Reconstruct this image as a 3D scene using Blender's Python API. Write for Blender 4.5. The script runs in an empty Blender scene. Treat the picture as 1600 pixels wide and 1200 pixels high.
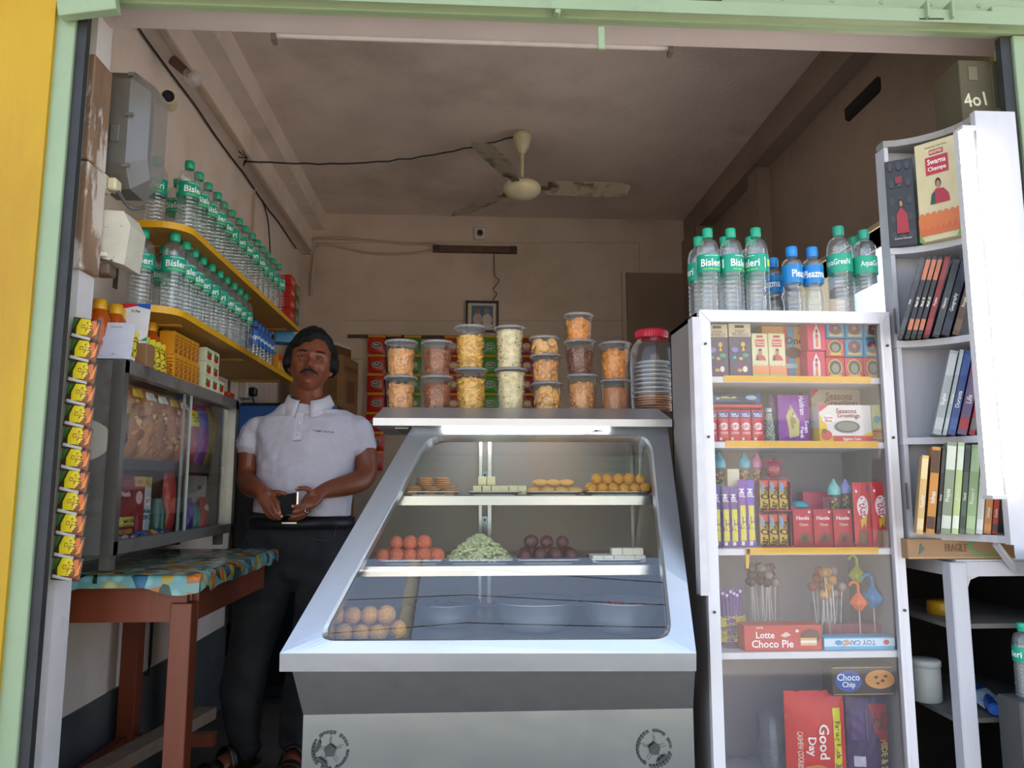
import bpy, math, random
from mathutils import Vector, Matrix, noise
R = math.radians
C = bpy.context.scene.collection
SC = bpy.context.scene
# ---------------------------------------------------------------- camera, world, sun, exposure
CAMH = 1.07
PITCH = math.atan(160/1200); YAW = math.atan(70/1200*math.cos(PITCH))
cd = bpy.data.cameras.new('camera'); cam = bpy.data.objects.new('camera', cd); C.objects.link(cam)
cd.sensor_width = 36; cd.lens = 27.0; cd.clip_start = 0.05; cd.clip_end = 300
cam.location = (0, 0, CAMH); cam.rotation_euler = (R(90)+PITCH, 0, -YAW)
SC.camera = cam
SC.view_settings.view_transform = 'Standard'; SC.view_settings.look = 'None'
SC.view_settings.gamma = 1; SC.view_settings.use_curve_mapping = False
SC.view_settings.exposure = 1.5
SC.cycles.max_bounces = 10; SC.cycles.diffuse_bounces = 6; SC.cycles.transparent_max_bounces = 40
SC.cycles.caustics_reflective = False; SC.cycles.caustics_refractive = False
SC.cycles.sample_clamp_indirect = 6
w = bpy.data.worlds.new('sky'); SC.world = w; w.use_nodes = True
nt = w.node_tree; nt.nodes.clear()
sk = nt.nodes.new('ShaderNodeTexSky'); sk.sky_type = 'NISHITA'; sk.sun_disc = False
sk.sun_elevation = R(52); sk.sun_rotation = R(-20); sk.dust_density = 2.5
mxw = nt.nodes.new('ShaderNodeMix'); mxw.data_type = 'RGBA'; mxw.inputs[0].default_value = .5; mxw.inputs[7].default_value = (1.32, 1.58, 1.95, 1)   # thin high haze
bgn = nt.nodes.new('ShaderNodeBackground'); bgn.inputs[1].default_value = 0.3
wo = nt.nodes.new('ShaderNodeOutputWorld')
nt.links.new(sk.outputs[0], mxw.inputs[6]); nt.links.new(mxw.outputs[2], bgn.inputs[0]); nt.links.new(bgn.outputs[0], wo.inputs[0])
sd = bpy.data.lights.new('sun', 'SUN'); sd.energy = 5.5; sd.angle = R(1.5); sd.color = (1, .94, .84)
so = bpy.data.objects.new('sun', sd); C.objects.link(so); so.rotation_euler = (R(-38), 0, R(20))   # behind the building, lights the street

# ---------------------------------------------------------------- pixel ray helpers (real distances chosen per thing)
_fw = Vector((math.sin(YAW)*math.cos(PITCH), math.cos(YAW)*math.cos(PITCH), math.sin(PITCH)))
_rt = Vector((math.cos(YAW), -math.sin(YAW), 0)); _up = _rt.cross(_fw); CP = Vector((0, 0, CAMH))
def ray(x, y): return _fw + _rt*((x-800)/1200) + _up*((600-y)/1200)
def aY(x, y, Y): r = ray(x, y); return CP + r*(Y/r.y)
def aX(x, y, X): r = ray(x, y); return CP + r*(X/r.x)
def aZ(x, y, Z): r = ray(x, y); return CP + r*((Z-CAMH)/r.z)
def aP(x, y, P, N): r = ray(x, y); return CP + r*((Vector(P)-CP).dot(Vector(N))/r.dot(Vector(N)))

# ---------------------------------------------------------------- materials
def lin(h):
    h = h.lstrip('#'); o = []
    for i in (0, 2, 4):
        c = int(h[i:i+2], 16)/255; o.append(c/12.92 if c <= .04045 else ((c+.055)/1.055)**2.4)
    return (*o, 1)
_mc = {}
def mat(col, rough=.5, metal=0., var=.06, scale=25., bump=0., bscale=60., aniso=None, spec=.5, dirt=None, dscale=3., dlo=.5, dhi=.7):
    key = (col, rough, metal, var, scale, bump, bscale, aniso, spec, dirt, dscale, dlo, dhi)
    if key in _mc: return _mc[key]
    m = bpy.data.materials.new('paint_'+col.strip('#')); m.use_nodes = True; n = m.node_tree; b = n.nodes['Principled BSDF']
    b.inputs['Roughness'].default_value = rough; b.inputs['Metallic'].default_value = metal
    b.inputs['Specular IOR Level'].default_value = spec
    tc = n.nodes.new('ShaderNodeTexCoord'); mp = n.nodes.new('ShaderNodeMapping'); n.links.new(tc.outputs['Object'], mp.inputs[0])
    if aniso: mp.inputs['Scale'].default_value = aniso
    nz = n.nodes.new('ShaderNodeTexNoise'); nz.inputs['Scale'].default_value = scale; nz.inputs['Detail'].default_value = 5
    n.links.new(mp.outputs[0], nz.inputs['Vector'])
    rp = n.nodes.new('ShaderNodeValToRGB'); c = lin(col)
    rp.color_ramp.elements[0].position = .3; rp.color_ramp.elements[1].position = .7
    rp.color_ramp.elements[0].color = tuple(max(0, k*(1-var)) for k in c[:3])+(1,)
    rp.color_ramp.elements[1].color = tuple(min(1, k*(1+var)) for k in c[:3])+(1,)
    n.links.new(nz.outputs[0], rp.inputs[0]); out = rp.outputs[0]
    if dirt:
        n2 = n.nodes.new('ShaderNodeTexNoise'); n2.inputs['Scale'].default_value = dscale; n2.inputs['Detail'].default_value = 8
        n2.inputs['Roughness'].default_value = .65
        n.links.new(mp.outputs[0], n2.inputs['Vector'])
        r2 = n.nodes.new('ShaderNodeValToRGB'); r2.color_ramp.elements[0].position = dlo; r2.color_ramp.elements[1].position = dhi
        n.links.new(n2.outputs[0], r2.inputs[0])
        mx = n.nodes.new('ShaderNodeMix'); mx.data_type = 'RGBA'; mx.inputs[7].default_value = lin(dirt)
        n.links.new(r2.outputs[0], mx.inputs[0]); n.links.new(out, mx.inputs[6]); out = mx.outputs[2]
    n.links.new(out, b.inputs['Base Color'])
    if bump:
        n3 = n.nodes.new('ShaderNodeTexNoise'); n3.inputs['Scale'].default_value = bscale; n3.inputs['Detail'].default_value = 4
        n.links.new(mp.outputs[0], n3.inputs['Vector'])
        bp = n.nodes.new('ShaderNodeBump'); bp.inputs['Strength'].default_value = bump; bp.inputs['Distance'].default_value = .01
        n.links.new(n3.outputs[0], bp.inputs['Height']); n.links.new(bp.outputs[0], b.inputs['Normal'])
    _mc[key] = m; return m
def clear(name, tint=(1, 1, 1), white=.1, ior=1.45, rough=.03, boost=1.0, base=(.8, .82, .82)):
    """thin see-through plastic or glass: transparent + mirror by Fresnel + a little haze of the material itself"""
    if name in _mc: return _mc[name]
    m = bpy.data.materials.new(name); m.use_nodes = True; n = m.node_tree; n.nodes.clear()
    o = n.nodes.new('ShaderNodeOutputMaterial'); t = n.nodes.new('ShaderNodeBsdfTransparent'); t.inputs[0].default_value = (*tint, 1)
    g = n.nodes.new('ShaderNodeBsdfGlossy'); g.inputs['Roughness'].default_value = rough
    d = n.nodes.new('ShaderNodeBsdfDiffuse'); d.inputs[0].default_value = (*base, 1)
    r0 = ((ior-1)/(ior+1))**2*boost
    ge = n.nodes.new('ShaderNodeNewGeometry'); vd = n.nodes.new('ShaderNodeVectorMath'); vd.operation = 'DOT_PRODUCT'
    n.links.new(ge.outputs['Normal'], vd.inputs[0]); n.links.new(ge.outputs['Incoming'], vd.inputs[1])
    def mth(op, a, b_=None):
        q = n.nodes.new('ShaderNodeMath'); q.operation = op; q.use_clamp = op == 'MULTIPLY_ADD'
        for i, x in enumerate((a, b_) if b_ is not None else (a,)):
            if isinstance(x, (int, float)): q.inputs[i].default_value = x
            else: n.links.new(x, q.inputs[i])
        return q
    ab = mth('ABSOLUTE', vd.outputs['Value']); om = mth('SUBTRACT', 1., ab.outputs[0]); pw = mth('POWER', om.outputs[0], 5.)
    mm = mth('MULTIPLY_ADD', pw.outputs[0], 1-r0); mm.inputs[2].default_value = r0
    m1 = n.nodes.new('ShaderNodeMixShader'); m1.inputs[0].default_value = white
    n.links.new(t.outputs[0], m1.inputs[1]); n.links.new(d.outputs[0], m1.inputs[2])
    m2 = n.nodes.new('ShaderNodeMixShader'); n.links.new(mm.outputs[0], m2.inputs[0])
    n.links.new(m1.outputs[0], m2.inputs[1]); n.links.new(g.outputs[0], m2.inputs[2]); n.links.new(m2.outputs[0], o.inputs[0])
    _mc[name] = m; return m
def emit(name, col, s):
    if name in _mc: return _mc[name]
    m = bpy.data.materials.new(name); m.use_nodes = True; b = m.node_tree.nodes['Principled BSDF']
    b.inputs['Base Color'].default_value = (.9, .9, .9, 1)
    b.inputs['Emission Color'].default_value = (*col, 1); b.inputs['Emission Strength'].default_value = s
    _mc[name] = m; return m
def M(c, rough=.38): return c if not isinstance(c, str) else mat(c, rough, 0, .04, 30)
PET = clear('clear_bottle_plastic', (.95, .975, .97), .07, 1.5, .04, 3.2)
GLASS = clear('window_glass', (.96, .98, .98), .006, 1.52, .0, .8)
TUB = clear('clear_tub_plastic', (.98, .98, .98), .025, 1.45, .05, 1.3)
FILM = clear('clear_wrapper_film', (.95, .95, .95), .06, 1.45, .12, 2.2)
STEEL = mat('#b9bcc0', .2, 1, .05, 6, .08, 4, spec=.5)
BRUSH = mat('#a9a9a6', .34, 1, .08, 12, .05, 30, aniso=(1, 1, 12))
BODYST = mat('#9c9c99', .42, .9, .06, 20, .03, 30)
OLDST = mat('#8f8c87', .42, .55, .2, 5, .1, 8, dirt='#655f56', dscale=6)
WHITEP = mat('#d9d6d8', .5, 0, .05, 8, .1, 90, aniso=(1, 1, .2), dirt='#a59d98', dscale=9, dlo=.58, dhi=.8)
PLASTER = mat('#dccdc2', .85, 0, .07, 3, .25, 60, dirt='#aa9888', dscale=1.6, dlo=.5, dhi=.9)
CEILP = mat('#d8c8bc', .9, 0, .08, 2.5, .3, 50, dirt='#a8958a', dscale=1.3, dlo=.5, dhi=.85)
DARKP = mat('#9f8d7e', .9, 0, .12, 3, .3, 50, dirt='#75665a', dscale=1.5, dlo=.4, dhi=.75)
YELLOW = mat('#b5900a', .6, 0, .06, 3, .3, 25, aniso=(1, 1, .25), dirt='#a57a05', dscale=2.5)
GREENP = mat('#8c9f7d', .45, 0, .05, 6, .12, 40, dirt='#748468', dscale=7, dlo=.6, dhi=.85)
BLACKR = mat('#2b2c2e', .6, 0, .2, 15, .2, 60)
SHELFY = mat('#dca413', .45, 0, .05, 8, .05, 30)
SHELFU = mat('#a5792f', .6, 0, .12, 10, .1, 30)
REDWOOD = mat('#70351f', .4, 0, .14, 14, .12, 25, aniso=(1, 1, .15), dirt='#96593f', dscale=30, dlo=.66, dhi=.75)
OLDWOOD = mat('#8a6c55', .7, 0, .3, 14, .4, 25, aniso=(1, 1, .3), dirt='#c9beb2', dscale=9, dlo=.5, dhi=.55)
BACKP = mat('#c6b4a4', .85, 0, .07, 3, .25, 60, dirt='#9c8878', dscale=1.6, dlo=.5, dhi=.9)
CARTON = mat('#8a6543', .8, 0, .06, 14)
WIRE = mat('#15120f', .5); CONDUIT = mat('#b3a18f', .6, 0, .08, 14)
# ---------------------------------------------------------------- mesh builder
_txt = {}
def textmesh(s, bold):
    if (s, bold) in _txt: return _txt[(s, bold)]
    cu = bpy.data.curves.new('letters', 'FONT'); cu.body = s; cu.align_x = 'CENTER'; cu.resolution_u = 2; cu.offset = .018 if bold else .004
    o = bpy.data.objects.new('letters', cu); C.objects.link(o); dg = bpy.context.evaluated_depsgraph_get(); dg.update()
    me = o.evaluated_get(dg).to_mesh(); v = [(p.co.x, p.co.y) for p in me.vertices]; f = [tuple(p.vertices) for p in me.polygons]
    o.evaluated_get(dg).to_mesh_clear(); bpy.data.objects.remove(o); bpy.data.curves.remove(cu)
    x0 = min(a for a, b in v); x1 = max(a for a, b in v); y0 = min(b for a, b in v); y1 = max(b for a, b in v)
    h = (y1-y0) or 1
    v = [((a-(x0+x1)/2)/h, (b-(y0+y1)/2)/h) for a, b in v]
    _txt[(s, bold)] = (v, f, (x1-x0)/h); return _txt[(s, bold)]
class MB:
    def __init__(s): s.v = []; s.f = []; s.m = []; s.s = []; s.mats = []
    def mi(s, m):
        m = M(m)
        if m not in s.mats: s.mats.append(m)
        return s.mats.index(m)
    def add(s, vs, fs, m, smooth=False, T=None):
        b = len(s.v); k = s.mi(m)
        for p in vs:
            p = Vector(p); s.v.append(T @ p if T is not None else p)
        for f in fs: s.f.append([b+i for i in f]); s.m.append(k); s.s.append(smooth)
    def box(s, x0, x1, y0, y1, z0, z1, m, T=None, bev=0):
        if bev:
            b = bev; P = []
            for x, y, z in [(x, y, z) for z in (z0, z1) for y in (y0, y1) for x in (x0, x1)]:
                sx = 1 if x == x0 else -1; sy = 1 if y == y0 else -1; sz = 1 if z == z0 else -1
                P += [(x+sx*b, y+sy*b, z), (x+sx*b, y, z+sz*b), (x, y+sy*b, z+sz*b)]
            import itertools
            def i(c, k): return c*3+k
            F = [(i(0,0), i(2,0), i(3,0), i(1,0)), (i(4,0), i(5,0), i(7,0), i(6,0)), (i(0,1), i(1,1), i(5,1), i(4,1)), (i(2,1), i(6,1), i(7,1), i(3,1)),
                 (i(0,2), i(4,2), i(6,2), i(2,2)), (i(1,2), i(3,2), i(7,2), i(5,2))]
            for a, c in ((0,1),(2,3),(4,5),(6,7)): F.append((i(a,0), i(c,0), i(c,1), i(a,1)))
            for a, c in ((0,2),(1,3),(4,6),(5,7)): F.append((i(a,0), i(a,2), i(c,2), i(c,0)))
            for a, c in ((0,4),(1,5),(2,6),(3,7)): F.append((i(a,1), i(c,1), i(c,2), i(a,2)))
            for c in range(8): F.append((i(c,0), i(c,1), i(c,2)))
            s.add(P, F, m, False, T); return s
        s.add([(x0,y0,z0),(x1,y0,z0),(x1,y1,z0),(x0,y1,z0),(x0,y0,z1),(x1,y0,z1),(x1,y1,z1),(x0,y1,z1)],
              [(0,3,2,1),(4,5,6,7),(0,1,5,4),(1,2,6,5),(2,3,7,6),(3,0,4,7)], m, False, T); return s
    def bar(s, p0, p1, w, d, m, upv=(0, 0, 1)):
        p0 = Vector(p0); p1 = Vector(p1); a = (p1-p0).normalized(); u = Vector(upv)
        if abs(a.dot(u)) > .95: u = Vector((0, 1, 0))
        x = a.cross(u).normalized(); y = x.cross(a)
        vs = [p+x*sx*w/2+y*sy*d/2 for p in (p0, p1) for sx, sy in ((-1,-1),(1,-1),(1,1),(-1,1))]
        s.add(vs, [(0,3,2,1),(4,5,6,7),(0,1,5,4),(1,2,6,5),(2,3,7,6),(3,0,4,7)], m); return s
    def lathe(s, prof, m, n=20, T=None, smooth=True, caps=True):
        """prof: (r,z) or (r,z,mat) ; mat applies to the band that starts there"""
        b = [(r[0]*math.cos(2*math.pi*i/n), r[0]*math.sin(2*math.pi*i/n), r[1]) for r in prof for i in range(n)]
        cur = m; groups = {}
        for k in range(len(prof)-1):
            if len(prof[k]) > 2: cur = prof[k][2]
            groups.setdefault(id(M(cur)), (cur, []))[1].extend([(k*n+i, k*n+(i+1)%n, (k+1)*n+(i+1)%n, (k+1)*n+i) for i in range(n)])
        for c, fs in groups.values(): s._part(b, fs, c, smooth, T)
        if caps:
            for k, rev in ((0, True), (len(prof)-1, False)):
                if prof[k][0] > 1e-4:
                    ring = [k*n+i for i in range(n)]; s._part(b, [ring[::-1] if rev else ring], cur if k else m, False, T)
        return s
    def _part(s, b, fs, m, smooth, T):
        ids = sorted({i for f in fs for i in f}); mp = {j: i for i, j in enumerate(ids)}
        s.add([b[i] for i in ids], [[mp[i] for i in f] for f in fs], m, smooth, T)
    def cyl(s, p0, p1, r0, m, r1=None, n=16, smooth=True):
        p0 = Vector(p0); p1 = Vector(p1); a = p1-p0; r1 = r0 if r1 is None else r1
        T = Matrix.Translation(p0) @ a.to_track_quat('Z', 'Y').to_matrix().to_4x4()
        return s.lathe([(r0, 0), (r1, a.length)], m, n, T, smooth)
    def tube(s, pts, r, m, n=6, closed=False):
        pts = [Vector(p) for p in pts]; vs = []; K = len(pts); rr = r if isinstance(r, (list, tuple)) else [r]*K
        for k, p in enumerate(pts):
            a = (pts[min(k+1, K-1)]-pts[max(k-1, 0)]).normalized(); u = Vector((0, 0, 1)) if abs(a.z) < .9 else Vector((0, 1, 0))
            x = a.cross(u).normalized(); y = x.cross(a)
            vs += [p+(x*math.cos(2*math.pi*i/n)+y*math.sin(2*math.pi*i/n))*rr[k] for i in range(n)]
        fs = [(k*n+i, k*n+(i+1)%n, (k+1)*n+(i+1)%n, (k+1)*n+i) for k in range(K-1) for i in range(n)]
        fs += [list(range(n))[::-1], list(range((K-1)*n, K*n))]
        s.add(vs, fs, m, True); return s
    def ball(s, c, r, m, sc=(1, 1, 1), n=12, T=None, jit=0, seed=0):
        K = n//2; prof = []; vs = []; c = Vector(c)
        for k in range(K+1):
            t = math.pi*k/K
            for i in range(n):
                a = 2*math.pi*i/n; d = Vector((math.sin(t)*math.cos(a), math.sin(t)*math.sin(a), -math.cos(t)))
                q = 1+(jit*noise.noise(d*2.2+Vector((seed, seed*.7, 0))) if jit else 0)
                p = Vector((d.x*sc[0], d.y*sc[1], d.z*sc[2]))*r*q
                if T is not None: p = T @ p
                vs.append(p+c)
        s.add(vs, [(k*n+i, k*n+(i+1)%n, (k+1)*n+(i+1)%n, (k+1)*n+i) for k in range(K) for i in range(n)], m, True); return s
    def plate(s, pts, th, m, T=None):
        """prism of a closed outline: extruded by vector th"""
        n = len(pts); th = Vector(th); P = [Vector(p) for p in pts]
        s.add(P+[p+th for p in P], [list(range(n))[::-1], list(range(n, 2*n))]+[(i, (i+1)%n, n+(i+1)%n, n+i) for i in range(n)], m, False, T); return s
    def gfx(s, S, W, H, items, sub=1):
        """graphics printed on a surface S(u,v,e); W,H its size in metres"""
        e = .0004 if sub == 1 else (.0009 if sub > 4 else .0004)
        for it in items:
            k = it[0]; e += .00025
            if k == 'r':
                u0, v0, u1, v1, c = it[1:6]; n = sub
                vs = [S(u0+(u1-u0)*i/n, v0+(v1-v0)*j/n, e) for j in range(n+1) for i in range(n+1)]
                s.add(vs, [(j*(n+1)+i, j*(n+1)+i+1, (j+1)*(n+1)+i+1, (j+1)*(n+1)+i) for j in range(n) for i in range(n)], c, sub > 1)
            elif k == 'e':
                cu, cv, ru, rv, c = it[1:6]; n = 20; rings = 3 if sub > 1 else 1
                vs = [S(cu, cv, e)]+[S(cu+ru*q/rings*math.cos(2*math.pi*i/n), cv+rv*q/rings*math.sin(2*math.pi*i/n), e) for q in range(1, rings+1) for i in range(n)]
                fs = [(0, 1+i, 1+(i+1)%n) for i in range(n)]
                for q in range(rings-1): fs += [(1+q*n+i, 1+(q+1)*n+i, 1+(q+1)*n+(i+1)%n, 1+q*n+(i+1)%n) for i in range(n)]
                s.add(vs, fs, c, sub > 1)
            elif k == 'p':
                if sub == 1: s.add([S(u, v, e) for u, v in it[1]], [list(range(len(it[1])))], it[2])
                else:
                    P = []; Q = it[1]
                    for i in range(len(Q)):
                        (a0, b0), (a1, b1) = Q[i], Q[(i+1) % len(Q)]; P += [(a0+(a1-a0)*k_/3, b0+(b1-b0)*k_/3) for k_ in range(3)]
                    cx = sum(a for a, _ in P)/len(P); cy = sum(b for _, b in P)/len(P); n = len(P)
                    vs = [S(cx, cy, e)]+[S(cx+(a-cx)*q/3, cy+(b-cy)*q/3, e) for q in (1, 2, 3) for a, b in P]
                    fs = [(0, 1+i, 1+(i+1) % n) for i in range(n)]+[(1+q*n+i, 1+(q+1)*n+i, 1+(q+1)*n+(i+1) % n, 1+q*n+(i+1) % n) for q in (0, 1) for i in range(n)]
                    s.add(vs, fs, it[2], True)
            elif k == 't':
                cu, cv, h, st, c = it[1:6]; rot = it[6] if len(it) > 6 else 0; mw = it[7] if len(it) > 7 else None; bold = it[8] if len(it) > 8 else True
                tv, tf, asp = textmesh(st, bold); hm = h*H; wm = hm*asp; sx = 1
                lim = (mw*(W if abs(math.sin(rot)) < .5 else H)) if mw else None
                if lim and wm > lim: sx = lim/wm
                vs = []
                for a, b in tv:
                    x = a*hm*sx; y = b*hm; x, y = x*math.cos(rot)-y*math.sin(rot), x*math.sin(rot)+y*math.cos(rot)
                    vs.append(S(cu+x/W, cv+y/H, e))
                s.add(vs, tf, c)
        return s
    def build(s, name, parent=None, loc=None, rot=None):
        me = bpy.data.meshes.new(name); me.from_pydata([tuple(p) for p in s.v], [], s.f)
        for m in s.mats: me.materials.append(m)
        me.polygons.foreach_set('material_index', s.m); me.polygons.foreach_set('use_smooth', s.s); me.update()
        o = bpy.data.objects.new(name, me); C.objects.link(o)
        if parent: o.parent = parent
        if loc is not None: o.location = loc
        if rot is not None: o.rotation_euler = rot
        return o
def tag(o, label=None, cat=None, group=None, kind=None):
    if label: o['label'] = label
    if cat: o['category'] = cat
    if group: o['group'] = group
    if kind: o['kind'] = kind
    return o
def thing(name, label, cat, loc=(0, 0, 0), rz=0, group=None):
    o = bpy.data.objects.new(name, None); C.objects.link(o); o.location = loc; o.rotation_euler = (0, 0, rz); o.empty_display_size = .05
    return tag(o, label, cat, group)
def struct(o): o['kind'] = 'structure'; return o
KIDS = {}
def dup(root, loc, rot=None, label=None, group=None, scale=None):
    r = root.copy(); C.objects.link(r); r.location = loc
    if rot is not None: r.rotation_euler = rot
    if scale is not None: r.scale = scale
    if label: r['label'] = label
    if group: r['group'] = group
    for ch in list(root.children):
        c = ch.copy(); C.objects.link(c); c.parent = r
        for g in list(ch.children):
            d = g.copy(); C.objects.link(d); d.parent = c
    return r
ORD = ['first', 'second', 'third', 'fourth', 'fifth', 'sixth', 'seventh', 'eighth', 'ninth', 'tenth', 'eleventh', 'twelfth', 'thirteenth', 'fourteenth', 'fifteenth', 'sixteenth', 'seventeenth', 'eighteenth', 'nineteenth', 'twentieth']
def flatS(w, h, y): return lambda u, v, e: Vector(((u-.5)*w, y-e, v*h))
def pillowS(w, h, b, y=0):
    def S(u, v, e):
        k = max(0, 1-abs(2*u-1)**2.6)*max(0, 1-abs(2*v-1)**3); wr = (.10*math.sin(u*23+v*9)*math.sin(v*31-u*5))*b
        return Vector(((u-.5)*w*(1-.04*k), y-b*k-wr-e, v*h))
    return S
def carton(name, w, h, d, col, items=(), side=None, rough=.35):
    """printed box, origin bottom centre, print on the -Y face; side: graphics for the left and right faces"""
    mb = MB(); mb.box(-w/2, w/2, -d/2, d/2, 0, h, M(col, rough), bev=.0012)
    mb.gfx(flatS(w, h, -d/2), w, h, items)
    if side:
        mb.gfx(lambda u, v, e: Vector((-w/2-e, (.5-u)*d, v*h)), d, h, side); mb.gfx(lambda u, v, e: Vector((w/2+e, (u-.5)*d, v*h)), d, h, side)
    return mb
def packet(w, h, b, col, items=(), rough=.28):
    mb = MB(); n = 18; m = M(col, rough)
    for sgn in (1, -1):
        S = pillowS(w, h, b)
        vs = []
        for j in range(n+1):
            for i in range(n+1):
                p = S(i/n, j/n, 0); p.y *= sgn; vs.append(p)
        fs = [(j*(n+1)+i, j*(n+1)+i+1, (j+1)*(n+1)+i+1, (j+1)*(n+1)+i) for j in range(n) for i in range(n)]
        mb.add(vs, fs if sgn > 0 else [f[::-1] for f in fs], m, True)
    mb.gfx(pillowS(w, h, b), w, h, items, 12)
    return mb
def pxbox(x0, y0, x1, y1, Y, zb=None):
    """photo box -> X centre, base z, width, height of a thing standing at distance Y"""
    a = aY(x0, y1, Y); b = aY(x1, y1, Y); c = aY((x0+x1)/2, y0, Y)
    z = a.z if zb is None else zb
    return (a.x+b.x)/2, z, b.x-a.x, c.z-z
def catmull(P, n=6):
    """smooth path through tuples of any length"""
    out = []
    for i in range(len(P)-1):
        p0, p1, p2, p3 = P[max(i-1, 0)], P[i], P[i+1], P[min(i+2, len(P)-1)]
        for k in range(n):
            t = k/n
            out.append(tuple(.5*((2*b)+(-a+c)*t+(2*a-5*b+4*c-d)*t*t+(-a+3*b-3*c+d)*t**3) for a, b, c, d in zip(p0, p1, p2, p3)))
    out.append(tuple(P[-1])); return out
# ================================================================ THE SETTING
XL, XR, YF, YB, ZC = -1.2, 1.69, 1.93, 5.42, 3.03
struct(MB().box(-8, XR+.14, 1.75, 9, -.12, 0, mat('#4a4541', .75, 0, .2, 6, .2, 20)).build('floor'))
GRD = mat('#b9b2a8', .9, 0, .1, 2, .3, 12)
struct(MB().box(-14, 14, -14, 1.75, -.32, -.22, GRD).build('ground_street'))
struct(MB().box(XR+.14, 14, 1.75, 12, -.32, -.05, GRD).build('ground_side'))
# concrete sunshade over the shop front
struct(MB().box(-4.2, 4.2, 1.05, 1.84, 3.02, 3.12, mat('#a89f92', .85, 0, .08, 3, .2, 30)).build('trim_7'))
struct(MB().box(XL-.2, XR+.2, YF, YB+.2, ZC, ZC+.15, CEILP).build('ceiling'))
struct(MB().box(XL-.15, XL, YF, YB+.15, 0, ZC+.1, PLASTER).build('wall_left'))
struct(MB().box(XL-.15, XR+.15, YB, YB+.15, 0, ZC+.1, BACKP).build('wall_back'))
# right wall with an open bay
wy0, wy1, wz0, wz1 = 2.2, 3.75, .02, 2.13
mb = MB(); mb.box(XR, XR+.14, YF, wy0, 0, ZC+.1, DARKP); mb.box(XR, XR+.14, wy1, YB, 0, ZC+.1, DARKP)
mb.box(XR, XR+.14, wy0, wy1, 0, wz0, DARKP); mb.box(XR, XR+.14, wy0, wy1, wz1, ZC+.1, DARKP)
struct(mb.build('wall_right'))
mb = MB(); CR = mat('#d8c9a6', .7, 0, .05, 6)
mb.box(XR-.01, XR+.15, wy0, wy1, wz1, wz1+.02, CR); mb.box(XR-.01, XR+.15, wy0, wy0+.02, wz0, wz1, CR); mb.box(XR-.01, XR+.15, wy1-.02, wy1, wz0, wz1, CR); mb.box(XR-.02, XR+.17, wy0, wy1, wz0, wz0+.02, CR)
struct(mb.build('window_1'))
# what is seen through the bay: a neighbouring cream wall with a dark shutter
struct(MB().box(3.6, 3.75, 7.0, 12, 3.0, 5.2, mat('#e6d3a8', .8, 0, .05, 4)).box(3.6, 3.7, 7.0, 12, -.1, 3.0, mat('#8f8070', .8, 0, .05, 4)).box(3.3, 3.6, 6.4, 7.0, 2.85, 3.3, mat('#20263c', .5)).build('wall_neighbour'))
# plaster beam and cornice along the left wall, pilaster and beam on the right
struct(MB().box(XL, XL+.07, YF, YB, 2.72, ZC, PLASTER).box(XL+.07, XL+.16, YF, YB, 2.9, ZC, PLASTER).build('trim_1'))
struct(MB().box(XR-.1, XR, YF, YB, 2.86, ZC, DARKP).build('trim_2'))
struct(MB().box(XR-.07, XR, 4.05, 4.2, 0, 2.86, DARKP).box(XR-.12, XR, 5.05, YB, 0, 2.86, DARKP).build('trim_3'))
# panel ridges on the back wall
RID = mat('#c2af9c', .85); mb = MB(); y = YB
for (x0, y0, x1, y1) in ((492, 378, 1000, 378), (1000, 378, 1003, 500), (540, 500, 1003, 500), (540, 527, 1085, 527), (540, 560, 760, 560)):
    a = aY(x0, y0, y); b = aY(x1, y1, y)
    mb.bar((a.x, y-.004, a.z), (b.x, y-.004, b.z if x1-x0 > 10 else b.z), .014, .014, RID)
mb.box(1.15, XR-.12, YB-.02, YB, 0, 2.62, mat('#8f7c6c', .9, 0, .1, 3)); mb.bar((1.13, YB-.01, 0), (1.13, YB-.01, 2.64), .03, .03, RID)
struct(mb.build('trim_4'))
# wainscot on the left wall
struct(MB().box(XL, XL+.012, YF+.1, YB, 0, .385, mat('#47494a', .55, 0, .25, 5, .15, 20)).build('baseboard_left'))
# lintel behind the shutter
struct(MB().box(XL-.1, XR+.2, YF-.045, 2.03, 2.325, ZC+.1, mat('#c7b6ad', .85, 0, .06, 4, .2, 60)).build('trim_5'))
# front wall pieces
struct(MB().box(-4.2, -1.035, 1.84, 2.06, -.25, 3.6, YELLOW).build('wall_front_left'))
struct(MB().box(1.55, 2.0, 1.84, 2.06, -.25, 3.6, YELLOW).build('wall_front_right'))
struct(MB().box(-1.06, 1.6, 1.95, 2.06, 3.13, 3.6, YELLOW).build('wall_front_top'))
struct(MB().box(-4.2, 4.2, 1.84, 1.93, 3.55, 3.62, PLASTER).build('trim_6'))
PJ = -.995
# white jamb pillar of the left wall
JW = mat('#cfcac8', .8, 0, .06, 6, .25, 50, dirt='#a39890', dscale=5, dlo=.6, dhi=.8)
struct(MB().box(XL, PJ, 1.97, 2.05, 0, 2.33, JW).build('trim_8'))
# building behind so light does not leak; roof slab
struct(MB().box(-4.2, XR+.3, 2.0, 9, 3.6, 3.75, PLASTER).build('roof_slab'))

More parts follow.
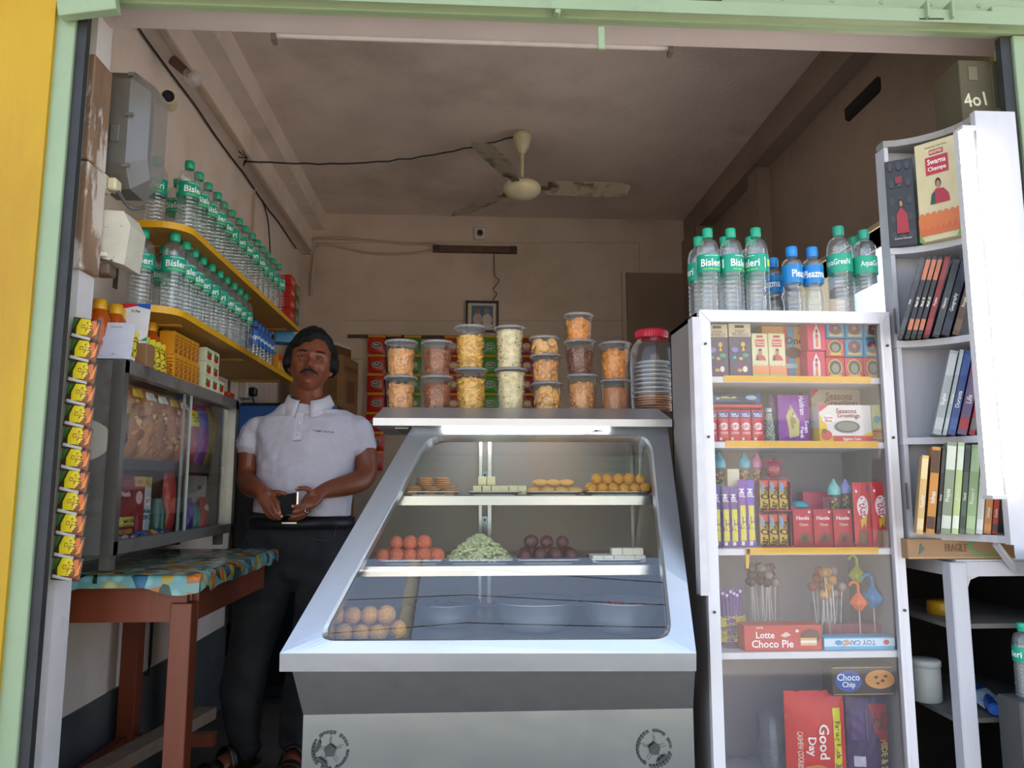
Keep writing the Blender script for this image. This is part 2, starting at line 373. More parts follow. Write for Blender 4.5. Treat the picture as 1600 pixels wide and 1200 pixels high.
# ================================================================ SHUTTER
# left guide
def guide(x0, x1, lab, flip):
    g = thing('shutter_guide', lab, 'shutter guide', ((x0+x1)/2, 1.88, -.2))
    w = (x1-x0)/2
    MB().box(-w, w, -.03, .05, 0, 2.478, GREENP, bev=.002).build('channel', g)
    s = 1 if not flip else -1
    xb = (w, w+.024) if s > 0 else (-w-.03, -w)
    MB().box(xb[0], xb[1], -.02, .0, .0, 2.478, BLACKR).build('rubber_strip', g)
    return g
guide(-1.046, -.99, 'tall pale green shutter guide beside the yellow wall', False)
guide(1.462, 1.56, 'tall pale green shutter guide at the right edge of the opening', True)
sh = thing('rolling_shutter', 'rolled-up pale green metal shutter across the top of the shop opening', 'shutter', (0, 1.86, 2.29))
def zt(x): return .0 + (x)*.004
MB().box(-1.07, 1.62, -.012, .0, -.009, .75, GREENP).box(-1.07, 1.62, -.02, -.008, .04, .085, GREENP, bev=.003).build('slat_curtain', sh)
MB().box(-.99, 1.49, -.045, .022, -.004, .012, mat('#9aa67c', .4, 0, .06, 8)).box(-.99, 1.49, -.05, -.043, -.008, .028, GREENP).build('bottom_angle', sh)
for i in range(19):
    x = -.93+i*.135
    o = MB().lathe([(.0065, 0), (.0055, .003), (.002, .0045)], GREENP, 10, Matrix.Rotation(R(90), 4, 'X')).build('rivet', sh, (x, -.0195, .062))
# lugs and brackets
def lug(px, py, w, h, d, name, tilt=0):
    p = aY(px, py, 1.83)
    mb = MB(); mb.box(-w/2, w/2, -d, .0, -h/2, h/2, GREENP, bev=.002)
    o = mb.build(name, sh, (p.x, -.018, p.z-2.29), (0, tilt, 0)); return o
lug(940, 58, .018, .062, .012, 'drop_latch')
lug(872, 18, .014, .03, .03, 'lug', R(20)); lug(1440, 24, .007, .05, .045, 'lug'); lug(1478, 24, .007, .05, .045, 'lug')
a = aY(1440, 26, 1.8); b = aY(1478, 26, 1.8); MB().cyl((a.x, -.05, a.z-2.29), (b.x, -.05, b.z-2.29), .002, WIRE).build('lug_pin', sh)
lug(1580, 30, .13, .05, .03, 'end_bracket'); lug(140, 12, .14, .045, .03, 'end_bracket', R(-10)); lug(1100, 0, .09, .016, .03, 'lug')
for px, py in ((1368, 6), (1382, 4)):
    p = aY(px, py, 1.84); MB().lathe([(.006, 0), (.0, .001)], '#1b1a14', 10, Matrix.Rotation(R(90), 4, 'X')).build('bolt_hole', sh, (p.x, -.0125, p.z-2.29), )
# ================================================================ CEILING THINGS
# fluorescent tube on the lintel
a = aY(436, 53, 2.058); b = aY(1040, 73, 2.058)
t = thing('tube_light', 'unlit fluorescent tube hung along the lintel under the green shutter', 'tube light', (0, 2.058, 0))
MB().cyl((a.x, 0, a.z), (b.x, 0, b.z), .012, mat('#c9bcb4', .3)).build('glass_tube', t)
for q, s in ((a, -1), (b, 1)):
    MB().cyl((q.x, 0, q.z), (q.x+.014*s, 0, q.z), .0135, '#b9b9b4').box(q.x+.012*s-.006, q.x+.012*s+.006, -.02, .012, q.z-.028, q.z+.016, mat('#6a5a50', .6)).build('end_cap', t)
MB().bar((a.x, -.016, a.z+.028), (b.x, -.016, b.z+.028), .03, .024, mat('#b8a79c', .6)).build('batten', t)
# fan
fx, fy = .29, 4.05
fan = thing('ceiling_fan', 'dusty cream three-bladed ceiling fan', 'fan', (fx, fy, ZC))
CREAM = mat('#cfc5a2', .4, 0, .08, 14)
MB().lathe([(.005, 0), (.03, -.001), (.05, -.02), (.052, -.04), (.04, -.09), (.018, -.125), (.012, -.128)], CREAM, 20).build('canopy', fan)
MB().cyl((0, 0, -.12), (0, 0, -.28), .011, CREAM).build('rod', fan)
MB().lathe([(.012, -.27), (.03, -.275), (.05, -.295), (.085, -.30), (.1, -.315), (.105, -.335), (.1, -.352), (.07, -.375), (.03, -.383), (.001, -.385)], CREAM, 28).build('motor', fan)
BL = mat('#a39a84', .45, 0, .1, 9, 0, 60, dirt='#4a3d2f', dscale=9, dlo=.5, dhi=.64)
for k, ang in enumerate((2, 128, 246)):
    mb = MB(); n = 10; vs = []
    for i in range(n+1):
        t_ = i/n; r = .14+t_*.46; wd = .055+.014*math.sin(t_*math.pi*.8)
        if i == n: wd *= .6
        vs += [(r, -wd, .016), (r, wd, -.012), (r, wd, -.009), (r, -wd, .019)]
    fs = []
    for i in range(n):
        for j in range(4): fs.append((i*4+j, i*4+(j+1)%4, (i+1)*4+(j+1)%4, (i+1)*4+j))
    fs += [(0, 1, 2, 3), (n*4+3, n*4+2, n*4+1, n*4)]
    mb.add(vs, fs, BL); mb.box(.08, .16, -.02, .02, -.003, .004, mat('#6b5c44', .4, .6))
    mb.build('blade', fan, (0, 0, -.325), (0, 0, R(ang)))
# cable to the fan
pts = []
P0 = aX(382, 252, XL+.1); P1 = Vector((fx-.04, fy, ZC-.03))
for i in range(25):
    s = i/24; p = P0.lerp(P1, s); p.z -= math.sin(math.pi*s)*.07; p.y += .004*math.sin(i*2.3); p.z += .004*math.sin(i*3.1); pts.append(p)
fc = MB().tube(pts, .0045, WIRE, 6)
for dz in (.0, .04, -.03): fc.tube([P0+Vector((-.03, 0, .05+dz)), P0+Vector((.01, .01, .02)), P0+Vector((.0, -.01, -.02+dz*.3)), P0], .003, WIRE, 5)
tag(fc.build('fan_cable'), 'twisted black cable sagging from the left beam to the ceiling fan', 'cable')
# cables along the left beam
pts = [Vector((XL+.012, 2.2+i*.25, 2.7+.006*math.sin(i*2))) for i in range(13)]
c = MB().tube(pts, .0045, WIRE, 5); tag(c.build('wall_cable'), 'black cable running along the left wall just under the beam', 'cable')
pts = [Vector((XL+.014, 4.3, 2.7)), Vector((XL+.016, 4.45, 2.6)), Vector((XL+.016, 4.55, 2.3)), Vector((XL+.016, 4.58, 1.95))]
tag(MB().tube([Vector(p) for p in catmull([tuple(q) for q in pts])], .004, WIRE, 5).build('drop_cable'), 'thin black cable dropping down the left wall behind the cartons', 'cable')
tag(MB().bar((XL+.008, 4.15, 2.7), (XL+.008, 4.15, 1.9), .016, .012, CONDUIT).build('cable_trunking'), 'narrow vertical plastic cable trunking on the left wall', 'trunking')
tag(MB().bar((XL+.085, 2.3, 2.712), (XL+.085, 5.3, 2.712), .02, .014, CONDUIT).build('cable_trunking'), 'long plastic cable trunking under the left beam', 'trunking')
# bulb on the beam
p = aX(290, 112, XL+.12)
t = thing('light_bulb', 'clear unlit bulb in a dark angled holder on the left beam', 'bulb', p)
MB().cyl((-.05, -.0, .045), (0, 0, .0), .02, mat('#5a4236', .5), .017).build('bulb_holder', t)
MB().ball((.03, 0, -.027), .032, clear('bulb_glass', (.95, .93, .93), .25), n=16).cyl((0, 0, 0), (.018, 0, -.016), .014, '#9a9286').build('bulb_glass', t)
# bullet cctv camera left
p = aX(255, 155, XL+.04)
t = thing('security_camera', 'cream bullet security camera on the left wall beside the meter', 'camera', p)
MB().cyl((-.04, 0, .0), (-.02, 0, .0), .03, CREAM, .028).tube([(-.025, 0, 0), (.0, 0, -.005), (.02, -.02, -.01)], .009, CREAM, 8).build('mount', t)
MB().cyl((.01, .04, -.0), (.045, -.065, -.022), .027, CREAM, .027, 20).build('housing', t)
MB().cyl((.044, -.062, -.0215), (.0465, -.07, -.023), .021, '#141414', n=20).cyl((.046, -.068, -.0225), (.0475, -.074, -.0235), .009, mat('#26304a', .1)).build('lens', t)
# back wall camera, bracket, wires, picture
p = aY(750, 366, YB)
t = thing('security_camera', 'square white security camera high on the back wall', 'camera', (p.x, YB, p.z))
MB().box(-.045, .045, -.03, 0, -.045, .045, mat('#cdc7b8', .5), bev=.008).build('housing', t)
MB().cyl((0, -.03, 0), (0, -.045, -.002), .022, '#15151a').ball((0, -.045, 0), .012, mat('#30343c', .1)).build('lens', t)
a = aY(676, 388, YB-.03); b = aY(808, 388, YB-.03)
t = thing('tube_bracket', 'empty dark rusty tube-light bracket on the back wall under the camera', 'bracket', (0, YB-.03, a.z))
MB().box(a.x, b.x, -.005, .03, -.025, .025, mat('#5c4538', .6, .2, .3, 20), bev=.004).build('back_plate', t)
for q in (a.x+.03, b.x-.03): MB().box(q-.02, q+.02, -.025, -.004, -.02, .02, mat('#3c2d26', .5)).build('socket', t)
def wallwire(pts, r, m, name, lab, cat='cable'):
    P = [tuple(aY(x, y, YB-.012)) for x, y in pts]
    tag(MB().tube(catmull(P, 5), r, m, 6).build(name), lab, cat)
wallwire(((476, 398), (484, 380), (496, 372), (560, 374), (620, 380), (680, 382)), .009, CONDUIT, 'conduit_pipe', 'upper beige conduit pipe crossing the back wall to the rusty bracket', 'pipe')
wallwire(((486, 462), (489, 420), (497, 384), (530, 386), (580, 396), (640, 396), (682, 390)), .009, CONDUIT, 'conduit_pipe', 'lower beige conduit pipe bending down behind the cartons', 'pipe')
wallwire(((772, 398), (773, 430), (780, 438), (771, 452), (776, 460), (765, 475)), .004, mat('#6e5c4a', .6), 'loose_wire', 'thin loose wire hanging down to the framed picture', 'wire')
p = aY(753, 519, YB-.02); q = aY(728, 470, YB-.02); q2 = aY(779, 470, YB-.02)
pw = q2.x-q.x; ph = q.z-p.z
t = thing('framed_picture', 'dark framed picture of two seated figures on the back wall', 'picture', ((q.x+q2.x)/2, YB, p.z))
mb = MB(); DK = mat('#33201a', .35)
for x0, x1, z0, z1 in ((-pw/2, pw/2, 0, .015), (-pw/2, pw/2, ph-.015, ph), (-pw/2, -pw/2+.015, 0, ph), (pw/2-.015, pw/2, 0, ph)): mb.box(x0, x1, -.03, -.002, z0, z1, DK)
mb.build('frame', t)
mb = MB(); mb.box(-pw/2+.01, pw/2-.01, -.014, -.004, .01, ph-.01, '#cfc0ae')
mb.gfx(flatS(pw, ph, -.014), pw, ph, [('r', .17, .14, .83, .86, '#4d6f86'), ('r', .17, .14, .83, .35, '#74607a'), ('e', .36, .42, .14, .2, '#b9a49a'), ('e', .36, .68, .08, .09, '#8d6f62'), ('e', .65, .4, .15, .2, '#c9bdb4'), ('e', .64, .68, .08, .1, '#9c7c6d'), ('e', .36, .22, .17, .08, '#c9bdb4'), ('e', .66, .2, .17, .08, '#d6cbc0')])
mb.build('print', t)
# dark vent hole and small switch box on the right wall
p = aX(1313, 138, XR-.1)
mb = MB(); mb.box(-.02, .02, -.14, .14, -.035, .035, mat('#231c18', .9), bev=.012)
tag(mb.build('vent_opening', loc=(XR+.0, p.y, p.z-.05)), 'dark narrow vent opening high on the right wall', 'vent')
# ================================================================ LEFT SIDE: meter board, shelves, bottles
# meter boards (old wooden boards facing into the shop)
def atjx(px, py, Y): return aY(px, py, Y)
t = thing('wooden_board', 'long worn wooden board carrying the grey electric meter', 'board', (-1.0, 1.95, 1.7))
MB().box(-.05, .015, -.0, .1, .21, .50, OLDWOOD, bev=.004).build('panel', t)
t['label'] = 'worn wooden board behind the grey electric meter'
t = thing('wooden_board', 'worn wooden board behind the white fuse box', 'board', (-1.0, 1.95, 1.7))
MB().box(-.05, .018, -.0, .1, -.08, .205, OLDWOOD, bev=.004).build('panel', t)
MGREY = mat('#726d64', .4, .2, .12, 14, .1, 30); SMOKE = clear('smoky_meter_cover', (.68, .64, .58), .2, 1.5, .15, .8)
t = thing('electric_meter', 'grey electric meter with a dusty clear domed cover', 'meter', (-1.03, 2.09, 1.9))
mb = MB(); prof = [(0, .06), (0, .31), (.035, .345), (.15, .345), (.165, .31), (.165, .06), (.13, .0), (.04, .0)]
mb.plate([(.0, y, z) for y, z in prof], (.075, 0, 0), MGREY); mb.build('case', t)
mb = MB(); a = [(.075, y, z) for y, z in prof]; b = [(.125, .08+(y-.08)*.72, .17+(z-.17)*.8) for y, z in prof]
mb.add(a+b, [(i, (i+1) % 8, 8+(i+1) % 8, 8+i) for i in range(8)]+[list(range(8, 16))], SMOKE); mb.build('domed_cover', t)
MB().box(.03, .055, -.006, .0, .12, .17, MGREY, bev=.002).build('latch_plate', t)
for z in (.05, .2, .32): MB().cyl((.07, -.006, z), (.09, -.006, z), .005, OLDST).build('screw', t)
MB().tube(catmull([(.02, .0, 0.01), (.06, -.01, -.02), (.09, -.015, -.06), (.11, -.01, -.075), (.125, .02, -.06)]), .006, mat('#56524e', .4)).build('outgoing_cable', t)
t = thing('cable_junction', 'small beige porcelain junction box under the electric meter', 'junction box', (-1.02, 2.065, 1.865))
MB().box(-.01, .035, -.02, .03, .0, .05, CREAM, bev=.006).cyl((.012, -.022, .035), (.012, -.03, .035), .007, OLDST).build('body', t)
MB().box(.035, .06, -.01, .03, .005, .04, CREAM, bev=.005).build('end_block', t)
MB().tube(catmull([(-.07, -.04, .03), (-.03, -.04, .03), (.0, -.04, -.01), (.03, -.03, -.04)]), .006, mat('#6b5648', .5)).build('lead', t)
FUSE = mat('#cfc9b6', .5, 0, .06, 20, .1, 40, dirt='#4a443c', dscale=25, dlo=.62, dhi=.7)
t = thing('fuse_box', 'dirty white fuse box on the lower wooden board', 'fuse box', (-1.025, 2.06, 1.66))
mb = MB(); mb.plate([(0, 0, .03), (.1, 0, .0), (.11, .0, .11), (.09, 0, .15), (0, 0, .155)], (0, .1, 0), FUSE); mb.build('cover', t)
MB().box(-.004, .055, -.012, .0, .02, .034, mat('#d8d2c2', .5), bev=.002).build('lip', t)
MB().box(.015, .06, .0, .05, -.025, .005, mat('#6b5a4a', .6), bev=.004).build('wire_outlet', t)
# yellow shelves with rounded near corner
def yshelf(y0, y1, z, lab):
    t = thing('wall_shelf', lab, 'shelf', (XL, y0, z))
    D = .3; r = .09; L = y1-y0; pts = [(0, 0)]
    for i in range(9):
        a = R(-90+90*i/8); pts.append((D-r+r*math.cos(a), r+r*math.sin(a)))
    pts += [(D, L), (0, L)]
    mb = MB(); n = len(pts); th = .022
    mb.add([(x, y, 0) for x, y in pts], [list(range(n))[::-1]], SHELFU)
    mb.add([(x, y, th) for x, y in pts], [list(range(n))], SHELFY)
    for i in range(n):
        x0, y0_, x1, y1_ = *pts[i], *pts[(i+1) % n]
        mb.add([(x0, y0_, 0), (x1, y1_, 0), (x1, y1_, th), (x0, y0_, th)], [(0, 1, 2, 3)], SHELFY)
    mb.build('board', t)
    for k in (.12, .55, .95):
        MB().box(.0, .25, L*k-.012, L*k+.012, -.006, 0, mat('#b98d40', .5)).box(.0, .006, L*k-.012, L*k+.012, -.15, 0, mat('#5a5148', .5)).build('bracket', t)
    return t
yshelf(2.41, 4.08, 1.885, 'upper yellow wall shelf on the left wall')
yshelf(2.36, 3.98, 1.6, 'lower yellow wall shelf on the left wall')
GL = mat('#0f9c7c', .35, 0, .03, 20); GCAP = mat('#17a37c', .35)
def bottle(name, h, r, lab0, lab1, labc, capc, word, lab, cat='bottle', ribs=9, waist=False, wcol='#f2f4f2', group=None, extra=True):
    t = thing(name, lab, cat, group=group)
    mb = MB(); prof = [(r*.85, 0), (r*.97, .004)]
    N = ribs*4
    for i in range(N+1):
        z = .008+(lab0-.01)*i/N; rr = r*(1-.06*(.5-.5*math.cos(2*math.pi*i/4)))
        if waist: rr *= 1-.17*math.exp(-((z-lab0*.86)/(lab0*.16))**2)
        prof.append((rr, z))
    prof += [(r*.985, lab0), (r*.985, lab1)]
    top = h-.022; K = 9
    for i in range(1, K+1):
        s = i/K; rr = r*.985*(1-s)**.0; a = s*math.pi/2
        rr = .0135+(r*.985-.0135)*math.cos(a)**(.75 if not waist else .9); z = lab1+(top-.012-lab1)*math.sin(a)**.95
        rr *= 1-.012*(i % 2)
        prof.append((rr, z))
    prof += [(.0135, top), (.012, top+.001)]
    mb.lathe(prof, PET, 22); mb.build('body', t)
    mb = MB(); mb.lathe([(.0155, top-.006), (.0155, top+.0), (.0165, top+.001), (.0165, h-.002), (.0145, h)], M(capc), 18); mb.build('cap', t)
    mb = MB(); mb.lathe([(r*.995, lab0), (r*1.0, lab0+.001), (r*1.0, lab1-.001), (r*.995, lab1)], labc, 26, caps=False)
    L = 2*math.pi*r; H = lab1-lab0
    def S(u, v, e): a = -math.pi/2+(u-.5)*2*math.pi; return Vector(((r+e)*math.cos(a), (r+e)*math.sin(a), lab0+v*H))
    it = [('t', .5, .5, .42, word, wcol, 0, .36), ('t', .97, .5, .42, word, wcol, 0, .3)]
    if extra: it += [('r', .22, .25, .25, .75, '#e8ece8'), ('r', .72, .2, .735, .8, '#e8ece8'), ('t', .5, .14, .12, 'with added minerals', '#9adf6a', 0, .25), ('r', .76, .3, .83, .7, '#c8d43c'), ('t', .5, .88, .08, 'packaged drinking water', wcol, 0, .3)]
    mb.gfx(S, L, H, it, 4); mb.build('wrap_label', t)
    return t
BIS = bottle('water_bottle', .262, .0375, .128, .18, GL, '#17a37c', 'Bisleri', 'x', group='green-capped water bottles on the upper yellow shelf')
def placeb(proto, lst, used=[]):
    for loc, rz, lab, grp in lst:
        if proto.name in used: dup(proto, loc, (0, 0, rz), lab, grp)
        else:
            used.append(proto.name); proto.location = loc; proto.rotation_euler = (0, 0, rz); proto['label'] = lab; proto['group'] = grp
L = []; rnd = random.Random(5)
G1 = 'green-capped water bottles on the upper yellow shelf'; G2 = 'green-capped water bottles on the lower yellow shelf'
for i in range(14):
    L.append(((-.95-.006*rnd.random(), 2.56+i*.094, 1.907), R(35+rnd.uniform(-40, 40)), 'green-capped water bottle, %s in the outer row of the upper yellow shelf' % ORD[i], G1))
for i in range(6):
    L.append(((-1.05, 2.53+i*.19, 1.907), R(20+rnd.uniform(-20, 20)), 'green-capped water bottle, %s in the wall-side row of the upper yellow shelf' % ORD[i], G1))
for i in range(10):
    L.append(((-.95-.006*rnd.random(), 2.47+i*.088, 1.622), R(30+rnd.uniform(-25, 25)), 'green-capped water bottle, %s in the outer row of the lower yellow shelf' % ORD[i], G2))
for i in range(4):
    L.append(((-1.04, 2.44+i*.17, 1.622), R(20), 'green-capped water bottle, %s in the wall-side row of the lower yellow shelf' % ORD[i], G2))
placeb(BIS, L)
BLU = mat('#1c7fc4', .35)
BLUE = bottle('water_bottle', .2, .03, .095, .145, BLU, '#1d86cf', 'Pleazma', 'x', ribs=4, waist=True, extra=False)
SB = bottle('water_bottle', .17, .028, .06, .125, mat('#1f5fae', .35), '#1c4f9c', 'Aqua', 'x', ribs=4, waist=False, extra=False)
L = []
for i in range(5):
    for j in range(2): L.append(((-.94-j*.065, 3.37+i*.062, 1.622), R(30), 'small blue-labelled water bottle, %s in the %s row on the lower yellow shelf' % (ORD[i], ('outer', 'inner')[j]), 'small blue water bottles on the lower yellow shelf'))
placeb(SB, L)
# things at the far end of the shelves
def face_x(o): o.rotation_euler = (0, 0, R(90)); return o      # print turned to face +X
def stack(name, cat, w, h, d, col, items, locs, labf, grp, rz=R(90), side=None, mk=None, jit=0.0):
    p = None
    for i, l in enumerate(locs):
        if p is None:
            mb = mk() if mk else carton(name, w, h, d, col, items, side); p = mb.build(name, None, l, (0, 0, rz)); tag(p, labf(i), cat, grp)
        else:
            o = p.copy(); C.objects.link(o); o.location = l; o['label'] = labf(i); o.rotation_euler = (0, 0, rz+rnd.uniform(-jit, jit))
stack('biscuit_box', 'box', .1, .055, .2, '#b3201c', [('r', .1, .3, .9, .7, '#d8422e'), ('t', .5, .5, .3, 'Snack', '#f0dcb4')], [(-1.0, 3.9, 1.908+k*.058) for k in range(4)],
      lambda i: 'red snack box in the stack on the upper yellow shelf, %s from the bottom' % ORD[i], 'red boxes at the end of the upper yellow shelf', side=[('t', .5, .5, .5, 'Snack', '#f0dcb4')])
stack('olive_box', 'box', .09, .07, .2, '#5d5427', [('r', .1, .2, .9, .8, '#7d7238'), ('t', .5, .5, .3, 'Tea', '#d9cf9a')], [(-1.0, 4.01, 1.908+k*.072) for k in range(3)],
      lambda i: 'olive box beside the red boxes on the upper yellow shelf, %s from the bottom' % ORD[i], 'olive boxes at the end of the upper yellow shelf')
# orange packs and pink bag on lower shelf
stack('biscuit_pack', 'packet', .05, .075, .12, '#d08a1c', [('r', 0, .62, 1, 1, '#b53a1c'), ('r', .1, .12, .9, .5, '#e8c14a')], [(-.965, 3.7+k*.058, 1.623) for k in range(4)],
      lambda i: 'orange biscuit pack on the lower yellow shelf, %s from the near side' % ORD[i], 'orange packs on the lower yellow shelf')
b_ = packet(.1, .13, .035, '#c8477e', [('e', .5, .5, .3, .25, '#de7aa4')]).build('pink_bag', None, (-.99, 3.96, 1.622), (0, 0, R(75))); tag(b_, 'crinkled pink plastic bag at the far end of the lower yellow shelf', 'bag')
# cupboard behind with fridge and cartons
t = thing('refrigerator', 'dark upright refrigerator with a blue header behind the seller', 'refrigerator', (-.93, 4.3, 0))
MB().box(-.25, .25, -.28, .3, .03, 1.5, mat('#1d1d20', .35), bev=.01).box(-.23, .23, -.26, .28, 0, .03, BLACKR).build('cabinet', t)
MB().box(-.22, .22, -.3, -.28, .1, 1.3, mat('#16181c', .15), bev=.005).build('door', t)
MB().box(-.24, .24, -.3, -.28, 1.33, 1.48, mat('#2b5fa8', .3)).build('header_panel', t)
MB().box(.17, .19, -.33, -.3, .7, 1.1, '#9a9a9a', bev=.004).build('handle', t)
q = aY(472, 500, 4.25)
t = tag(carton('b', .12, .24, .1, '#1f83ba', [('p', ((0, .35), (1, .18), (1, .38), (0, .55)), '#d8cdb0')], side=[('r', 0, .3, 1, .5, '#d8cdb0')]).build('blue_box', None, (-.98, 4.13, 1.83), (0, 0, R(20))), 'bright blue box with a cream band at the end of the upper yellow shelf', 'box')
CT = [('t', .5, .75, .07, 'THIS SIDE UP', '#5c4026'), ('r', .62, .2, .9, .6, '#6f5134')]
cx = aY(507, 500, 4.9).x
def bigcarton(w, h, d, lab, loc, rz=R(-18), sd=None):
    t = thing('cardboard_carton', lab, 'carton', loc, rz, 'brown cardboard cartons stacked in the back left corner')
    mb = MB(); mb.box(-w/2, w/2, -d/2, d/2, 0, h, CARTON, bev=.003); mb.gfx(flatS(w, h, -d/2), w, h, CT)
    mb.gfx(lambda u, v, e: Vector((w/2+e, (u-.5)*d, v*h)), d, h, [('r', .25, .2, .75, .6, '#6f5134'), ('t', .5, .8, .08, 'HANDLE WITH CARE', '#5c4026', 0, .8)]); mb.build('box_body', t)
    MB().box(-w/2, w/2, -.03, .03, h, h+.001, '#b08c58').box(-.03, .03, -d/2-.001, -d/2, h*.8, h, '#b08c58').build('tape', t)
    return t
hs = (.38, .4, .4, .34, .36)
z = 0
for i, h in enumerate(hs):
    bigcarton(.34-.01*(i % 2), h, .34, 'brown cardboard carton in the back left corner stack, %s from the floor' % ORD[i], (cx, 4.98, z), R(-12+4*(i % 3))); z += h+.0015
t = tag(carton('c', .26, .07, .2, '#6e4434', [('r', .1, .2, .4, .9, '#cfc8bc')]).build('shallow_box', None, (cx, 4.98, z), (0, 0, R(-20))), 'shallow brown and white box lying on top of the carton stack', 'box')
t = tag(MB().box(-.13, .13, -.1, .1, 0, .02, '#cfc8bc', bev=.003).build('cardboard_cover', None, (cx, 4.98, z+.0705), (0, 0, R(-16))), 'white cardboard cover on the topmost box of the carton stack', 'cardboard')
# wall sockets
p = aX(383, 610, XL+.02)
t = thing('wall_socket', 'white wall socket with a black plug above the glass cabinet', 'socket', (XL, p.y, p.z))
MB().box(0, .045, -.05, .05, -.045, .045, '#cfccc4', bev=.005).build('socket_box', t)
MB().box(.045, .08, -.025, .03, -.03, .015, '#151515', bev=.006).build('plug', t)
MB().tube(catmull([(.06, 0, -.03), (.075, 0, -.12), (.06, -.01, -.3), (.03, 0, -.6), (.02, .02, -.9)]), .004, WIRE).build('lead', t)
p = aX(420, 550, XL+.02)
t = thing('wall_socket', 'white switch box between the two yellow shelves', 'socket', (XL, p.y-.05, p.z))
MB().box(0, .04, -.07, .07, -.055, .055, '#c8c1b3', bev=.005).build('socket_box', t)
for k in (-.03, .0, .03): MB().tube(catmull([(.03, k, .05), (.06, k-.02, .09), (.04, k-.03, -.02), (.05, k, -.1)]), .004, WIRE).build('lead', t)
# ---------------------------------------------------------------- glass showcase on the table
CZ0, CZ1, CY0, CY1, CX0, CX1 = .886, 1.42, 2.17, 3.24, XL+.01, -.955
t = thing('glass_showcase', 'worn steel showcase with sliding glass doors full of snack packets', 'cabinet', ((CX0+CX1)/2, CY0, CZ0))
ox, oy, oz = (CX0+CX1)/2, CY0, CZ0; W2 = (CX1-CX0)/2; LY = CY1-CY0; HZ = CZ1-CZ0
mb = MB(); mb.box(-W2, W2, 0, .01, 0, HZ, OLDST); mb.box(-W2, W2, LY-.01, LY, 0, HZ, OLDST); mb.box(-W2, W2, .01, LY-.01, 0, .012, OLDST); mb.box(-W2, W2, .01, LY-.01, HZ-.012, HZ, OLDST); mb.box(-W2, -W2+.008, .01, LY-.01, .012, HZ-.012, mat('#6a5a3a', .6))
for y in (.04, LY-.08):
    for x in (-W2+.02, W2-.05): mb.box(x, x+.03, y, y+.03, -.045, 0, OLDST)
mb.gfx(lambda u, v, e: Vector((-W2+u*2*W2, -e, v*HZ)), 2*W2, HZ, [('e', .5, .58, .42, .115, '#b9b1a2')])
mb.build('shell', t)
mb = MB(); F = mat('#a5a5a0', .3, .9)
mb.box(W2-.03, W2+.004, -.002, .025, 0, HZ, F); mb.box(W2-.03, W2+.004, LY-.035, LY+.002, 0, HZ, F); mb.box(W2-.03, W2+.004, 0, LY, 0, .035, OLDST); mb.box(W2-.03, W2+.004, 0, LY, HZ-.035, HZ+.003, OLDST)
mb.build('frame', t)
for k, (a, b, x) in enumerate(((.025, .56, W2-.012), (.52, LY-.035, W2-.022))):
    o = MB().box(x, x+.003, a, b, .035, HZ-.035, GLASS).build('sliding_glass', t)
    MB().box(x-.002, x+.006, (b-.004) if k == 0 else a, b if k == 0 else a+.004, .035, HZ-.035, '#b8bcae').build('edge_strip', o)
MB().box(-W2+.01, W2-.035, .012, LY-.012, .245, .258, OLDST).box(W2-.04, W2-.034, .012, LY-.012, .235, .265, mat('#4a4a44', .5, .5)).build('shelf', t)
def inca(mbk, name, yy, zz, lab, dx=.03, cat='packet', rz=R(90), grp='packets in the left showcase', tilt=0):
    o = mbk.build(name, None, (ox+W2-.055-dx, CY0+yy, CZ0+zz), (0, tilt, rz)); return tag(o, lab, cat, grp)
ZU, ZL = .26, .014
def SNK(c):
    q = random.Random(c); o = [('r', .08, .06, .92, .94, c)]
    for k in range(26): o.append(('e', q.uniform(.14, .86), q.uniform(.1, .78), q.uniform(.06, .13), q.uniform(.025, .05), q.choice(('#d29a5a', '#b87434', '#e0b06c', '#8a5426', '#c98a4a'))))
    return o+[('r', .15, .84, .85, .95, q.choice(('#b8322a', '#d8b42c', '#e2dccc')))]
up = [(.075, .085, '#b3242a', [('r', 0, .72, 1, 1, '#d8ae22'), ('e', .5, .42, .3, .14, '#cda37a')], 'red packet with a yellow top'),
      (.17, .08, '#8a6437', [('e', .5, .25, .25, .1, '#4a2a18'), ('r', .1, .6, .9, .9, '#b58a44')], 'brown wafer packet with dark rings'),
      (.26, .1, '#a8743c', SNK('#a0642c'), 'golden-brown snack packet with pale crisps'), (.36, .1, '#9c6a34', SNK('#b87a3a'), 'amber snack packet with round crisps'),
      (.46, .1, '#a56c36', SNK('#95592a'), 'toasted brown snack packet'), (.56, .1, '#8c5026', SNK('#aa6230'), 'dark copper snack packet'),
      (.66, .1, '#9a4228', SNK('#b05a30'), 'rust red snack packet'), (.77, .11, '#8c1f38', [('r', 0, .62, 1, .88, '#d3c11d'), ('t', .5, .75, .12, 'Extra', '#5a1030', 0, .6), ('e', .5, .3, .3, .16, '#b0344c')], 'crimson packet with a yellow Extra band'),
      (.88, .1, '#6d2a86', [('r', 0, .7, 1, .95, '#3858a8'), ('e', .5, .4, .32, .16, '#a03a92')], 'purple packet with a blue top'), (.97, .07, '#8a7a34', [('e', .5, .5, .3, .3, '#b8945a')], 'olive snack packet at the far end')]
for yy, w_, c, it, lb in up: inca(packet(w_, .235, .03, c, it), 'snack_packet', yy, ZU, lb+' on the upper shelf of the left showcase')
inca(packet(.09, .22, .016, '#c48a1c', [('t', .5, .4, .16, 'MUNCH', '#2c4a44', R(90), .8)]), 'snack_packet', .07, ZL, 'tall orange-yellow bar packet on the lower shelf of the left showcase')
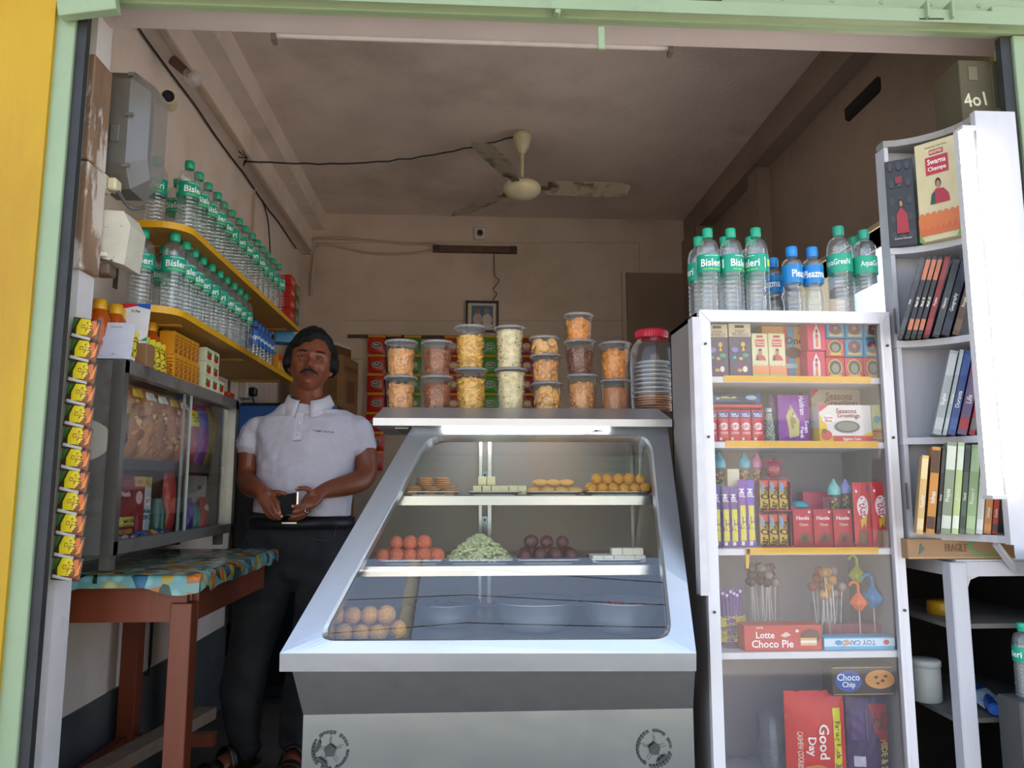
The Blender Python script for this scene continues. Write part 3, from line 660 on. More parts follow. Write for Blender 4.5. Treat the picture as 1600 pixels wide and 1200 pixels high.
inca(carton('k', .12, .19, .07, '#7a1016', [('t', .5, .78, .09, 'Nestle', '#e8d8c8', 0, .6), ('t', .5, .36, .13, 'FREE', '#f2e6d8', 0, .9), ('t', .5, .2, .07, 'CARDS INSIDE', '#e0b04a', 0, .9)]), 'chocolate_box', .18, ZL, 'dark red box reading FREE on the lower shelf of the left showcase', cat='box')
inca(carton('k', .085, .2, .06, '#8c1a22', [('r', 0, .85, 1, 1, '#cf9a48'), ('t', .5, .92, .06, 'LOVE', '#7a1016', 0, .7), ('e', .5, .68, .28, .1, '#d9b8b0'), ('e', .4, .3, .16, .12, '#b04450')]), 'chocolate_box', .285, ZL, 'red box with a tan LOVE band on the lower shelf of the left showcase', cat='box')
inca(packet(.11, .2, .014, '#b9bec0', [('r', 0, .84, 1, 1, '#c9a21c'), ('t', .5, .91, .06, 'FREE', '#5a3210', 0, .7), ('e', .5, .62, .3, .07, '#e8e4e0'), ('t', .5, .62, .08, 'LION', '#8a1420', 0, .5), ('t', .5, .46, .07, 'Arabian', '#2a2a2a', 0, .7), ('t', .5, .36, .07, 'DATES', '#2a2a2a', 0, .7)]), 'date_pouch', .395, ZL, 'white pouch with the word DATES on the lower shelf of the left showcase', cat='pouch')
inca(MB().lathe([(.03, 0), (.032, .01), (.032, .09), (.022, .11), (.022, .13)], mat('#2f5a44', .2), 18), 'glass_jar', .5, ZL, 'small dark green jar behind the glass joint of the left showcase', cat='jar')
inca(packet(.1, .22, .02, '#c03a2a', [('e', .5, .5, .2, .1, '#d86a4a')]), 'snack_packet', .6, ZL, 'plain orange-red pouch on the lower shelf of the left showcase', tilt=0)
inca(carton('k', .11, .21, .05, '#a89f94', [('r', .1, .75, .5, .82, '#5a4238'), ('t', .5, .5, .09, 'SOAP', '#6a5a50', 0, .5)]), 'beige_box', .86, ZL, 'greyish beige box at the far end of the lower shelf in the left showcase', cat='box')
inca(packet(.08, .13, .02, '#432a7a', [('e', .4, .6, .2, .2, '#6a48a8')]), 'snack_packet', .69, ZL, 'violet pouch on the lower shelf of the left showcase', dx=-.005)
inca(packet(.07, .11, .02, '#1f7a7a', [('e', .5, .5, .2, .2, '#5ab0a8')]), 'snack_packet', .76, ZL, 'teal pouch on the lower shelf of the left showcase', dx=-.005)
inca(packet(.07, .13, .02, '#b32a2a', [('e', .5, .7, .3, .1, '#e0d0c8')]), 'snack_packet', .83, ZL, 'red pouch with a white spot, far right on the lower shelf of the left showcase', dx=-.012)
cols = [('#c01f5c', 'pink'), ('#b8401c', 'orange'), ('#54486a', 'grey-violet'), ('#a8a0a8', 'silver'), ('#2a2440', 'dark indigo'), ('#1f4f8c', 'blue'), ('#1f7894', 'turquoise'), ('#a03040', 'crimson'), ('#b59a1c', 'yellow'), ('#1c3fa0', 'royal blue')]
for i, (c, nm) in enumerate(cols):
    mb = MB(); mb.ball((0, 0, 0), .02, M(c, .2), (1, 1, .8), 12, jit=.4, seed=i)
    for s in (-1, 1): mb.add([(s*.016, 0, 0), (s*.034, -.012, .006), (s*.034, .012, -.004), (s*.034, 0, .012)], [(0, 1, 3), (0, 3, 2), (0, 2, 1), (1, 2, 3)], M(c, .2))
    o = mb.build('wrapped_sweet', None, (ox+W2-.058, CY0+.05+.045*i, CZ0+.031), (0, 0, R(60+i*37))); tag(o, '%s wrapped sweet at the foot of the glass in the left showcase' % nm, 'sweet', 'wrapped sweets in the left showcase')
inca(packet(.1, .03, .01, '#c4b01c', [('t', .5, .5, .5, 'MUNCH', '#4a2a10', 0, .7)]), 'snack_packet', .2, .065, 'thin yellow bar lying over the wrapped sweets in the left showcase', dx=-.004)
# things on top of the showcase
ZT = CZ1+.004
t0 = None
for i in range(9):
    lab = 'orange yellow-capped juice bottle on the left showcase, %s from the near end' % ORD[i]
    loc = (-1.055+(.018 if i % 2 else 0), CY0+.045+i*.062, ZT)
    if t0 is None:
        t0 = thing('juice_bottle', lab, 'bottle', loc, 0, 'orange bottles on the left showcase')
        MB().lathe([(.03, 0), (.032, .005), (.032, .05), (.028, .06), (.032, .07), (.031, .12), (.018, .15), (.014, .155)], mat('#b0500f', .2), 18).build('body', t0)
        MB().lathe([(.0185, .146), (.0195, .148), (.0195, .174), (.017, .176)], mat('#e0a410', .35), 18).build('cap', t0)
    else: dup(t0, loc, None, lab)
t0 = None
for i in range(8):
    mb = None
    lab = 'yellow candy sachet standing on the left showcase, %s from the near end' % ORD[i]
    loc = (-1.0, CY0+.072+i*.041, ZT)
    if t0 is None: t0 = packet(.05, .105, .016, '#d2c11c', [('t', .5, .5, .32, 'FUNDA', '#5a1a1a', R(90), .8), ('r', 0, .82, 1, 1, '#e0cf3c')]).build('candy_sachet', None, loc, (0, 0, R(60))); tag(t0, lab, 'sachet', 'yellow sachets on the left showcase')
    else:
        o = t0.copy(); C.objects.link(o); o.location = loc; o['label'] = lab; o.rotation_euler = (0, R(-6), R(60+rnd.uniform(-10, 10)))
RT = [('t', .5, .5, .5, 'ROOTT', '#7a1a14', R(90), .8), ('r', 0, 0, .12, 1, '#e8b53a')]
stack('drink_carton', 'carton', .036, .078, .05, '#d8921c', RT, [(-.99, CY0+.405+k*.04, ZT) for k in range(6)], lambda i: 'orange drink carton in the bottom row on the left showcase, %s from the near end' % ORD[i], 'orange cartons on the left showcase', side=[('t', .5, .5, .5, 'ROOTT', '#7a1a14', R(90), .8)])
stack('drink_carton', 'carton', .036, .078, .05, '#d8921c', RT, [(-.995, CY0+.405+k*.04, ZT+.0785) for k in range(6)]+[(-1.045, CY0+.405+k*.04, ZT+.0785) for k in range(0)], lambda i: 'orange drink carton in the upper row on the left showcase, %s from the near end' % ORD[i], 'orange cartons on the left showcase')
FR = [('e', .5, .35, .3, .2, '#b01f1c'), ('e', .35, .6, .14, .2, '#4a6a28'), ('e', .65, .6, .12, .14, '#8a2a1c')]
stack('juice_pack', 'carton', .075, .05, .08, '#c9cda8', FR, [(-.995, CY0+.69+k*.078, ZT+j*.0505) for j in range(3) for k in range(2)]+[(-.995, CY0+.846, ZT)], lambda i: 'white juice pack with red fruit, %s of its stack on the left showcase' % ORD[i], 'white juice packs on the left showcase')
tag(carton('r', .09, .02, .07, '#a8201c', [('r', .1, .2, .4, .8, '#e0561c')]).build('red_packet', None, (-.985, CY0+.955, ZT), (0, 0, R(90))), 'flat red and orange packet at the far end of the left showcase top', 'packet')
# stand cards with blank payment panels
def card(loc, w, h, rz, lab, col, items, tilt=R(-10)):
    t = thing('counter_card', lab, 'sign card', loc, rz)
    MB().box(-w/2, w/2, -.0015, .0015, 0, h, M(col)).gfx(flatS(w, h, -.0015), w, h, items).build('card', t, None, (tilt, 0, 0))
    MB().box(-w/2, w/2, -.01, .03, 0, .008, '#d8d8dc', bev=.001).build('foot', t)
card((aY(176, 553, 2.19).x, 2.19, ZT), .1, .11, R(2), 'white card stand with a blank panel at the near end of the left showcase top', '#d3d3dc', [('t', .5, .88, .05, 'Scan and pay', '#8c8c94', 0, .5), ('t', .5, .14, .04, 'UPI', '#8c8c94', 0, .3)])
p = aY(212, 497, 2.33)
card((p.x-.005, 2.33, ZT+.07), .08, .13, R(6), 'white payment card with red, blue and green corners leaning by the lower yellow shelf', '#e2e2e4', [('p', ((0, 1), (0, .86), (.5, .94), (.5, 1)), '#cf3038'), ('p', ((.5, 1), (.5, .94), (1, .86), (1, 1)), '#2c5cae'), ('p', ((.6, 0), (1, 0), (1, .18)), '#1f9450'), ('t', .5, .8, .08, 'G Pay', '#5a5a60', 0, .6), ('t', .5, .2, .05, 'Dutta Variety', '#40407a', 0, .8)])
tag(MB().box(-.045, .045, -.03, .03, 0, .07, CARTON, bev=.002).build('small_carton', None, (p.x-.0, 2.345, ZT)), 'little brown carton propping the payment card on the left showcase', 'carton')
# ---------------------------------------------------------------- table with patterned cloth
TZ = .838; TY0, TY1, TX0, TX1 = 2.13, 3.0, XL+.01, -.705
t = thing('wooden_table', 'reddish-brown wooden table under the left showcase', 'table', (0, 0, 0))
for (x, y) in ((TX1-.06, TY0+.07), (TX0+.05, TY0+.07), (TX0+.05, TY1-.2)):
    MB().box(x-.028, x+.028, y-.028, y+.028, 0, TZ-.08, REDWOOD, bev=.002).build('leg', t)
MB().box(TX0+.0, TX1-.01, TY0+.03, TY1-.02, TZ-.035, TZ-.01, REDWOOD).build('tabletop', t)
for a in ((TX0+.05, TX1-.05, TY0+.055, TY0+.08), (TX0+.05, TX1-.05, TY1-.085, TY1-.06), (TX1-.05, TX1-.03, TY0+.09, TY1-.09), (TX0+.03, TX0+.05, TY0+.09, TY1-.09)):
    MB().box(*a, TZ-.13, TZ-.035, REDWOOD).build('apron', t)
MB().box(TX0+.03, TX0+.06, TY0+.1, TY1-.2, .2, .24, REDWOOD).box(TX0+.06, -.85, TY1-.22, TY1-.18, .2, .24, REDWOOD).box(TX0+.06, -.79, TY0+.1, TY0+.13, .2, .24, REDWOOD).build('stretcher', t)
def clothmat():
    m = bpy.data.materials.new('patterned_oilcloth'); m.use_nodes = True; n = m.node_tree; b = n.nodes['Principled BSDF']; b.inputs['Roughness'].default_value = .22
    tc = n.nodes.new('ShaderNodeTexCoord'); v = n.nodes.new('ShaderNodeTexVoronoi'); v.inputs['Scale'].default_value = 26; n.links.new(tc.outputs['Object'], v.inputs['Vector'])
    r = n.nodes.new('ShaderNodeValToRGB'); r.color_ramp.interpolation = 'CONSTANT'
    for pos, c in ((0, '#7fa9a4'), (.3, '#c46f1c'), (.45, '#88a898'), (.55, '#20402c'), (.66, '#a8a878'), (.8, '#34607a'), (.9, '#c9a03a')):
        e = r.color_ramp.elements.new(pos) if pos else r.color_ramp.elements[0]; e.color = lin(c)
    r.color_ramp.elements.remove(r.color_ramp.elements[-1])
    s = n.nodes.new('ShaderNodeSeparateColor'); n.links.new(v.outputs['Color'], s.inputs[0]); n.links.new(s.outputs[0], r.inputs[0])
    d = n.nodes.new('ShaderNodeValToRGB'); d.color_ramp.elements[0].color = (1, 1, 1, 1); d.color_ramp.elements[0].position = .3; d.color_ramp.elements[1].color = (.25, .4, .4, 1); d.color_ramp.elements[1].position = .55
    n.links.new(v.outputs['Distance'], d.inputs[0]); x = n.nodes.new('ShaderNodeMix'); x.data_type = 'RGBA'; x.blend_type = 'MULTIPLY'; x.inputs[0].default_value = .6
    n.links.new(r.outputs[0], x.inputs[6]); n.links.new(d.outputs[0], x.inputs[7]); n.links.new(x.outputs[2], b.inputs['Base Color']); return m
CLOTH = clothmat()
mb = MB(); n = 40; prof = [(TX0, TZ)]
vs = []; cols_ = 0
xs = [TX0, TX0+.2, TX1-.02, TX1-.005, TX1, TX1+.002]; zs = [0, 0, 0, -.004, -.018, -.045]
for j in range(n+1):
    y = TY0+(TY1-TY0)*j/n
    for i, x in enumerate(xs):
        wob = .006*math.sin(j*.9) if i > 3 else 0
        vs.append((x+wob*(i == 5), y, TZ+zs[i]+(wob*.8+.01*noise.noise(Vector((j*.3, 0, 0))) if i == 5 else 0)))
K = len(xs)
fs = [(j*K+i, j*K+i+1, (j+1)*K+i+1, (j+1)*K+i) for j in range(n) for i in range(K-1)]
mb.add(vs, fs, CLOTH, True)
vs = []; 
for i in range(n+1):
    x = TX0+(TX1-TX0)*i/n
    for k, (dy, dz) in enumerate(((.03, 0), (.005, -.002), (-.002, -.014), (-.004, -.034-.02*max(0, math.sin(i*.22))))): vs.append((x, TY0+dy, TZ+dz+.0005))
mb.add(vs, [(i*4+k, (i+1)*4+k, (i+1)*4+k+1, i*4+k+1) for i in range(n) for k in range(3)], CLOTH, True)
tag(mb.build('table_cloth'), 'shiny oilcloth with orange and green pattern draped over the wooden table', 'tablecloth')
tag(MB().bar((-1.08, 2.2, .262), (-.93, 2.96, .262), .07, .04, mat('#7a6654', .7, 0, .2, 12)).build('wooden_plank'), 'rough wooden plank lying across the stretchers under the table', 'plank')
tag(MB().tube([(XL+.005, 3.03, .78), (XL+.03, 3.03, .77), (XL+.03, 3.03, .42), (XL+.03, 3.02, .38), (XL+.03, 3.0, .39)], .006, WIRE).build('hooked_rod'), 'thin black rod with a hooked end hanging below the far end of the table', 'rod')
# ---------------------------------------------------------------- hanging sachets beside the pillar
t = thing('sachet_strip', 'hanging strip of yellow and brown snack sachets on the left pillar', 'sachet strip', (-.955, 1.95, 0))
pp = None
for i in range(12):
    y0 = 497+i*34.2; y1 = y0+34
    a = aY(88+(135-122)*0-(i*1.3)+28, y1, 1.95)
    xc = aY(132-i*2.65, (y0+y1)/2, 1.95).x
    top = aY(110, y0, 1.95).z; bot = aY(110, y1, 1.95).z
    if pp is None:
        mb = packet(.064, (top-bot)*.99, .007, '#4a3020', [('r', .52, .1, .98, .85, '#7a4526'), ('p', ((.18, .55), (.28, .97), (.62, .97), (.78, .6), (.62, .22), (.22, .2)), '#dcc416'), ('t', .5, .6, .2, 'CUP', '#8a3a14', 0, .3), ('p', ((.02, .9), (.2, .95), (.1, .5), (.0, .4)), '#39702a'), ('p', ((.05, .1), (.05, .24), (.75, .12), (.75, .0)), '#c9c9c9'), ('p', ((.7, .9), (.85, .3), (.95, .35), (.85, .95)), '#c8641e'), ('p', ((.8, .2), (.97, .9), (.93, .3)), '#e08a3a')])
        pp = mb.build('sachet', t, (xc+.955, 0, bot), (0, R(6), R(10)))
    else:
        o = pp.copy(); C.objects.link(o); o.parent = t; o.location = (xc+.955, 0, bot)
# ================================================================ STEEL SWEET COUNTER
PN = Vector((0, .57, -.4)); PA = Vector((0, 1.9, .68))      # the slanted glass front
def pf(x, y, off=0): return aP(x, y, PA+PN.normalized()*off, PN)
ct = thing('display_counter', 'stainless steel sweet counter with a slanted glass front', 'counter', (.07, 2.2, 0))
CO = Vector((.07, 2.2, 0))
def cb(mb, name, parent=None):
    mb.v = [p-CO for p in mb.v]; return mb.build(name, parent or ct)
def rrect(c, r, n=6):
    out = []; K = len(c)
    for i in range(K):
        p = Vector(c[i]); a = (Vector(c[i-1])-p).normalized(); b = (Vector(c[(i+1) % K])-p).normalized(); 
        q0 = p+a*r; q1 = p+b*r
        for k in range(n+1):
            t = k/n; out.append(q0*(1-t)**2+p*2*t*(1-t)+q1*t*t)
    return out
outer = [(644, 667), (1043, 667), (1088, 1021), (437, 1021)]
inner = [(672, 681), (1014, 681), (1046, 996), (502, 999)]
ri = rrect(inner, 30); K = len(ri)
# outer ring sampled to match the inner corners
ro = []
for i in range(4):
    p = Vector(outer[i]); prv = Vector(outer[i-1]); nx = Vector(outer[(i+1) % 4])
    for k in range(7):
        t = (k-3)/3; q = p+(prv-p)*(.06*-t) if t < 0 else p+(nx-p)*(.06*t); ro.append(q)
nrm = PN.normalized()
mb = MB(); FR_ = mat('#c8ccd0', .38, 1, .04, 5, .06, 5)
O3 = [pf(*q) for q in ro]; I3 = [pf(*q) for q in ri]
E3 = [pf(*q, off=-.008) for q in [Vector(a)+(Vector(b)-Vector(a))*.12 for a, b in zip(ri, ro)]]     # raised bead around the glass
mb.add(O3+E3, [(i, (i+1) % K, K+(i+1) % K, K+i) for i in range(K)], FR_)
mb.add(E3+I3, [(i, (i+1) % K, K+(i+1) % K, K+i) for i in range(K)], FR_)
IB = [p+nrm*.03 for p in I3]; mb.add(I3+IB, [(i, (i+1) % K, K+(i+1) % K, K+i) for i in range(K)], FR_)
cb(mb, 'glass_frame')
mb = MB(); mb.add([p+nrm*.006 for p in I3], [list(range(K))], clear('counter_glass', (.95, .97, .98), .012, 1.52, 0, 3.0)); cb(mb, 'front_glass')
tl, tr, br, bl = [pf(*q) for q in outer]
YBK = 2.64
# lip
lipb = .042
mb = MB(); dn = Vector((0, .004, -lipb))
mb.add([bl, br, br+dn, bl+dn, bl+Vector((.0, .05, -lipb)), br+Vector((0, .05, -lipb)), bl+Vector((0, .05, 0)), br+Vector((0, .05, 0))],
       [(0, 3, 2, 1), (3, 4, 5, 2), (0, 6, 4, 3), (1, 2, 5, 7)], mat('#bfc0c0', .2, 1, .06, 4, .25, 6)); cb(mb, 'front_lip')
# sides (slanting like the frame), back, body
def q4(mb, a, b, c, d, m): mb.add([a, b, c, d], [(0, 1, 2, 3)], m)
mb = MB(); IN = mat('#8f8d88', .4, .85, .1, 9, .05, 30)
for f, g in ((bl, tl), (br, tr)):
    s = .004 if f is bl else -.004
    fb, gb = Vector((f.x, YBK, f.z)), Vector((g.x, YBK, g.z)); o = Vector((s, 0, 0))
    mb.add([f, fb, gb, g, f+o, fb+o, gb+o, g+o], [(0, 1, 2, 3), (7, 6, 5, 4), (0, 4, 5, 1), (3, 2, 6, 7), (1, 5, 6, 2), (0, 3, 7, 4)], IN)
cb(mb, 'side_panel')
mb = MB(); zb0 = bl.z-.005; zt0 = tl.z
mb.add([(bl.x, YBK, zb0), (br.x, YBK, zb0), (tr.x, YBK, zt0), (tl.x, YBK, zt0), (bl.x, YBK+.01, zb0), (br.x, YBK+.01, zb0), (tr.x, YBK+.01, zt0), (tl.x, YBK+.01, zt0)],
       [(0, 1, 2, 3), (7, 6, 5, 4), (0, 4, 5, 1), (3, 2, 6, 7), (0, 3, 7, 4), (1, 5, 6, 2)], mat('#8f9192', .45, .3, .1, 3, .04, 60, aniso=(1, 1, .1), dirt='#a08c7c', dscale=2, dlo=.5, dhi=.7)); cb(mb, 'back_panel')
for px in (757, 992):
    a = aY(px, 700, YBK-.02)
    o = cb(MB().box(a.x-.018, a.x-.008, YBK-.02, YBK, zb0+.01, zt0-.005, STEEL).box(a.x+.012, a.x+.024, YBK-.02, YBK, zb0+.01, zt0-.005, STEEL).box(a.x-.008, a.x+.012, YBK-.006, YBK, zb0+.01, zt0-.005, OLDST), 'door_track')
    for zz in ((1.02, 1.12), (.9, .97)):
        if px < 800: cb(MB().box(a.x-.007, a.x+.011, YBK-.014, YBK-.006, zz[0], zz[1], mat('#7d939c', .15, 1)).cyl((a.x+.002, YBK-.016, zz[1]-.012), (a.x+.002, YBK-.012, zz[1]-.012), .004, WIRE), 'latch_plate')
mb = MB(); bt = [aY(455, 1046, 1.95), aY(1087, 1043, 1.95)]; bm = [aY(474, 1117, 2.02), aY(1083, 1114, 2.02)]
xa, xb, xc_, xd = bt[0].x, bt[1].x, bm[0].x, bm[1].x; zt1 = bl.z-lipb; zm = bm[0].z
V = [(xa, 1.95, zt1), (xb, 1.95, zt1), (xd, 2.02, zm), (xc_, 2.02, zm), (xa, YBK, zt1), (xb, YBK, zt1), (xd, YBK, zm), (xc_, YBK, zm)]
mb.add(V, [(3, 2, 1, 0), (0, 1, 5, 4), (0, 4, 7, 3), (1, 2, 6, 5), (5, 6, 7, 4)], BODYST)
LOW = mat('#8e9291', .26, .95, .06, 5, .22, 4)
mb.box(xc_, xd, 2.02, YBK, .0, zm, LOW); cb(mb, 'body')
DECK = pf(760, 999).z-.03
mb = MB(); mb.box(bl.x+.01, br.x-.01, 1.96, YBK-.005, zt1, DECK, IN); cb(mb, 'deck')
# worn football stickers
def football(px, py, rad, seed, lab):
    p = aY(px, py, 2.02); rr = random.Random(seed); mb = MB()
    S = lambda u, v, e: Vector(((u-.5)*2*rad, -e, (v-.5)*2*rad))
    ink = mat('#3b403d', .7, 0, .3, 40); T = []
    for k in range(30):
        if rr.random() < .2: continue
        a = 2*math.pi*k/30; b = a+.17; r0 = rr.uniform(.4, .43)
        T.append(('p', [(.5+r0*math.cos(a), .5+r0*math.sin(a)), (.5+.49*math.cos(a), .5+.49*math.sin(a)), (.5+.49*math.cos(b), .5+.49*math.sin(b)), (.5+r0*math.cos(b), .5+r0*math.sin(b))], ink))
    T.append(('p', [(.5+.17*math.cos(R(90+72*k)), .5+.17*math.sin(R(90+72*k))) for k in range(5)], ink))
    for k in range(5):
        a = R(90+72*k); c, s = math.cos(a), math.sin(a)
        T.append(('p', [(.5+.17*c-.008*s, .5+.17*s+.008*c), (.5+.34*c-.008*s, .5+.34*s+.008*c), (.5+.34*c+.008*s, .5+.34*s-.008*c), (.5+.17*c+.008*s, .5+.17*s-.008*c)], ink))
        if k in ((1, 2) if seed == 1 else (3,)): T.append(('p', [(.5+.42*math.cos(a+R(x)), .5+.42*math.sin(a+R(x))) for x in (-28, 28)]+[(.5+.3*math.cos(a+R(x)), .5+.3*math.sin(a+R(x))) for x in (18, -18)], ink))
    mb.gfx(S, 2*rad, 2*rad, T); o = mb.build('football_sticker', ct, Vector((p.x, 2.0195, p.z))-CO); o['label'] = lab
football(516, 1172, .047, 1, 'worn black football sticker, left one'); football(1022, 1169, .047, 3, 'worn black football sticker, right one')
# lid
mb = MB(); fl = aY(583, 653, 2.27); frr = aY(1050, 653, 2.27); zl = fl.z; X0, X1 = fl.x, frr.x
SEC = [(2.27, -.022), (2.27, .0), (2.36, .041), (YBK+.03, .041), (YBK+.03, -.024)]
n = len(SEC); mb.add([(X0 if k in (0, 1, 4) else X0+.02, y, zl+z) for k, (y, z) in enumerate(SEC)]+[(X1 if k in (0, 1, 4) else X1-.02, y, zl+z) for k, (y, z) in enumerate(SEC)],
    [(i, n+i, n+(i+1) % n, (i+1) % n) for i in range(n)]+[list(range(n))[::-1], list(range(n, 2*n))], mat('#bdbdbd', .38, .8, .06, 8, .05, 20)); cb(mb, 'lid')
ZL_ = zl+.041
cb(MB().box(X0+.06, X0+.1, 2.32, 2.55, tl.z-.004, zl-.024, IN).box(X1-.07, X1-.04, 2.32, 2.55, tl.z-.004, zl-.024, IN), 'lid_support')
a = aY(692, 670, 2.29); b = aY(952, 670, 2.29)
cb(MB().cyl((a.x, 2.295, a.z+.002), (b.x, 2.295, b.z+.002), .0085, emit('counter_tube_glow', (1, .99, .98), 9)), 'tube_lamp')
cb(MB().tube([(b.x-.08, 2.288, b.z+.006), (b.x-.05, 2.284, b.z-.004), (b.x+.05, 2.29, b.z-.012), (b.x+.09, 2.3, b.z-.004)], .0018, WIRE), 'lamp_wire')
# inner shelves
def sidex(z, f, g): return f.x+(g.x-f.x)*(z-f.z)/(g.z-f.z)
s1 = aY(800, 775, 2.25).z; s2 = aY(800, 884, 2.13).z
for z, y0 in ((s1, 2.25), (s2, 2.13)):
    xl = sidex(z, bl, tl)+.006; xr = sidex(z, br, tr)-.006
    cb(MB().box(xl, xr, y0, YBK-.025, z-.006, z, IN).box(xl, xr, y0-.003, y0, z-.026, z, mat('#c9cbcc', .2, 1, .05, 5, .1, 6)), 'glass_shelf' if 0 else 'shelf')
FZ = DECK
# trays and sweets -------------------------------------------------
def tray(x0, x1, y0, y1, z, lab):
    t = thing('steel_tray', lab, 'tray', ((x0+x1)/2, (y0+y1)/2, z)); w = (x1-x0)/2; d = (y1-y0)/2; mb = MB(); P = []
    for k, (q, zz) in enumerate(((-.01, .001), (-.01, .0025), (0, .0115), (.004, .0125), (.004, .011), (-.001, .0105))):
        c = [(-w-q, -d-q), (w+q, -d-q), (w+q, d+q), (-w-q, d+q)]; P += [(p.x, p.y, zz) for p in rrect([(a, b, 0) for a, b in c], .02, 4)]
    n = len(P)//6
    fs = [(k*n+i, k*n+(i+1) % n, (k+1)*n+(i+1) % n, (k+1)*n+i) for k in range(5) for i in range(n)]+[list(range(n))[::-1], list(range(n, 2*n))]
    mb.add(P, fs, STEEL, False); mb.build('dish', t); return t
def trpx(x0, x1, yb, Y, z): return aY(x0, yb, Y).x, aY(x1, yb, Y).x
TR = {}
for k, (a, b, lab) in enumerate(((627, 718, 'leftmost steel tray on the top shelf of the sweet counter, holding round biscuits'), (730, 815, 'steel tray of pale square sweets on the top shelf of the counter'), (822, 912, 'steel tray of oval buns on the top shelf of the counter'), (918, 1022, 'rightmost steel tray on the top shelf, holding orange laddus'))):
    x0, x1 = trpx(a, b, 770, 2.27, s1); TR['a', k] = (x0, x1); tray(x0, x1, 2.28, 2.44, s1+.0005, lab)
for k, (a, b, lab) in enumerate(((590, 690, 'leftmost steel tray on the middle shelf, holding reddish-orange balls'), (698, 802, 'steel tray under the heap of pale green sweets'), (810, 908, 'steel tray under the dark maroon balls on the middle shelf'), (925, 1012, 'rightmost steel tray on the middle shelf, holding white slabs'))):
    x0, x1 = trpx(a, b, 876, 2.15, s2); TR['b', k] = (x0, x1); tray(x0, x1, 2.16, 2.32, s2+.0005, lab)
def many(base, locs, labf, cat, grp, rzj=3.14, scj=.06):
    for i, l in enumerate(locs):
        if i == 0: o = base; 
        else: o = base.copy(); C.objects.link(o)
        o.location = l; o.rotation_euler = (0, 0, rnd.uniform(-rzj, rzj)); s = 1+rnd.uniform(-scj, scj); o.scale = (s, s, 1 if rzj < 1 else s); tag(o, labf(i), cat, grp)
# biscuits
def biscuit():
    return MB().lathe([(.018, 0), (.023, .001), (.0245, .003), (.023, .0055), (.012, .0062), (.001, .0058)], mat('#c08a52', .7, 0, .2, 60, .4, 160), 18).build('round_biscuit')
x0, x1 = TR['a', 0]; z0 = s1+.0035; L = []; LB = []
for si, (f, yy, n_) in enumerate(((.17, 2.305, 4), (.5, 2.305, 4), (.82, 2.305, 4), (.36, 2.355, 8), (.67, 2.355, 8))):
    for k in range(n_):
        L.append((x0+(x1-x0)*f+rnd.uniform(-.003, .003), yy+rnd.uniform(-.002, .002), z0+k*.0064))
        LB.append('round biscuit, %s from the bottom of the %s pile on the leftmost top tray' % (ORD[k], ('front left', 'front middle', 'front right', 'back left', 'back right')[si]))
many(biscuit(), L, lambda i: LB[i], 'biscuit', 'piled round biscuits')
x0, x1 = TR['a', 1]; z0 = s1+.0035; L = []; LB = []
for i in range(6): L.append((x0+.03+i*.0268, 2.305, z0)); LB.append('pale square sweet, %s from the left in the front row on the top shelf' % ORD[i])
for i in range(5): L.append((x0+.035+i*.0278, 2.34, z0)); LB.append('pale square sweet, %s from the left in the back row on the top shelf' % ORD[i])
for i in range(2): L.append((x0+.045+i*.027, 2.338, z0+.027)); LB.append('pale square sweet lying on the others, %s from the left on the top shelf' % ORD[i])
many(MB().box(-.0125, .0125, -.0125, .0125, 0, .0265, mat('#d9cf9e', .6, 0, .06, 30, .2, 90), bev=.0015).build('square_sweet'), L, lambda i: LB[i], 'sweet', 'pale square sweets on the top shelf', .12, .02)
x0, x1 = TR['a', 2]; L = []; LB = []
for i in range(4): L.append((x0+.025+i*.042, 2.305, z0)); LB.append('golden oval bun, %s from the left in the front row of its tray' % ORD[i])
for i in range(4): L.append((x0+.03+i*.041, 2.35, z0)); LB.append('golden oval bun, %s from the left in the back row of its tray' % ORD[i])
for i in range(3): L.append((x0+.047+i*.04, 2.33, z0+.0225)); LB.append('golden oval bun lying on top, %s from the left' % ORD[i])
BUN = MB().ball((0, 0, .0118), .0235, mat('#dba85a', .55, 0, .12, 40, .2, 90), (1., .8, .5), 14).ball((0, 0, .021), .006, mat('#e8cf8c', .6), (1.4, .8, .4), 8).build('oval_bun')
many(BUN, L, lambda i: LB[i], 'bun', 'golden oval buns on the top shelf', .3)
def laddus(nm, col, r, rows, lf, grp, cat='sweet', bump=.6, rough=.5):
    b = MB().ball((0, 0, r), r, mat(col, rough, 0, .16, 90, bump, 220), (1, 1, 1), 16, jit=.06).build(nm)
    L = []; LB = []
    for nmr, xs_, y, z in rows:
        for i, x in enumerate(xs_): L.append((x, y, z)); LB.append(lf(nmr, ORD[i]))
    many(b, L, lambda i: LB[i], cat, grp)
x0, x1 = TR['a', 3]; ln = lambda a, b, n: [a+(b-a)*i/(n-1) for i in range(n)]
laddus('orange_laddu', '#e09a1c', .0172, [('front', ln(x0+.018, x1-.018, 6), 2.3, z0), ('back', ln(x0+.02, x1-.02, 5), 2.337, z0), ('top', ln(x0+.035, x1-.03, 5), 2.317, z0+.029)],
       lambda r, o: 'orange laddu, %s from the left in the %s row of the rightmost top tray' % (o, r), 'orange laddus on the top shelf')
x0, x1 = TR['b', 0]; z0 = s2+.0035
laddus('red_sweet_ball', '#d4694a', .0205, [('front', ln(x0+.01, x1-.012, 5), 2.18, z0), ('back', ln(x0+.025, x1-.03, 4), 2.222, z0), ('top', ln(x0+.045, x1-.05, 3), 2.2, z0+.034)],
       lambda r, o: 'reddish-orange sweet ball, %s from the left in the %s row of its tray' % (o, r), 'reddish-orange balls on the middle shelf')
x0, x1 = TR['b', 2]
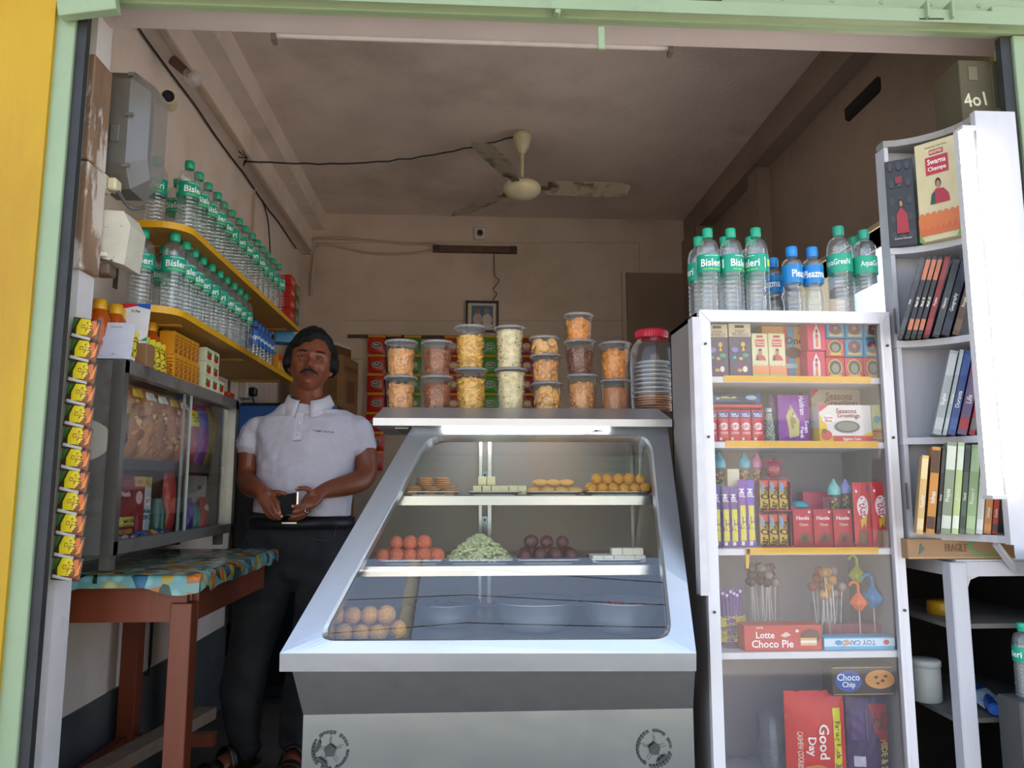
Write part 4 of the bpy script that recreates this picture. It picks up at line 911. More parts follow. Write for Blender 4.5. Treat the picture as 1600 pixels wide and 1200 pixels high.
laddus('maroon_sweet_ball', '#4c1424', .02, [('front', ln(x0+.022, x1-.022, 4), 2.185, z0), ('back', ln(x0+.024, x1-.024, 4), 2.228, z0), ('top', ln(x0+.04, x1-.045, 3), 2.207, z0+.034)],
       lambda r, o: 'dark maroon sweet ball, %s from the left in the %s row of its tray' % (o, r), 'dark maroon balls on the middle shelf', rough=.25, bump=.2)
x0, x1 = TR['b', 3]; L = []; LB = []
for i in range(5): L.append((x0+.02+i*.03, 2.185, z0)); LB.append('white slab sweet, %s from the left in the bottom layer' % ORD[i])
for i in range(3): L.append((x0+.075+i*.03, 2.187, z0+.0195)); LB.append('white slab sweet, %s from the left in the top layer' % ORD[i])
for i in range(5): L.append((x0+.02+i*.03, 2.225, z0)); LB.append('white slab sweet, %s from the left in the back row' % ORD[i])
many(MB().box(-.0145, .0145, -.016, .016, 0, .019, mat('#e6e2cc', .5, 0, .03, 30), bev=.0012).build('white_slab_sweet'), L, lambda i: LB[i], 'sweet', 'white slab sweets on the middle shelf', .03, .0)
# green heap: nobody could count it
x0, x1 = TR['b', 1]; mb = MB(); cxm = (x0+x1)/2; g = mat('#b9bf8e', .55, 0, .1, 40, .3, 90); rg = random.Random(3)
mb.lathe([(.075, 0), (.06, .02), (.03, .05), (.005, .062)], g, 16, Matrix.Translation((0, 0, 0)) @ Matrix.Diagonal((1, .75, 1, 1)))
for i in range(330):
    a = rg.uniform(0, 2*math.pi); h = rg.random()**1.3; rad = .092*(1-h)**.8; z = .006+h*.066
    T = Matrix.Translation((rad*math.cos(a), rad*math.sin(a)*.75, z)) @ Matrix.Rotation(rg.uniform(0, 6), 4, 'Z') @ Matrix.Rotation(rg.uniform(-1, 1), 4, 'X')
    mb.box(-.011, .011, -.0045, .0045, -.0035, .0035, g, T, bev=.001)
tag(mb.build('green_sweet_heap', None, (cxm, 2.235, z0)), 'heap of pale green candied pieces in the middle of the counter', 'sweets', None, 'stuff')
# bottom laddus and steel bowls
fz = FZ
xq = [aY(p, 987, 2.07).x for p in (512, 539, 566, 592)]
laddus('yellow_laddu', '#dc9a3c', .0235, [('front', xq, 2.05, fz), ('back', [x+.006 for x in xq]+[xq[-1]+.045], 2.1, fz), ('top', [x+.018 for x in xq], 2.075, fz+.04)],
       lambda r, o: 'yellow-orange laddu, %s from the left in the %s row at the bottom left' % (o, r), 'yellow-orange laddus on the counter floor')
tag(MB().box(xq[0]-.035, xq[-1]+.09, 2.022, 2.14, fz, fz+.002, '#d8d8d0').build('white_paper_liner'), 'pale paper liner under the yellow-orange laddus', 'paper') if False else None
t0 = None
for k, (xa_, xb_, Y, fill, lab) in enumerate(((640, 752, 2.28, '#5a2f1c', 'left steel bowl with dark brown sweets inside on the counter floor'), (768, 905, 2.2, '#c8cacb', 'middle steel bowl on the counter floor'), (908, 1036, 2.17, '#9a4a38', 'right steel bowl with reddish sweets on the counter floor'))):
    a = aY(xa_, 950, Y); b = aY(xb_, 950, Y); r = (b.x-a.x)/2; t = thing('steel_bowl', lab, 'bowl', ((a.x+b.x)/2, Y, fz), 0, 'steel bowls on the counter floor')
    h = aY(700, 948, Y-r).z-fz
    MB().lathe([(r*.5, 0), (r*.7, h*.12), (r*.85, h*.5), (r*.93, h*.95), (r*1.0, h), (r*1.0, h*.98), (r*.92, h*.93), (r*.83, h*.5), (r*.68, h*.15), (r*.1, h*.06)], mat('#c9cdd0', .3, .85, .05, 20), 40).build('basin', t)
    mb = MB(); rg = random.Random(k)
    if k != 1:
        for i in range(26): mb.ball((rg.uniform(-.5, .5)*r, rg.uniform(-.5, .5)*r, h*(.55+.2*rg.random())), .016, mat(fill, .3, 0, .2, 40), n=8)
    mb.lathe([(.001, h*.45), (r*.8, h*.45)], mat(fill, .15, 0, .1, 20), 24, caps=False)
    tag(mb.build('sweets_filling', t), kind='stuff')
# ================================================================ TUBS OF SNACKS ON THE LID
def lumps(kind, r0, r1, h, seed):
    """snack filling of a tub: pieces packed against the wall"""
    rg = random.Random(seed); mb = MB(); rad = lambda z: r0+(r1-r0)*z/h
    base = {'puff': '#cf8f4a', 'mix': '#8a4c24', 'strip': '#e0b04a', 'flake': '#dccb9a', 'cracker': '#c98a4c', 'dark': '#6e3a22', 'wafer': '#b5713f', 'flat': '#dca560', 'fried': '#d8862e'}[kind]
    m0 = mat(base, .6, 0, .22, 60, .4, 120); m1 = mat({'mix': '#b56a34', 'strip': '#c98f2c', 'dark': '#9a5a38', 'flake': '#bfae78'}.get(kind, base), .6, 0, .3, 30, .4, 120)
    n = 28; K = 12; top = h*.8 if kind != 'flake' else h*.97
    vs = []; 
    for k in range(K+1):
        z = top*k/K
        for i in range(n):
            a = 2*math.pi*i/n; q = (rad(z)-.003)*(.9+.08*noise.noise(Vector((math.cos(a)*3, math.sin(a)*3, z*60+seed)))); vs.append((q*math.cos(a), q*math.sin(a), z+.002))
    vs.append((0, 0, top*.98)); mb.add(vs, [(k*n+i, k*n+(i+1) % n, (k+1)*n+(i+1) % n, (k+1)*n+i) for k in range(K) for i in range(n)]+[(K*n+i, K*n+(i+1) % n, (K+1)*n) for i in range(n)], m0, True)
    cnt = {'puff': 80, 'mix': 330, 'strip': 170, 'flake': 200, 'cracker': 70, 'dark': 380, 'wafer': 22, 'flat': 26, 'fried': 46}[kind]
    if kind == 'wafer': 
        for i in range(cnt):
            a = 2*math.pi*i/cnt*1.0; q = r0*.9
            T = Matrix.Translation((q*math.cos(a), q*math.sin(a), top*.5)) @ Matrix.Rotation(a+math.pi/2, 4, 'Z') @ Matrix.Rotation(rg.uniform(-.12, .12), 4, 'Y')
            mb.box(-.0075, .0075, -.003, .003, -top*.5, top*.5, m1, T, bev=.001)
        return mb
    for i in range(cnt):
        z = rg.uniform(.004, top); a = rg.uniform(0, 2*math.pi); cap = rg.random() < .12
        q = rad(z)*(rg.random()**.5*.85 if cap else .9); z = top if cap else z
        T = Matrix.Translation((q*math.cos(a), q*math.sin(a), z)) @ Matrix.Rotation(a, 4, 'Z') @ Matrix.Rotation(rg.uniform(-.9, .9), 4, 'X') @ Matrix.Rotation(rg.uniform(-.3, .3), 4, 'Z')
        m = m0 if rg.random() < .5 else m1
        lim = rad(z)*.95
        if kind in ('puff', 'cracker', 'fried'):
            s = {'puff': .0095, 'cracker': .0105, 'fried': .0135}[kind]*rg.uniform(.8, 1.1); c = T.to_translation(); d = math.hypot(c.x, c.y)
            if d+s*.55 > lim: c.x *= (lim-s*.55)/d; c.y *= (lim-s*.55)/d
            mb.ball(c, s, m, (.55, 1.05, .9), 8, Matrix.Rotation(a, 3, 'Z') @ Matrix.Rotation(rg.uniform(-.9, .9), 3, 'X'), .35, i)
        elif kind == 'flat': 
            mb.lathe([(.001, -.0035), (.013, -.003), (.0155, 0), (.013, .003), (.001, .0035)], m, 12, T @ Matrix.Rotation(R(80), 4, 'Y'))
        elif kind in ('mix', 'dark'): mb.box(-.0012, .0012, -.006, .006, -.0012, .0012, m, T)
        elif kind == 'strip': mb.box(-.0014, .0014, -.011, .011, -.0024, .0024, m, T)
        elif kind == 'flake': mb.box(-.0008, .0008, -.0022, .0022, -.0016, .0016, m if i % 7 else M('#4a4a2c'), T)
    return mb
TUBS = [(627, 527, 583, 53, 'puff', 0), (627, 583, 634, 52, 'cracker', 0), (683, 528, 583, 52, 'mix', 0), (683, 583, 634, 52, 'mix', 0),
        (735, 504, 571, 52, 'strip', 0), (736, 571, 634, 54, 'strip', 0), (797, 505, 571, 52, 'flake', 0), (798, 571, 635, 54, 'flake', 0),
        (850, 521, 549, 50, 'flat', 1), (853, 549, 593, 52, 'puff', 1), (855, 593, 635, 51, 'flat', 1),
        (904, 485, 527, 50, 'fried', 1), (906, 527, 581, 52, 'dark', 1), (909, 581, 635, 52, 'cracker', 1), (960, 530, 589, 53, 'fried', 1), (961, 589, 635, 51, 'wafer', 1)]
DESC = {'puff': 'golden puffed snacks', 'cracker': 'crumpled golden crackers', 'mix': 'reddish-brown spiced noodle mix', 'strip': 'yellow fried strips', 'flake': 'cream-coloured flakes', 'flat': 'pale round biscuits', 'fried': 'orange fried snacks', 'dark': 'dark brown crunchy mix', 'wafer': 'upright brown rusks'}
YT = 2.47
colz = {}
LVL = {1: ['bottom'], 2: ['upper', 'lower'], 3: ['topmost', 'middle', 'bottom']}
cols_t = [(0, 1), (2, 3), (4, 5), (6, 7), (8, 9, 10), (11, 12, 13), (14, 15)]
fill_cache = {}
for ci, col in enumerate(cols_t):
    z = ZL_+.0005
    # camera looks from below the lid edge, so the lowest tub starts behind it
    for li, k in enumerate(reversed(col)):
        px, yt, yb, wd, kind, _ = TUBS[k]; zt_ = aY(px, yt+2, YT-.045).z; x = aY(px, yt, YT).x; h = zt_-z; r1 = wd/2/1200*(YT-.045)*.93; r0 = r1*.84
        nm = LVL[len(col)][len(col)-1-li]
        t = thing('snack_tub', '%s tub of %s, %s stack from the left on the counter' % (nm, DESC[kind], ORD[ci]), 'tub', (x+rnd.uniform(-.002, .002), YT, z), rnd.uniform(0, 6), 'clear tubs of snacks on the counter lid')
        mb = MB(); mb.lathe([(r0, 0.0), (r1*.985, h-.009), (r1, h-.008)], TUB, 32); mb.lathe([(r0*.9, .001), (r0*.9, .0012)], TUB, 24); mb.build('cup', t)
        MB().lathe([(r1*1.0, h-.009), (r1*1.1, h-.009), (r1*1.11, h-.007), (r1*1.08, h-.004), (r1*1.04, h-.001), (r1*.98, h-.001), (r1*.96, h-.003), (.002, h-.003)], clear('tub_rim_plastic', (.93, .93, .93), .22, 1.45, .1, 2), 32, caps=False).build('lid', t)
        o = lumps(kind, r0*.98, r1*.97, h-.012, k).build('snack_filling', t); tag(o, kind='stuff'); z += h+.0006
# big jar
xj = aY(1022, 600, YT).x; t = thing('snack_jar', 'large clear jar with a red screw lid holding bagged biscuits', 'jar', (xj, YT+.02, ZL_))
hj = aY(1022, 515, YT).z-ZL_; rj = .072
MB().lathe([(rj*.8, 0), (rj*.97, .01), (rj, .03), (rj*1.03, hj*.6), (rj*1.0, hj*.74), (rj*.86, hj*.84), (rj*.66, hj*.88), (rj*.66, hj-.005)], TUB, 36).build('glass', t)
mb = MB(); RL = mat('#c01c34', .25, 0, .05, 30); mb.lathe([(rj*.72, hj-.028), (rj*.74, hj-.026), (rj*.73, hj-.004), (rj*.68, hj), (.002, hj+.001)], RL, 40, caps=False)
for i in range(40): a = i*math.pi/20; mb.cyl((rj*.735*math.cos(a), rj*.735*math.sin(a), hj-.024), (rj*.735*math.cos(a), rj*.735*math.sin(a), hj-.006), .0018, RL, n=4)
mb.build('lid', t)
mb = MB()
for k in range(17):
    z = .05+k*.0072; mb.ball((.004*math.sin(k*2.1), .004*math.cos(k*1.7), z), rj*(.88-.012*max(0, k-7)), FILM if k % 2 else clear('white_film', (.9, .9, .9), .6, 1.4, .15, 3, (.95, .95, .95)), (1, 1, .11), 22, jit=.12, seed=k)
for k in range(6):
    mb.ball((.006*math.sin(k*3), 0, .016+k*.0085), rj*.84, mat('#c58e60', .5, 0, .15, 30), (1, 1, .075), 20, jit=.18, seed=k+20)
tag(mb.build('bagged_biscuits', t), kind='stuff')
# white paper strip on the lid
tag(MB().box(aY(602, 632, 2.42).x, aY(720, 632, 2.42).x, 2.408, YBK-.0, ZL_, ZL_+.0004, '#d8d8d8').build('paper_sheet'), 'white sheet of paper under the left tubs on the counter', 'paper') if False else None
# ================================================================ THE SELLER
YM = 3.15
ROOT = Vector((aY(475, 800, YM).x, YM, 0))
man = thing('person', 'man in white polo shirt and dark jeans holding a phone behind the counter', 'person', ROOT)
man['label'] = 'moustached person in white polo shirt holding a black phone'
def A(px, py, Y=YM): return aY(px, py, Y)
def ringtube(mb, path, n=20, m=None, side=Vector((1, 0, 0)), caps=True):
    """path of (centre, rx, ry): closed tube of elliptical rings, rx along side"""
    K = len(path); vs = []
    for k, (c, rx, ry) in enumerate(path):
        a = (path[min(k+1, K-1)][0]-path[max(k-1, 0)][0]).normalized()
        s = (side-a*side.dot(a)).normalized(); f = a.cross(s)
        vs += [c+s*rx*math.cos(2*math.pi*i/n)+f*ry*math.sin(2*math.pi*i/n) for i in range(n)]
    fs = [(k*n+i, k*n+(i+1) % n, (k+1)*n+(i+1) % n, (k+1)*n+i) for k in range(K-1) for i in range(n)]
    fs += [list(range(n))[::-1], list(range((K-1)*n, K*n))]
    mb.add(vs, fs, m or '#ffffff', True)
def limb(mb, pts, n=14, steps=6, m=None):
    """pts: (Vector, rx, ry) smoothed; round ends"""
    P = catmull([(*p, rx, ry) for p, rx, ry in pts], steps)
    path = [(Vector(q[:3]), q[3], q[4]) for q in P]
    a0 = (path[0][0]-path[1][0]).normalized(); a1 = (path[-1][0]-path[-2][0]).normalized(); r0 = path[0][1]; r1 = path[-1][1]
    path = [(path[0][0]+a0*r0*.7, r0*.35, path[0][2]*.35), (path[0][0]+a0*r0*.4, r0*.8, path[0][2]*.8)]+path+[(path[-1][0]+a1*r1*.4, r1*.8, path[-1][2]*.8), (path[-1][0]+a1*r1*.7, r1*.35, path[-1][2]*.35)]
    ringtube(mb, path, n, m)
def remesh(mb, voxel, it, name, m, parent=man, factor=.5, smooth=True, fn=None):
    t = mb.build('tmp_'+name); md = t.modifiers.new('r', 'REMESH'); md.mode = 'VOXEL'; md.voxel_size = voxel; md.use_smooth_shade = True
    sm = t.modifiers.new('s', 'SMOOTH'); sm.iterations = it; sm.factor = factor
    dg = bpy.context.evaluated_depsgraph_get(); dg.update(); me = bpy.data.meshes.new_from_object(t.evaluated_get(dg)); old = t.data; bpy.data.objects.remove(t); bpy.data.meshes.remove(old)
    me.name = name; me.materials.clear(); me.materials.append(m)
    for p in me.polygons: p.material_index = 0
    for v in me.vertices:
        co = v.co.copy()
        if fn: co = fn(co)
        v.co = co-ROOT
    o = bpy.data.objects.new(name, me); C.objects.link(o); o.parent = parent; return o
SKIN = mat('#80472f', .42, 0, .10, 12, .12, 160); SKIN2 = mat('#6b3328', .45, 0, .1, 20)
b = MB()
# head: sculpted ellipsoid
HC = A(486, 567, 3.12); HROT = Matrix.Rotation(R(10), 3, 'Z') @ Matrix.Rotation(R(4), 3, 'Y') @ Matrix.Rotation(R(-3), 3, 'X')
RX, RY, RZ = .084, .1, .126
def gs(x, z, cx, cz, sx, sz): return math.exp(-((x-cx)/sx)**2-((z-cz)/sz)**2)
def headpt(d, grow=1.0, face=True):
    p = Vector((d.x*RX, d.y*RY, d.z*RZ))
    if p.z < 0: p.x *= 1-.28*(p.z/RZ)**2; p.y *= 1-.10*(p.z/RZ)**2 if p.y < 0 else 1+.0*p.z
    if p.y > 0: p.y *= 1.0; 
    if p.z > 0: p.x *= 1-.0*p.z
    fr = max(0, -d.y)
    if face and fr > .15:
        x, z = p.x, p.z; q = 0
        q += .010*gs(x, z, 0, .018, .05, .012)                     # brow
        for s in (-1, 1):
            q -= .013*gs(x, z, s*.032, .000, .021, .014)           # eye sockets
            q += .008*gs(x, z, s*.045, -.035, .028, .024)          # cheeks
            q += .011*gs(x, z, s*.013, -.037, .009, .009)          # nostrils
            q -= .004*gs(x, z, s*.030, -.055, .010, .02)
        q += .013*gs(x, z, 0, .000, .010, .03)+.024*gs(x, z, 0, -.026, .0125, .018)+.008*gs(x, z, 0, -.035, .014, .010)
        q -= .006*gs(x, z, 0, -.046, .01, .006)
        q += .008*gs(x, z, 0, -.062, .030, .016)+.004*gs(x, z, 0, -.058, .02, .004)+.005*gs(x, z, 0, -.069, .016, .005)
        q -= .005*gs(x, z, 0, -.0635, .024, .0022)+.004*gs(x, z, 0, -.080, .025, .007)
        q += .010*gs(x, z, 0, -.098, .026, .016)
        p.y -= q*min(1, (fr-.15)*4)
    return p*grow
n = 72; K = 60; vs = []
for k in range(K+1):
    t_ = math.pi*k/K
    for i in range(n):
        a_ = 2*math.pi*i/n; vs.append(HC+HROT @ headpt(Vector((math.sin(t_)*math.cos(a_), math.sin(t_)*math.sin(a_), -math.cos(t_)))))
b.add(vs, [(k*n+i, k*n+(i+1) % n, (k+1)*n+(i+1) % n, (k+1)*n+i) for k in range(K) for i in range(n)], '#ffffff', True)
def H(x, y, z): return HC+HROT @ Vector((x, y, z))
for s in (-1, 1):                                                   # ears
    b.ball(H(s*.083, .012, -.014), .03, '#ffffff', (.35, .6, 1.05), 12, HROT)
    b.ball(H(s*.081, .006, -.040), .012, '#ffffff', (.5, .7, 1), 8, HROT)
# neck, trunk, arms
NB = A(482, 640, 3.17)
limb(b, [(H(0, .02, -.06), .056, .058), (H(0, .028, -.10), .056, .058), (A(483, 628, 3.165), .062, .06), (A(482, 648, 3.17), .085, .07)], 20)
limb(b, [(A(482, 652, 3.17), .10, .06), (A(480, 680, 3.16), .15, .09), (A(478, 760, 3.15), .14, .1), (A(473, 850, 3.16), .16, .1)], 24)
# legs inside the jeans, feet
LEGL = [(A(428, 850, 3.15), .09, .09), (A(412, 920, 3.15), .08, .08), (A(395, 1000, 3.13), .062, .065), (A(381, 1070, 3.15), .058, .06), (A(382, 1150, 3.17), .038, .042), (A(384, 1175, 3.18), .036, .04)]
LEGR = [(A(515, 850, 3.15), .09, .09), (A(505, 930, 3.15), .08, .08), (A(490, 1010, 3.14), .062, .065), (A(474, 1080, 3.17), .055, .058), (A(465, 1150, 3.18), .038, .042), (A(464, 1170, 3.19), .036, .04)]
limb(b, LEGL); limb(b, LEGR)
def foot(hx, hy, ang):
    d = Vector((math.sin(ang), -math.cos(ang), 0)); h = Vector((hx, hy, 0)); sd_ = Vector((math.cos(ang), math.sin(ang), 0))
    pts = [(h+Vector((0, 0, .045)), .034, .035), (h+d*.08+Vector((0, 0, .045)), .036, .032), (h+d*.15+Vector((0, 0, .032)), .042, .02), (h+d*.2+Vector((0, 0, .026)), .04, .014)]
    P = catmull([(*p, rx, ry) for p, rx, ry in pts], 5); path = [(Vector(q[:3]), q[3], q[4]) for q in P]
    ringtube(b, path, 14, None, sd_)
    return h, d, sd_
FL = A(384, 1190, 3.19); FR2 = A(462, 1185, 3.2)
fL = foot(FL.x, 3.2, R(-32)); fR = foot(FR2.x, 3.2, R(4))
# arms
SHL, SHR = A(408, 670, 3.17), A(557, 668, 3.17)
ARML = [(SHL, .055, .055), (A(394, 700, 3.17), .05, .052), (A(389, 735, 3.16), .043, .047), (A(387, 752, 3.12), .041, .045), (A(393, 760, 3.05), .040, .042), (A(404, 765, 2.97), .030, .034), (A(411, 770, 2.935), .029, .024)]
ARMR = [(SHR, .055, .055), (A(568, 700, 3.17), .05, .052), (A(573, 732, 3.15), .044, .047), (A(566, 749, 3.11), .043, .044), (A(546, 757, 3.06), .041, .043), (A(514, 765, 3.0), .031, .034), (A(500, 770, 2.975), .029, .025)]
limb(b, ARML, 16); limb(b, ARMR, 16)
def fin(pts, r=.0088):
    limb(b, [(A(*p), r*(1-.06*i), r*(1-.06*i)) for i, p in enumerate(pts)], 9, 4)
# his right hand (left in the photo)
limb(b, [(A(410, 770, 2.935), .027, .024), (A(418, 778, 2.915), .037, .019), (A(427, 787, 2.90), .036, .015)], 14)
b.ball(A(420, 776, 2.915), .031, '#ffffff', (1, .55, 1), 12)
fin([(426, 777, 2.90), (432, 785, 2.885), (435, 793, 2.878), (437, 801, 2.876)], .0092)
fin([(422, 784, 2.90), (427, 794, 2.882), (432, 802, 2.876), (440, 807, 2.88)], .0094)
fin([(417, 788, 2.902), (421, 798, 2.885), (428, 806, 2.88), (437, 811, 2.885)], .009)
fin([(412, 789, 2.908), (415, 799, 2.895), (421, 807, 2.89), (429, 811, 2.893)], .0078)
fin([(420, 772, 2.915), (431, 769, 2.905), (439, 770, 2.90), (446, 772, 2.90)], .0105)
# his left hand (right in the photo)
limb(b, [(A(500, 770, 2.975), .027, .025), (A(490, 778, 2.95), .036, .02), (A(482, 787, 2.925), .034, .016)], 14)
b.ball(A(488, 779, 2.945), .031, '#ffffff', (1, .55, 1), 12)
fin([(488, 770, 2.945), (480, 764, 2.93), (472, 763, 2.915), (464, 764, 2.905)], .0108)
fin([(481, 783, 2.925), (474, 788, 2.905), (466, 791, 2.89), (457, 791, 2.88)], .0092)
fin([(482, 789, 2.925), (474, 796, 2.905), (466, 799, 2.893), (458, 800, 2.887)], .0092)
fin([(483, 794, 2.93), (475, 802, 2.912), (466, 806, 2.90), (455, 808, 2.895)], .009)
fin([(483, 798, 2.935), (475, 806, 2.92), (466, 811, 2.91), (452, 811, 2.902)], .008)
body = remesh(b, .0034, 3, 'body', SKIN)
# nails and ring
for (x, y, Y) in ((437, 801, 2.866), (457, 791, 2.870), (464, 763, 2.893), (440, 807, 2.872)):
    p = A(x, y, Y); MB().ball((0, 0, 0), .0052, mat('#c98f78', .25), (1, .35, 1.1), 8).build('fingernail', man, p-ROOT)
p = A(479, 798, 2.906); MB().lathe([(.0098, -.002), (.0108, -.002), (.0108, .002), (.0098, .002)], mat('#d8d8d8', .15, 1), 16).build('finger_ring', man, p-ROOT, (R(20), R(60), 0))
# eyes, brows, moustache, lips
for s in (-1, 1):
    ce = H(s*.032, -.083, .001)
    e = MB().ball((0, 0, 0), .0125, mat('#8d786c', .3, 0, .02), n=16).build('eye', man, ce-ROOT)
    g_ = (HROT @ Vector((.10, -1, 0))).normalized()
    MB().ball((0, 0, 0), .0072, mat('#140c0a', .1), (1, .4, 1), 14).build('iris', e, g_*.0108)
    # lids
    for up, off in ((1, .0062), (-1, -.0066)):
        pts = [H(s*.032+t*.0165, -.0945+abs(t)**2*.008, .001+off*(1-.75*t*t)) for t in (-1, -.6, -.2, .2, .6, 1)]
        MB().tube([q-ROOT for q in pts], .0026 if up > 0 else .0022, SKIN if up < 0 else mat('#5f3427', .5), 7).build('eyelid', man)
    mb = MB(); pts = [H(s*(.013+t*.042), -.1005+t*t*.022, .0225+.006*math.sin(t*2.4)) for t in (0, .2, .4, .6, .8, 1)]
    mb.tube([q-ROOT for q in pts], [.0024, .004, .0042, .0038, .003, .0014], mat('#1b100c', .8, 0, .3, 90, .6, 300), 7); mb.build('eyebrow', man)
mb = MB(); HM = mat('#150f0d', .75, 0, .4, 120, .8, 320)
for s in (-1, 1):
    pts = [H(s*(.001+t*.035), -.112+t*t*.020, -.0505-.013*t**1.6) for t in (0, .2, .4, .6, .8, 1)]
    mb.tube([q-ROOT for q in pts], [.0042, .0052, .0052, .0045, .0035, .0015], HM, 8)
mb.build('moustache', man)
mb = MB()
mb.tube([H(x, -.109+abs(x)*.28, -.0615+.002*math.cos(x*90)) -ROOT for x in (-.022, -.012, -.004, .004, .012, .022)], [.0012, .0028, .0036, .0036, .0028, .0012], SKIN2, 7)
mb.tube([H(x, -.109+abs(x)*.28, -.0675-.001*math.cos(x*90)) -ROOT for x in (-.02, -.011, 0, .011, .02)], [.0012, .0038, .0046, .0038, .0012], SKIN2, 7); mb.build('lips', man)
# hair
vs = []; n = 200; K = 120
for k in range(K+1):
    t_ = math.pi*k/K
    for i in range(n):
        a_ = 2*math.pi*i/n; d = Vector((math.sin(t_)*math.cos(a_), math.sin(t_)*math.sin(a_), -math.cos(t_)))
        p = headpt(d, 1, False); x, z = p.x, p.z
        # face window: below the hairline and between the temples
        hl = .096-.5*max(0, .026-x)-1.0*max(0, x-.036)+.004*math.sin(x*160)
        ft = max(0, min(1, (-d.y-.02+(.10 if z < -.02 else 0))*7))
        fc = ft*max(0, min(1, (hl-z)/.014))*(max(0, min(1, (.079-abs(x))/.006)) if z > -.05 else 1)
        bot = max(0, min(1, (-.022-z+.3*max(0, d.y)*-.12)/.016)) if d.y < .35 else max(0, min(1, (-.035-z)/.02))
        side = abs(x)/.08
        g = 1.15+.05*max(0, z)/.12+.16*max(0, side-.5)*(1 if z < .06 else .4)+.16*max(0, side-.55)*math.exp(-((z+.015)/.035)**2)+.03*noise.noise(Vector((x*42, p.y*30, z*14)))+.022*noise.noise(Vector((x*130+z*25, p.y*110, z*26)))
        g = g*(1-fc)+.86*fc; g = g*(1-bot)+.8*bot
        vs.append(HC+HROT @ (p*g)-ROOT)
mb = MB(); mb.add(vs, [(k*n+i, k*n+(i+1) % n, (k+1)*n+(i+1) % n, (k+1)*n+i) for k in range(K) for i in range(n)], mat('#0a0808', .55, 0, .3, 80, 1.0, 180, aniso=(1, 1, .2), spec=.3), True); mb.build('hair', man)
# ---- polo shirt
SH = mat('#c9c6d2', .85, 0, .03, 30, .25, 260)
b = MB()
T = [(A(483, 634, 3.17), .085, .075), (A(482, 640, 3.17), .125, .085), (A(482, 647, 3.17), .17, .095), (A(482, 655, 3.17), .2, .105), (A(481, 668, 3.165), .215, .118), (A(480, 690, 3.155), .205, .135), (A(479, 720, 3.145), .196, .145), (A(477, 752, 3.135), .192, .155), (A(474, 780, 3.13), .19, .16), (A(472, 803, 3.13), .191, .158)]
P = catmull([(*p, rx, ry) for p, rx, ry in T], 5); ringtube(b, [(Vector(q[:3]), q[3], q[4]) for q in P], 36)
limb(b, [(A(420, 669, 3.17), .05, .07), (A(404, 674, 3.17), .060, .066), (A(396, 688, 3.17), .060, .062), (A(393, 700, 3.17), .063, .064)], 20)
limb(b, [(A(545, 667, 3.17), .05, .07), (A(558, 672, 3.17), .060, .066), (A(563, 688, 3.17), .060, .062), (A(565, 701, 3.17), .063, .064)], 20)
def wr(co):
    c = co.copy(); q = c-ROOT
    f = max(0, min(1, (1.4-c.z)/.3))
    w_ = .0055*math.sin(q.x*38+q.z*26+2*noise.noise(q*7))*max(0, noise.noise(Vector((q.x*4+3, q.z*5, 1)))+.35)
    w_ += .004*math.sin((q.z*60-abs(q.x)*70))*max(0, min(1, (abs(q.x)-.09)*12))*f
    w_ += .010*noise.noise(Vector((q.x*14, q.y*8, q.z*9)))+.005*noise.noise(Vector((q.x*22+q.z*18, 2, q.z*30-q.x*20)))
    c.y -= w_*1.0 if c.y < 3.15 else -w_; return c
remesh(b, .0052, 3, 'polo_shirt', SH, fn=wr)
CLR = mat('#d3d0da', .8, 0, .03, 30, .2, 260)
# collar: band round the neck folding down to two points
mb = MB(); n = 30
cn = A(483, 623, 3.165)
vs = []
for i in range(n+1):
    a_ = R(-90+16)+(2*math.pi-R(32))*i/n; fr = max(0, -math.sin(a_)); ed = max(0, 1-abs((i if i < n/2 else n-i))/6)
    top = cn+Vector((.074*math.cos(a_), .070*math.sin(a_), .012-.032*fr)); rad = 1.24+.05*ed
    mid = cn+Vector((.082*math.cos(a_), .078*math.sin(a_)-.004, .012-.034*fr)); low = cn+Vector((.100*math.cos(a_)*(1+.12*ed), .098*math.sin(a_)-.018*ed, -.026-.045*fr-.020*ed))
    vs += [top, mid, low]
vs = [p-ROOT for p in vs]
mb.add(vs, [(i*3+k, (i+1)*3+k, (i+1)*3+k+1, i*3+k+1) for i in range(n) for k in range(2)], CLR, True); o = mb.build('collar', man)
so_ = o.modifiers.new('t', 'SOLIDIFY'); so_.thickness = .004; so_.offset = -1
# placket with buttons, cuffs, print
pl0, pl1 = A(467, 648, 3.06), A(462, 690, 3.005)
mb = MB(); mb.bar(A(469, 646, 3.062)-ROOT, A(464, 688, 3.004)-ROOT, .03, .005, CLR, (0, 1, 0)); mb.build('placket', man)
for f in (.35, .75):
    p = A(469, 646, 3.052).lerp(A(464, 688, 2.994), f); MB().lathe([(.006, 0), (.006, .002), (.001, .0025)], '#e4e2ea', 12, Matrix.Rotation(R(90), 4, 'X')).build('button', man, p-ROOT)
pc = A(505, 674, 2.995)
mb = MB(); mb.gfx(lambda u, v, e: Vector(((u-.5)*.085, -e+.012*(u), (v-.5)*.008-.006*(u-.5))), .085, .008, [('t', .5, .5, 1., 'TOMMY HILFIGER', '#3a3a44', 0, .95)]); mb.build('chest_lettering', man, pc-ROOT)
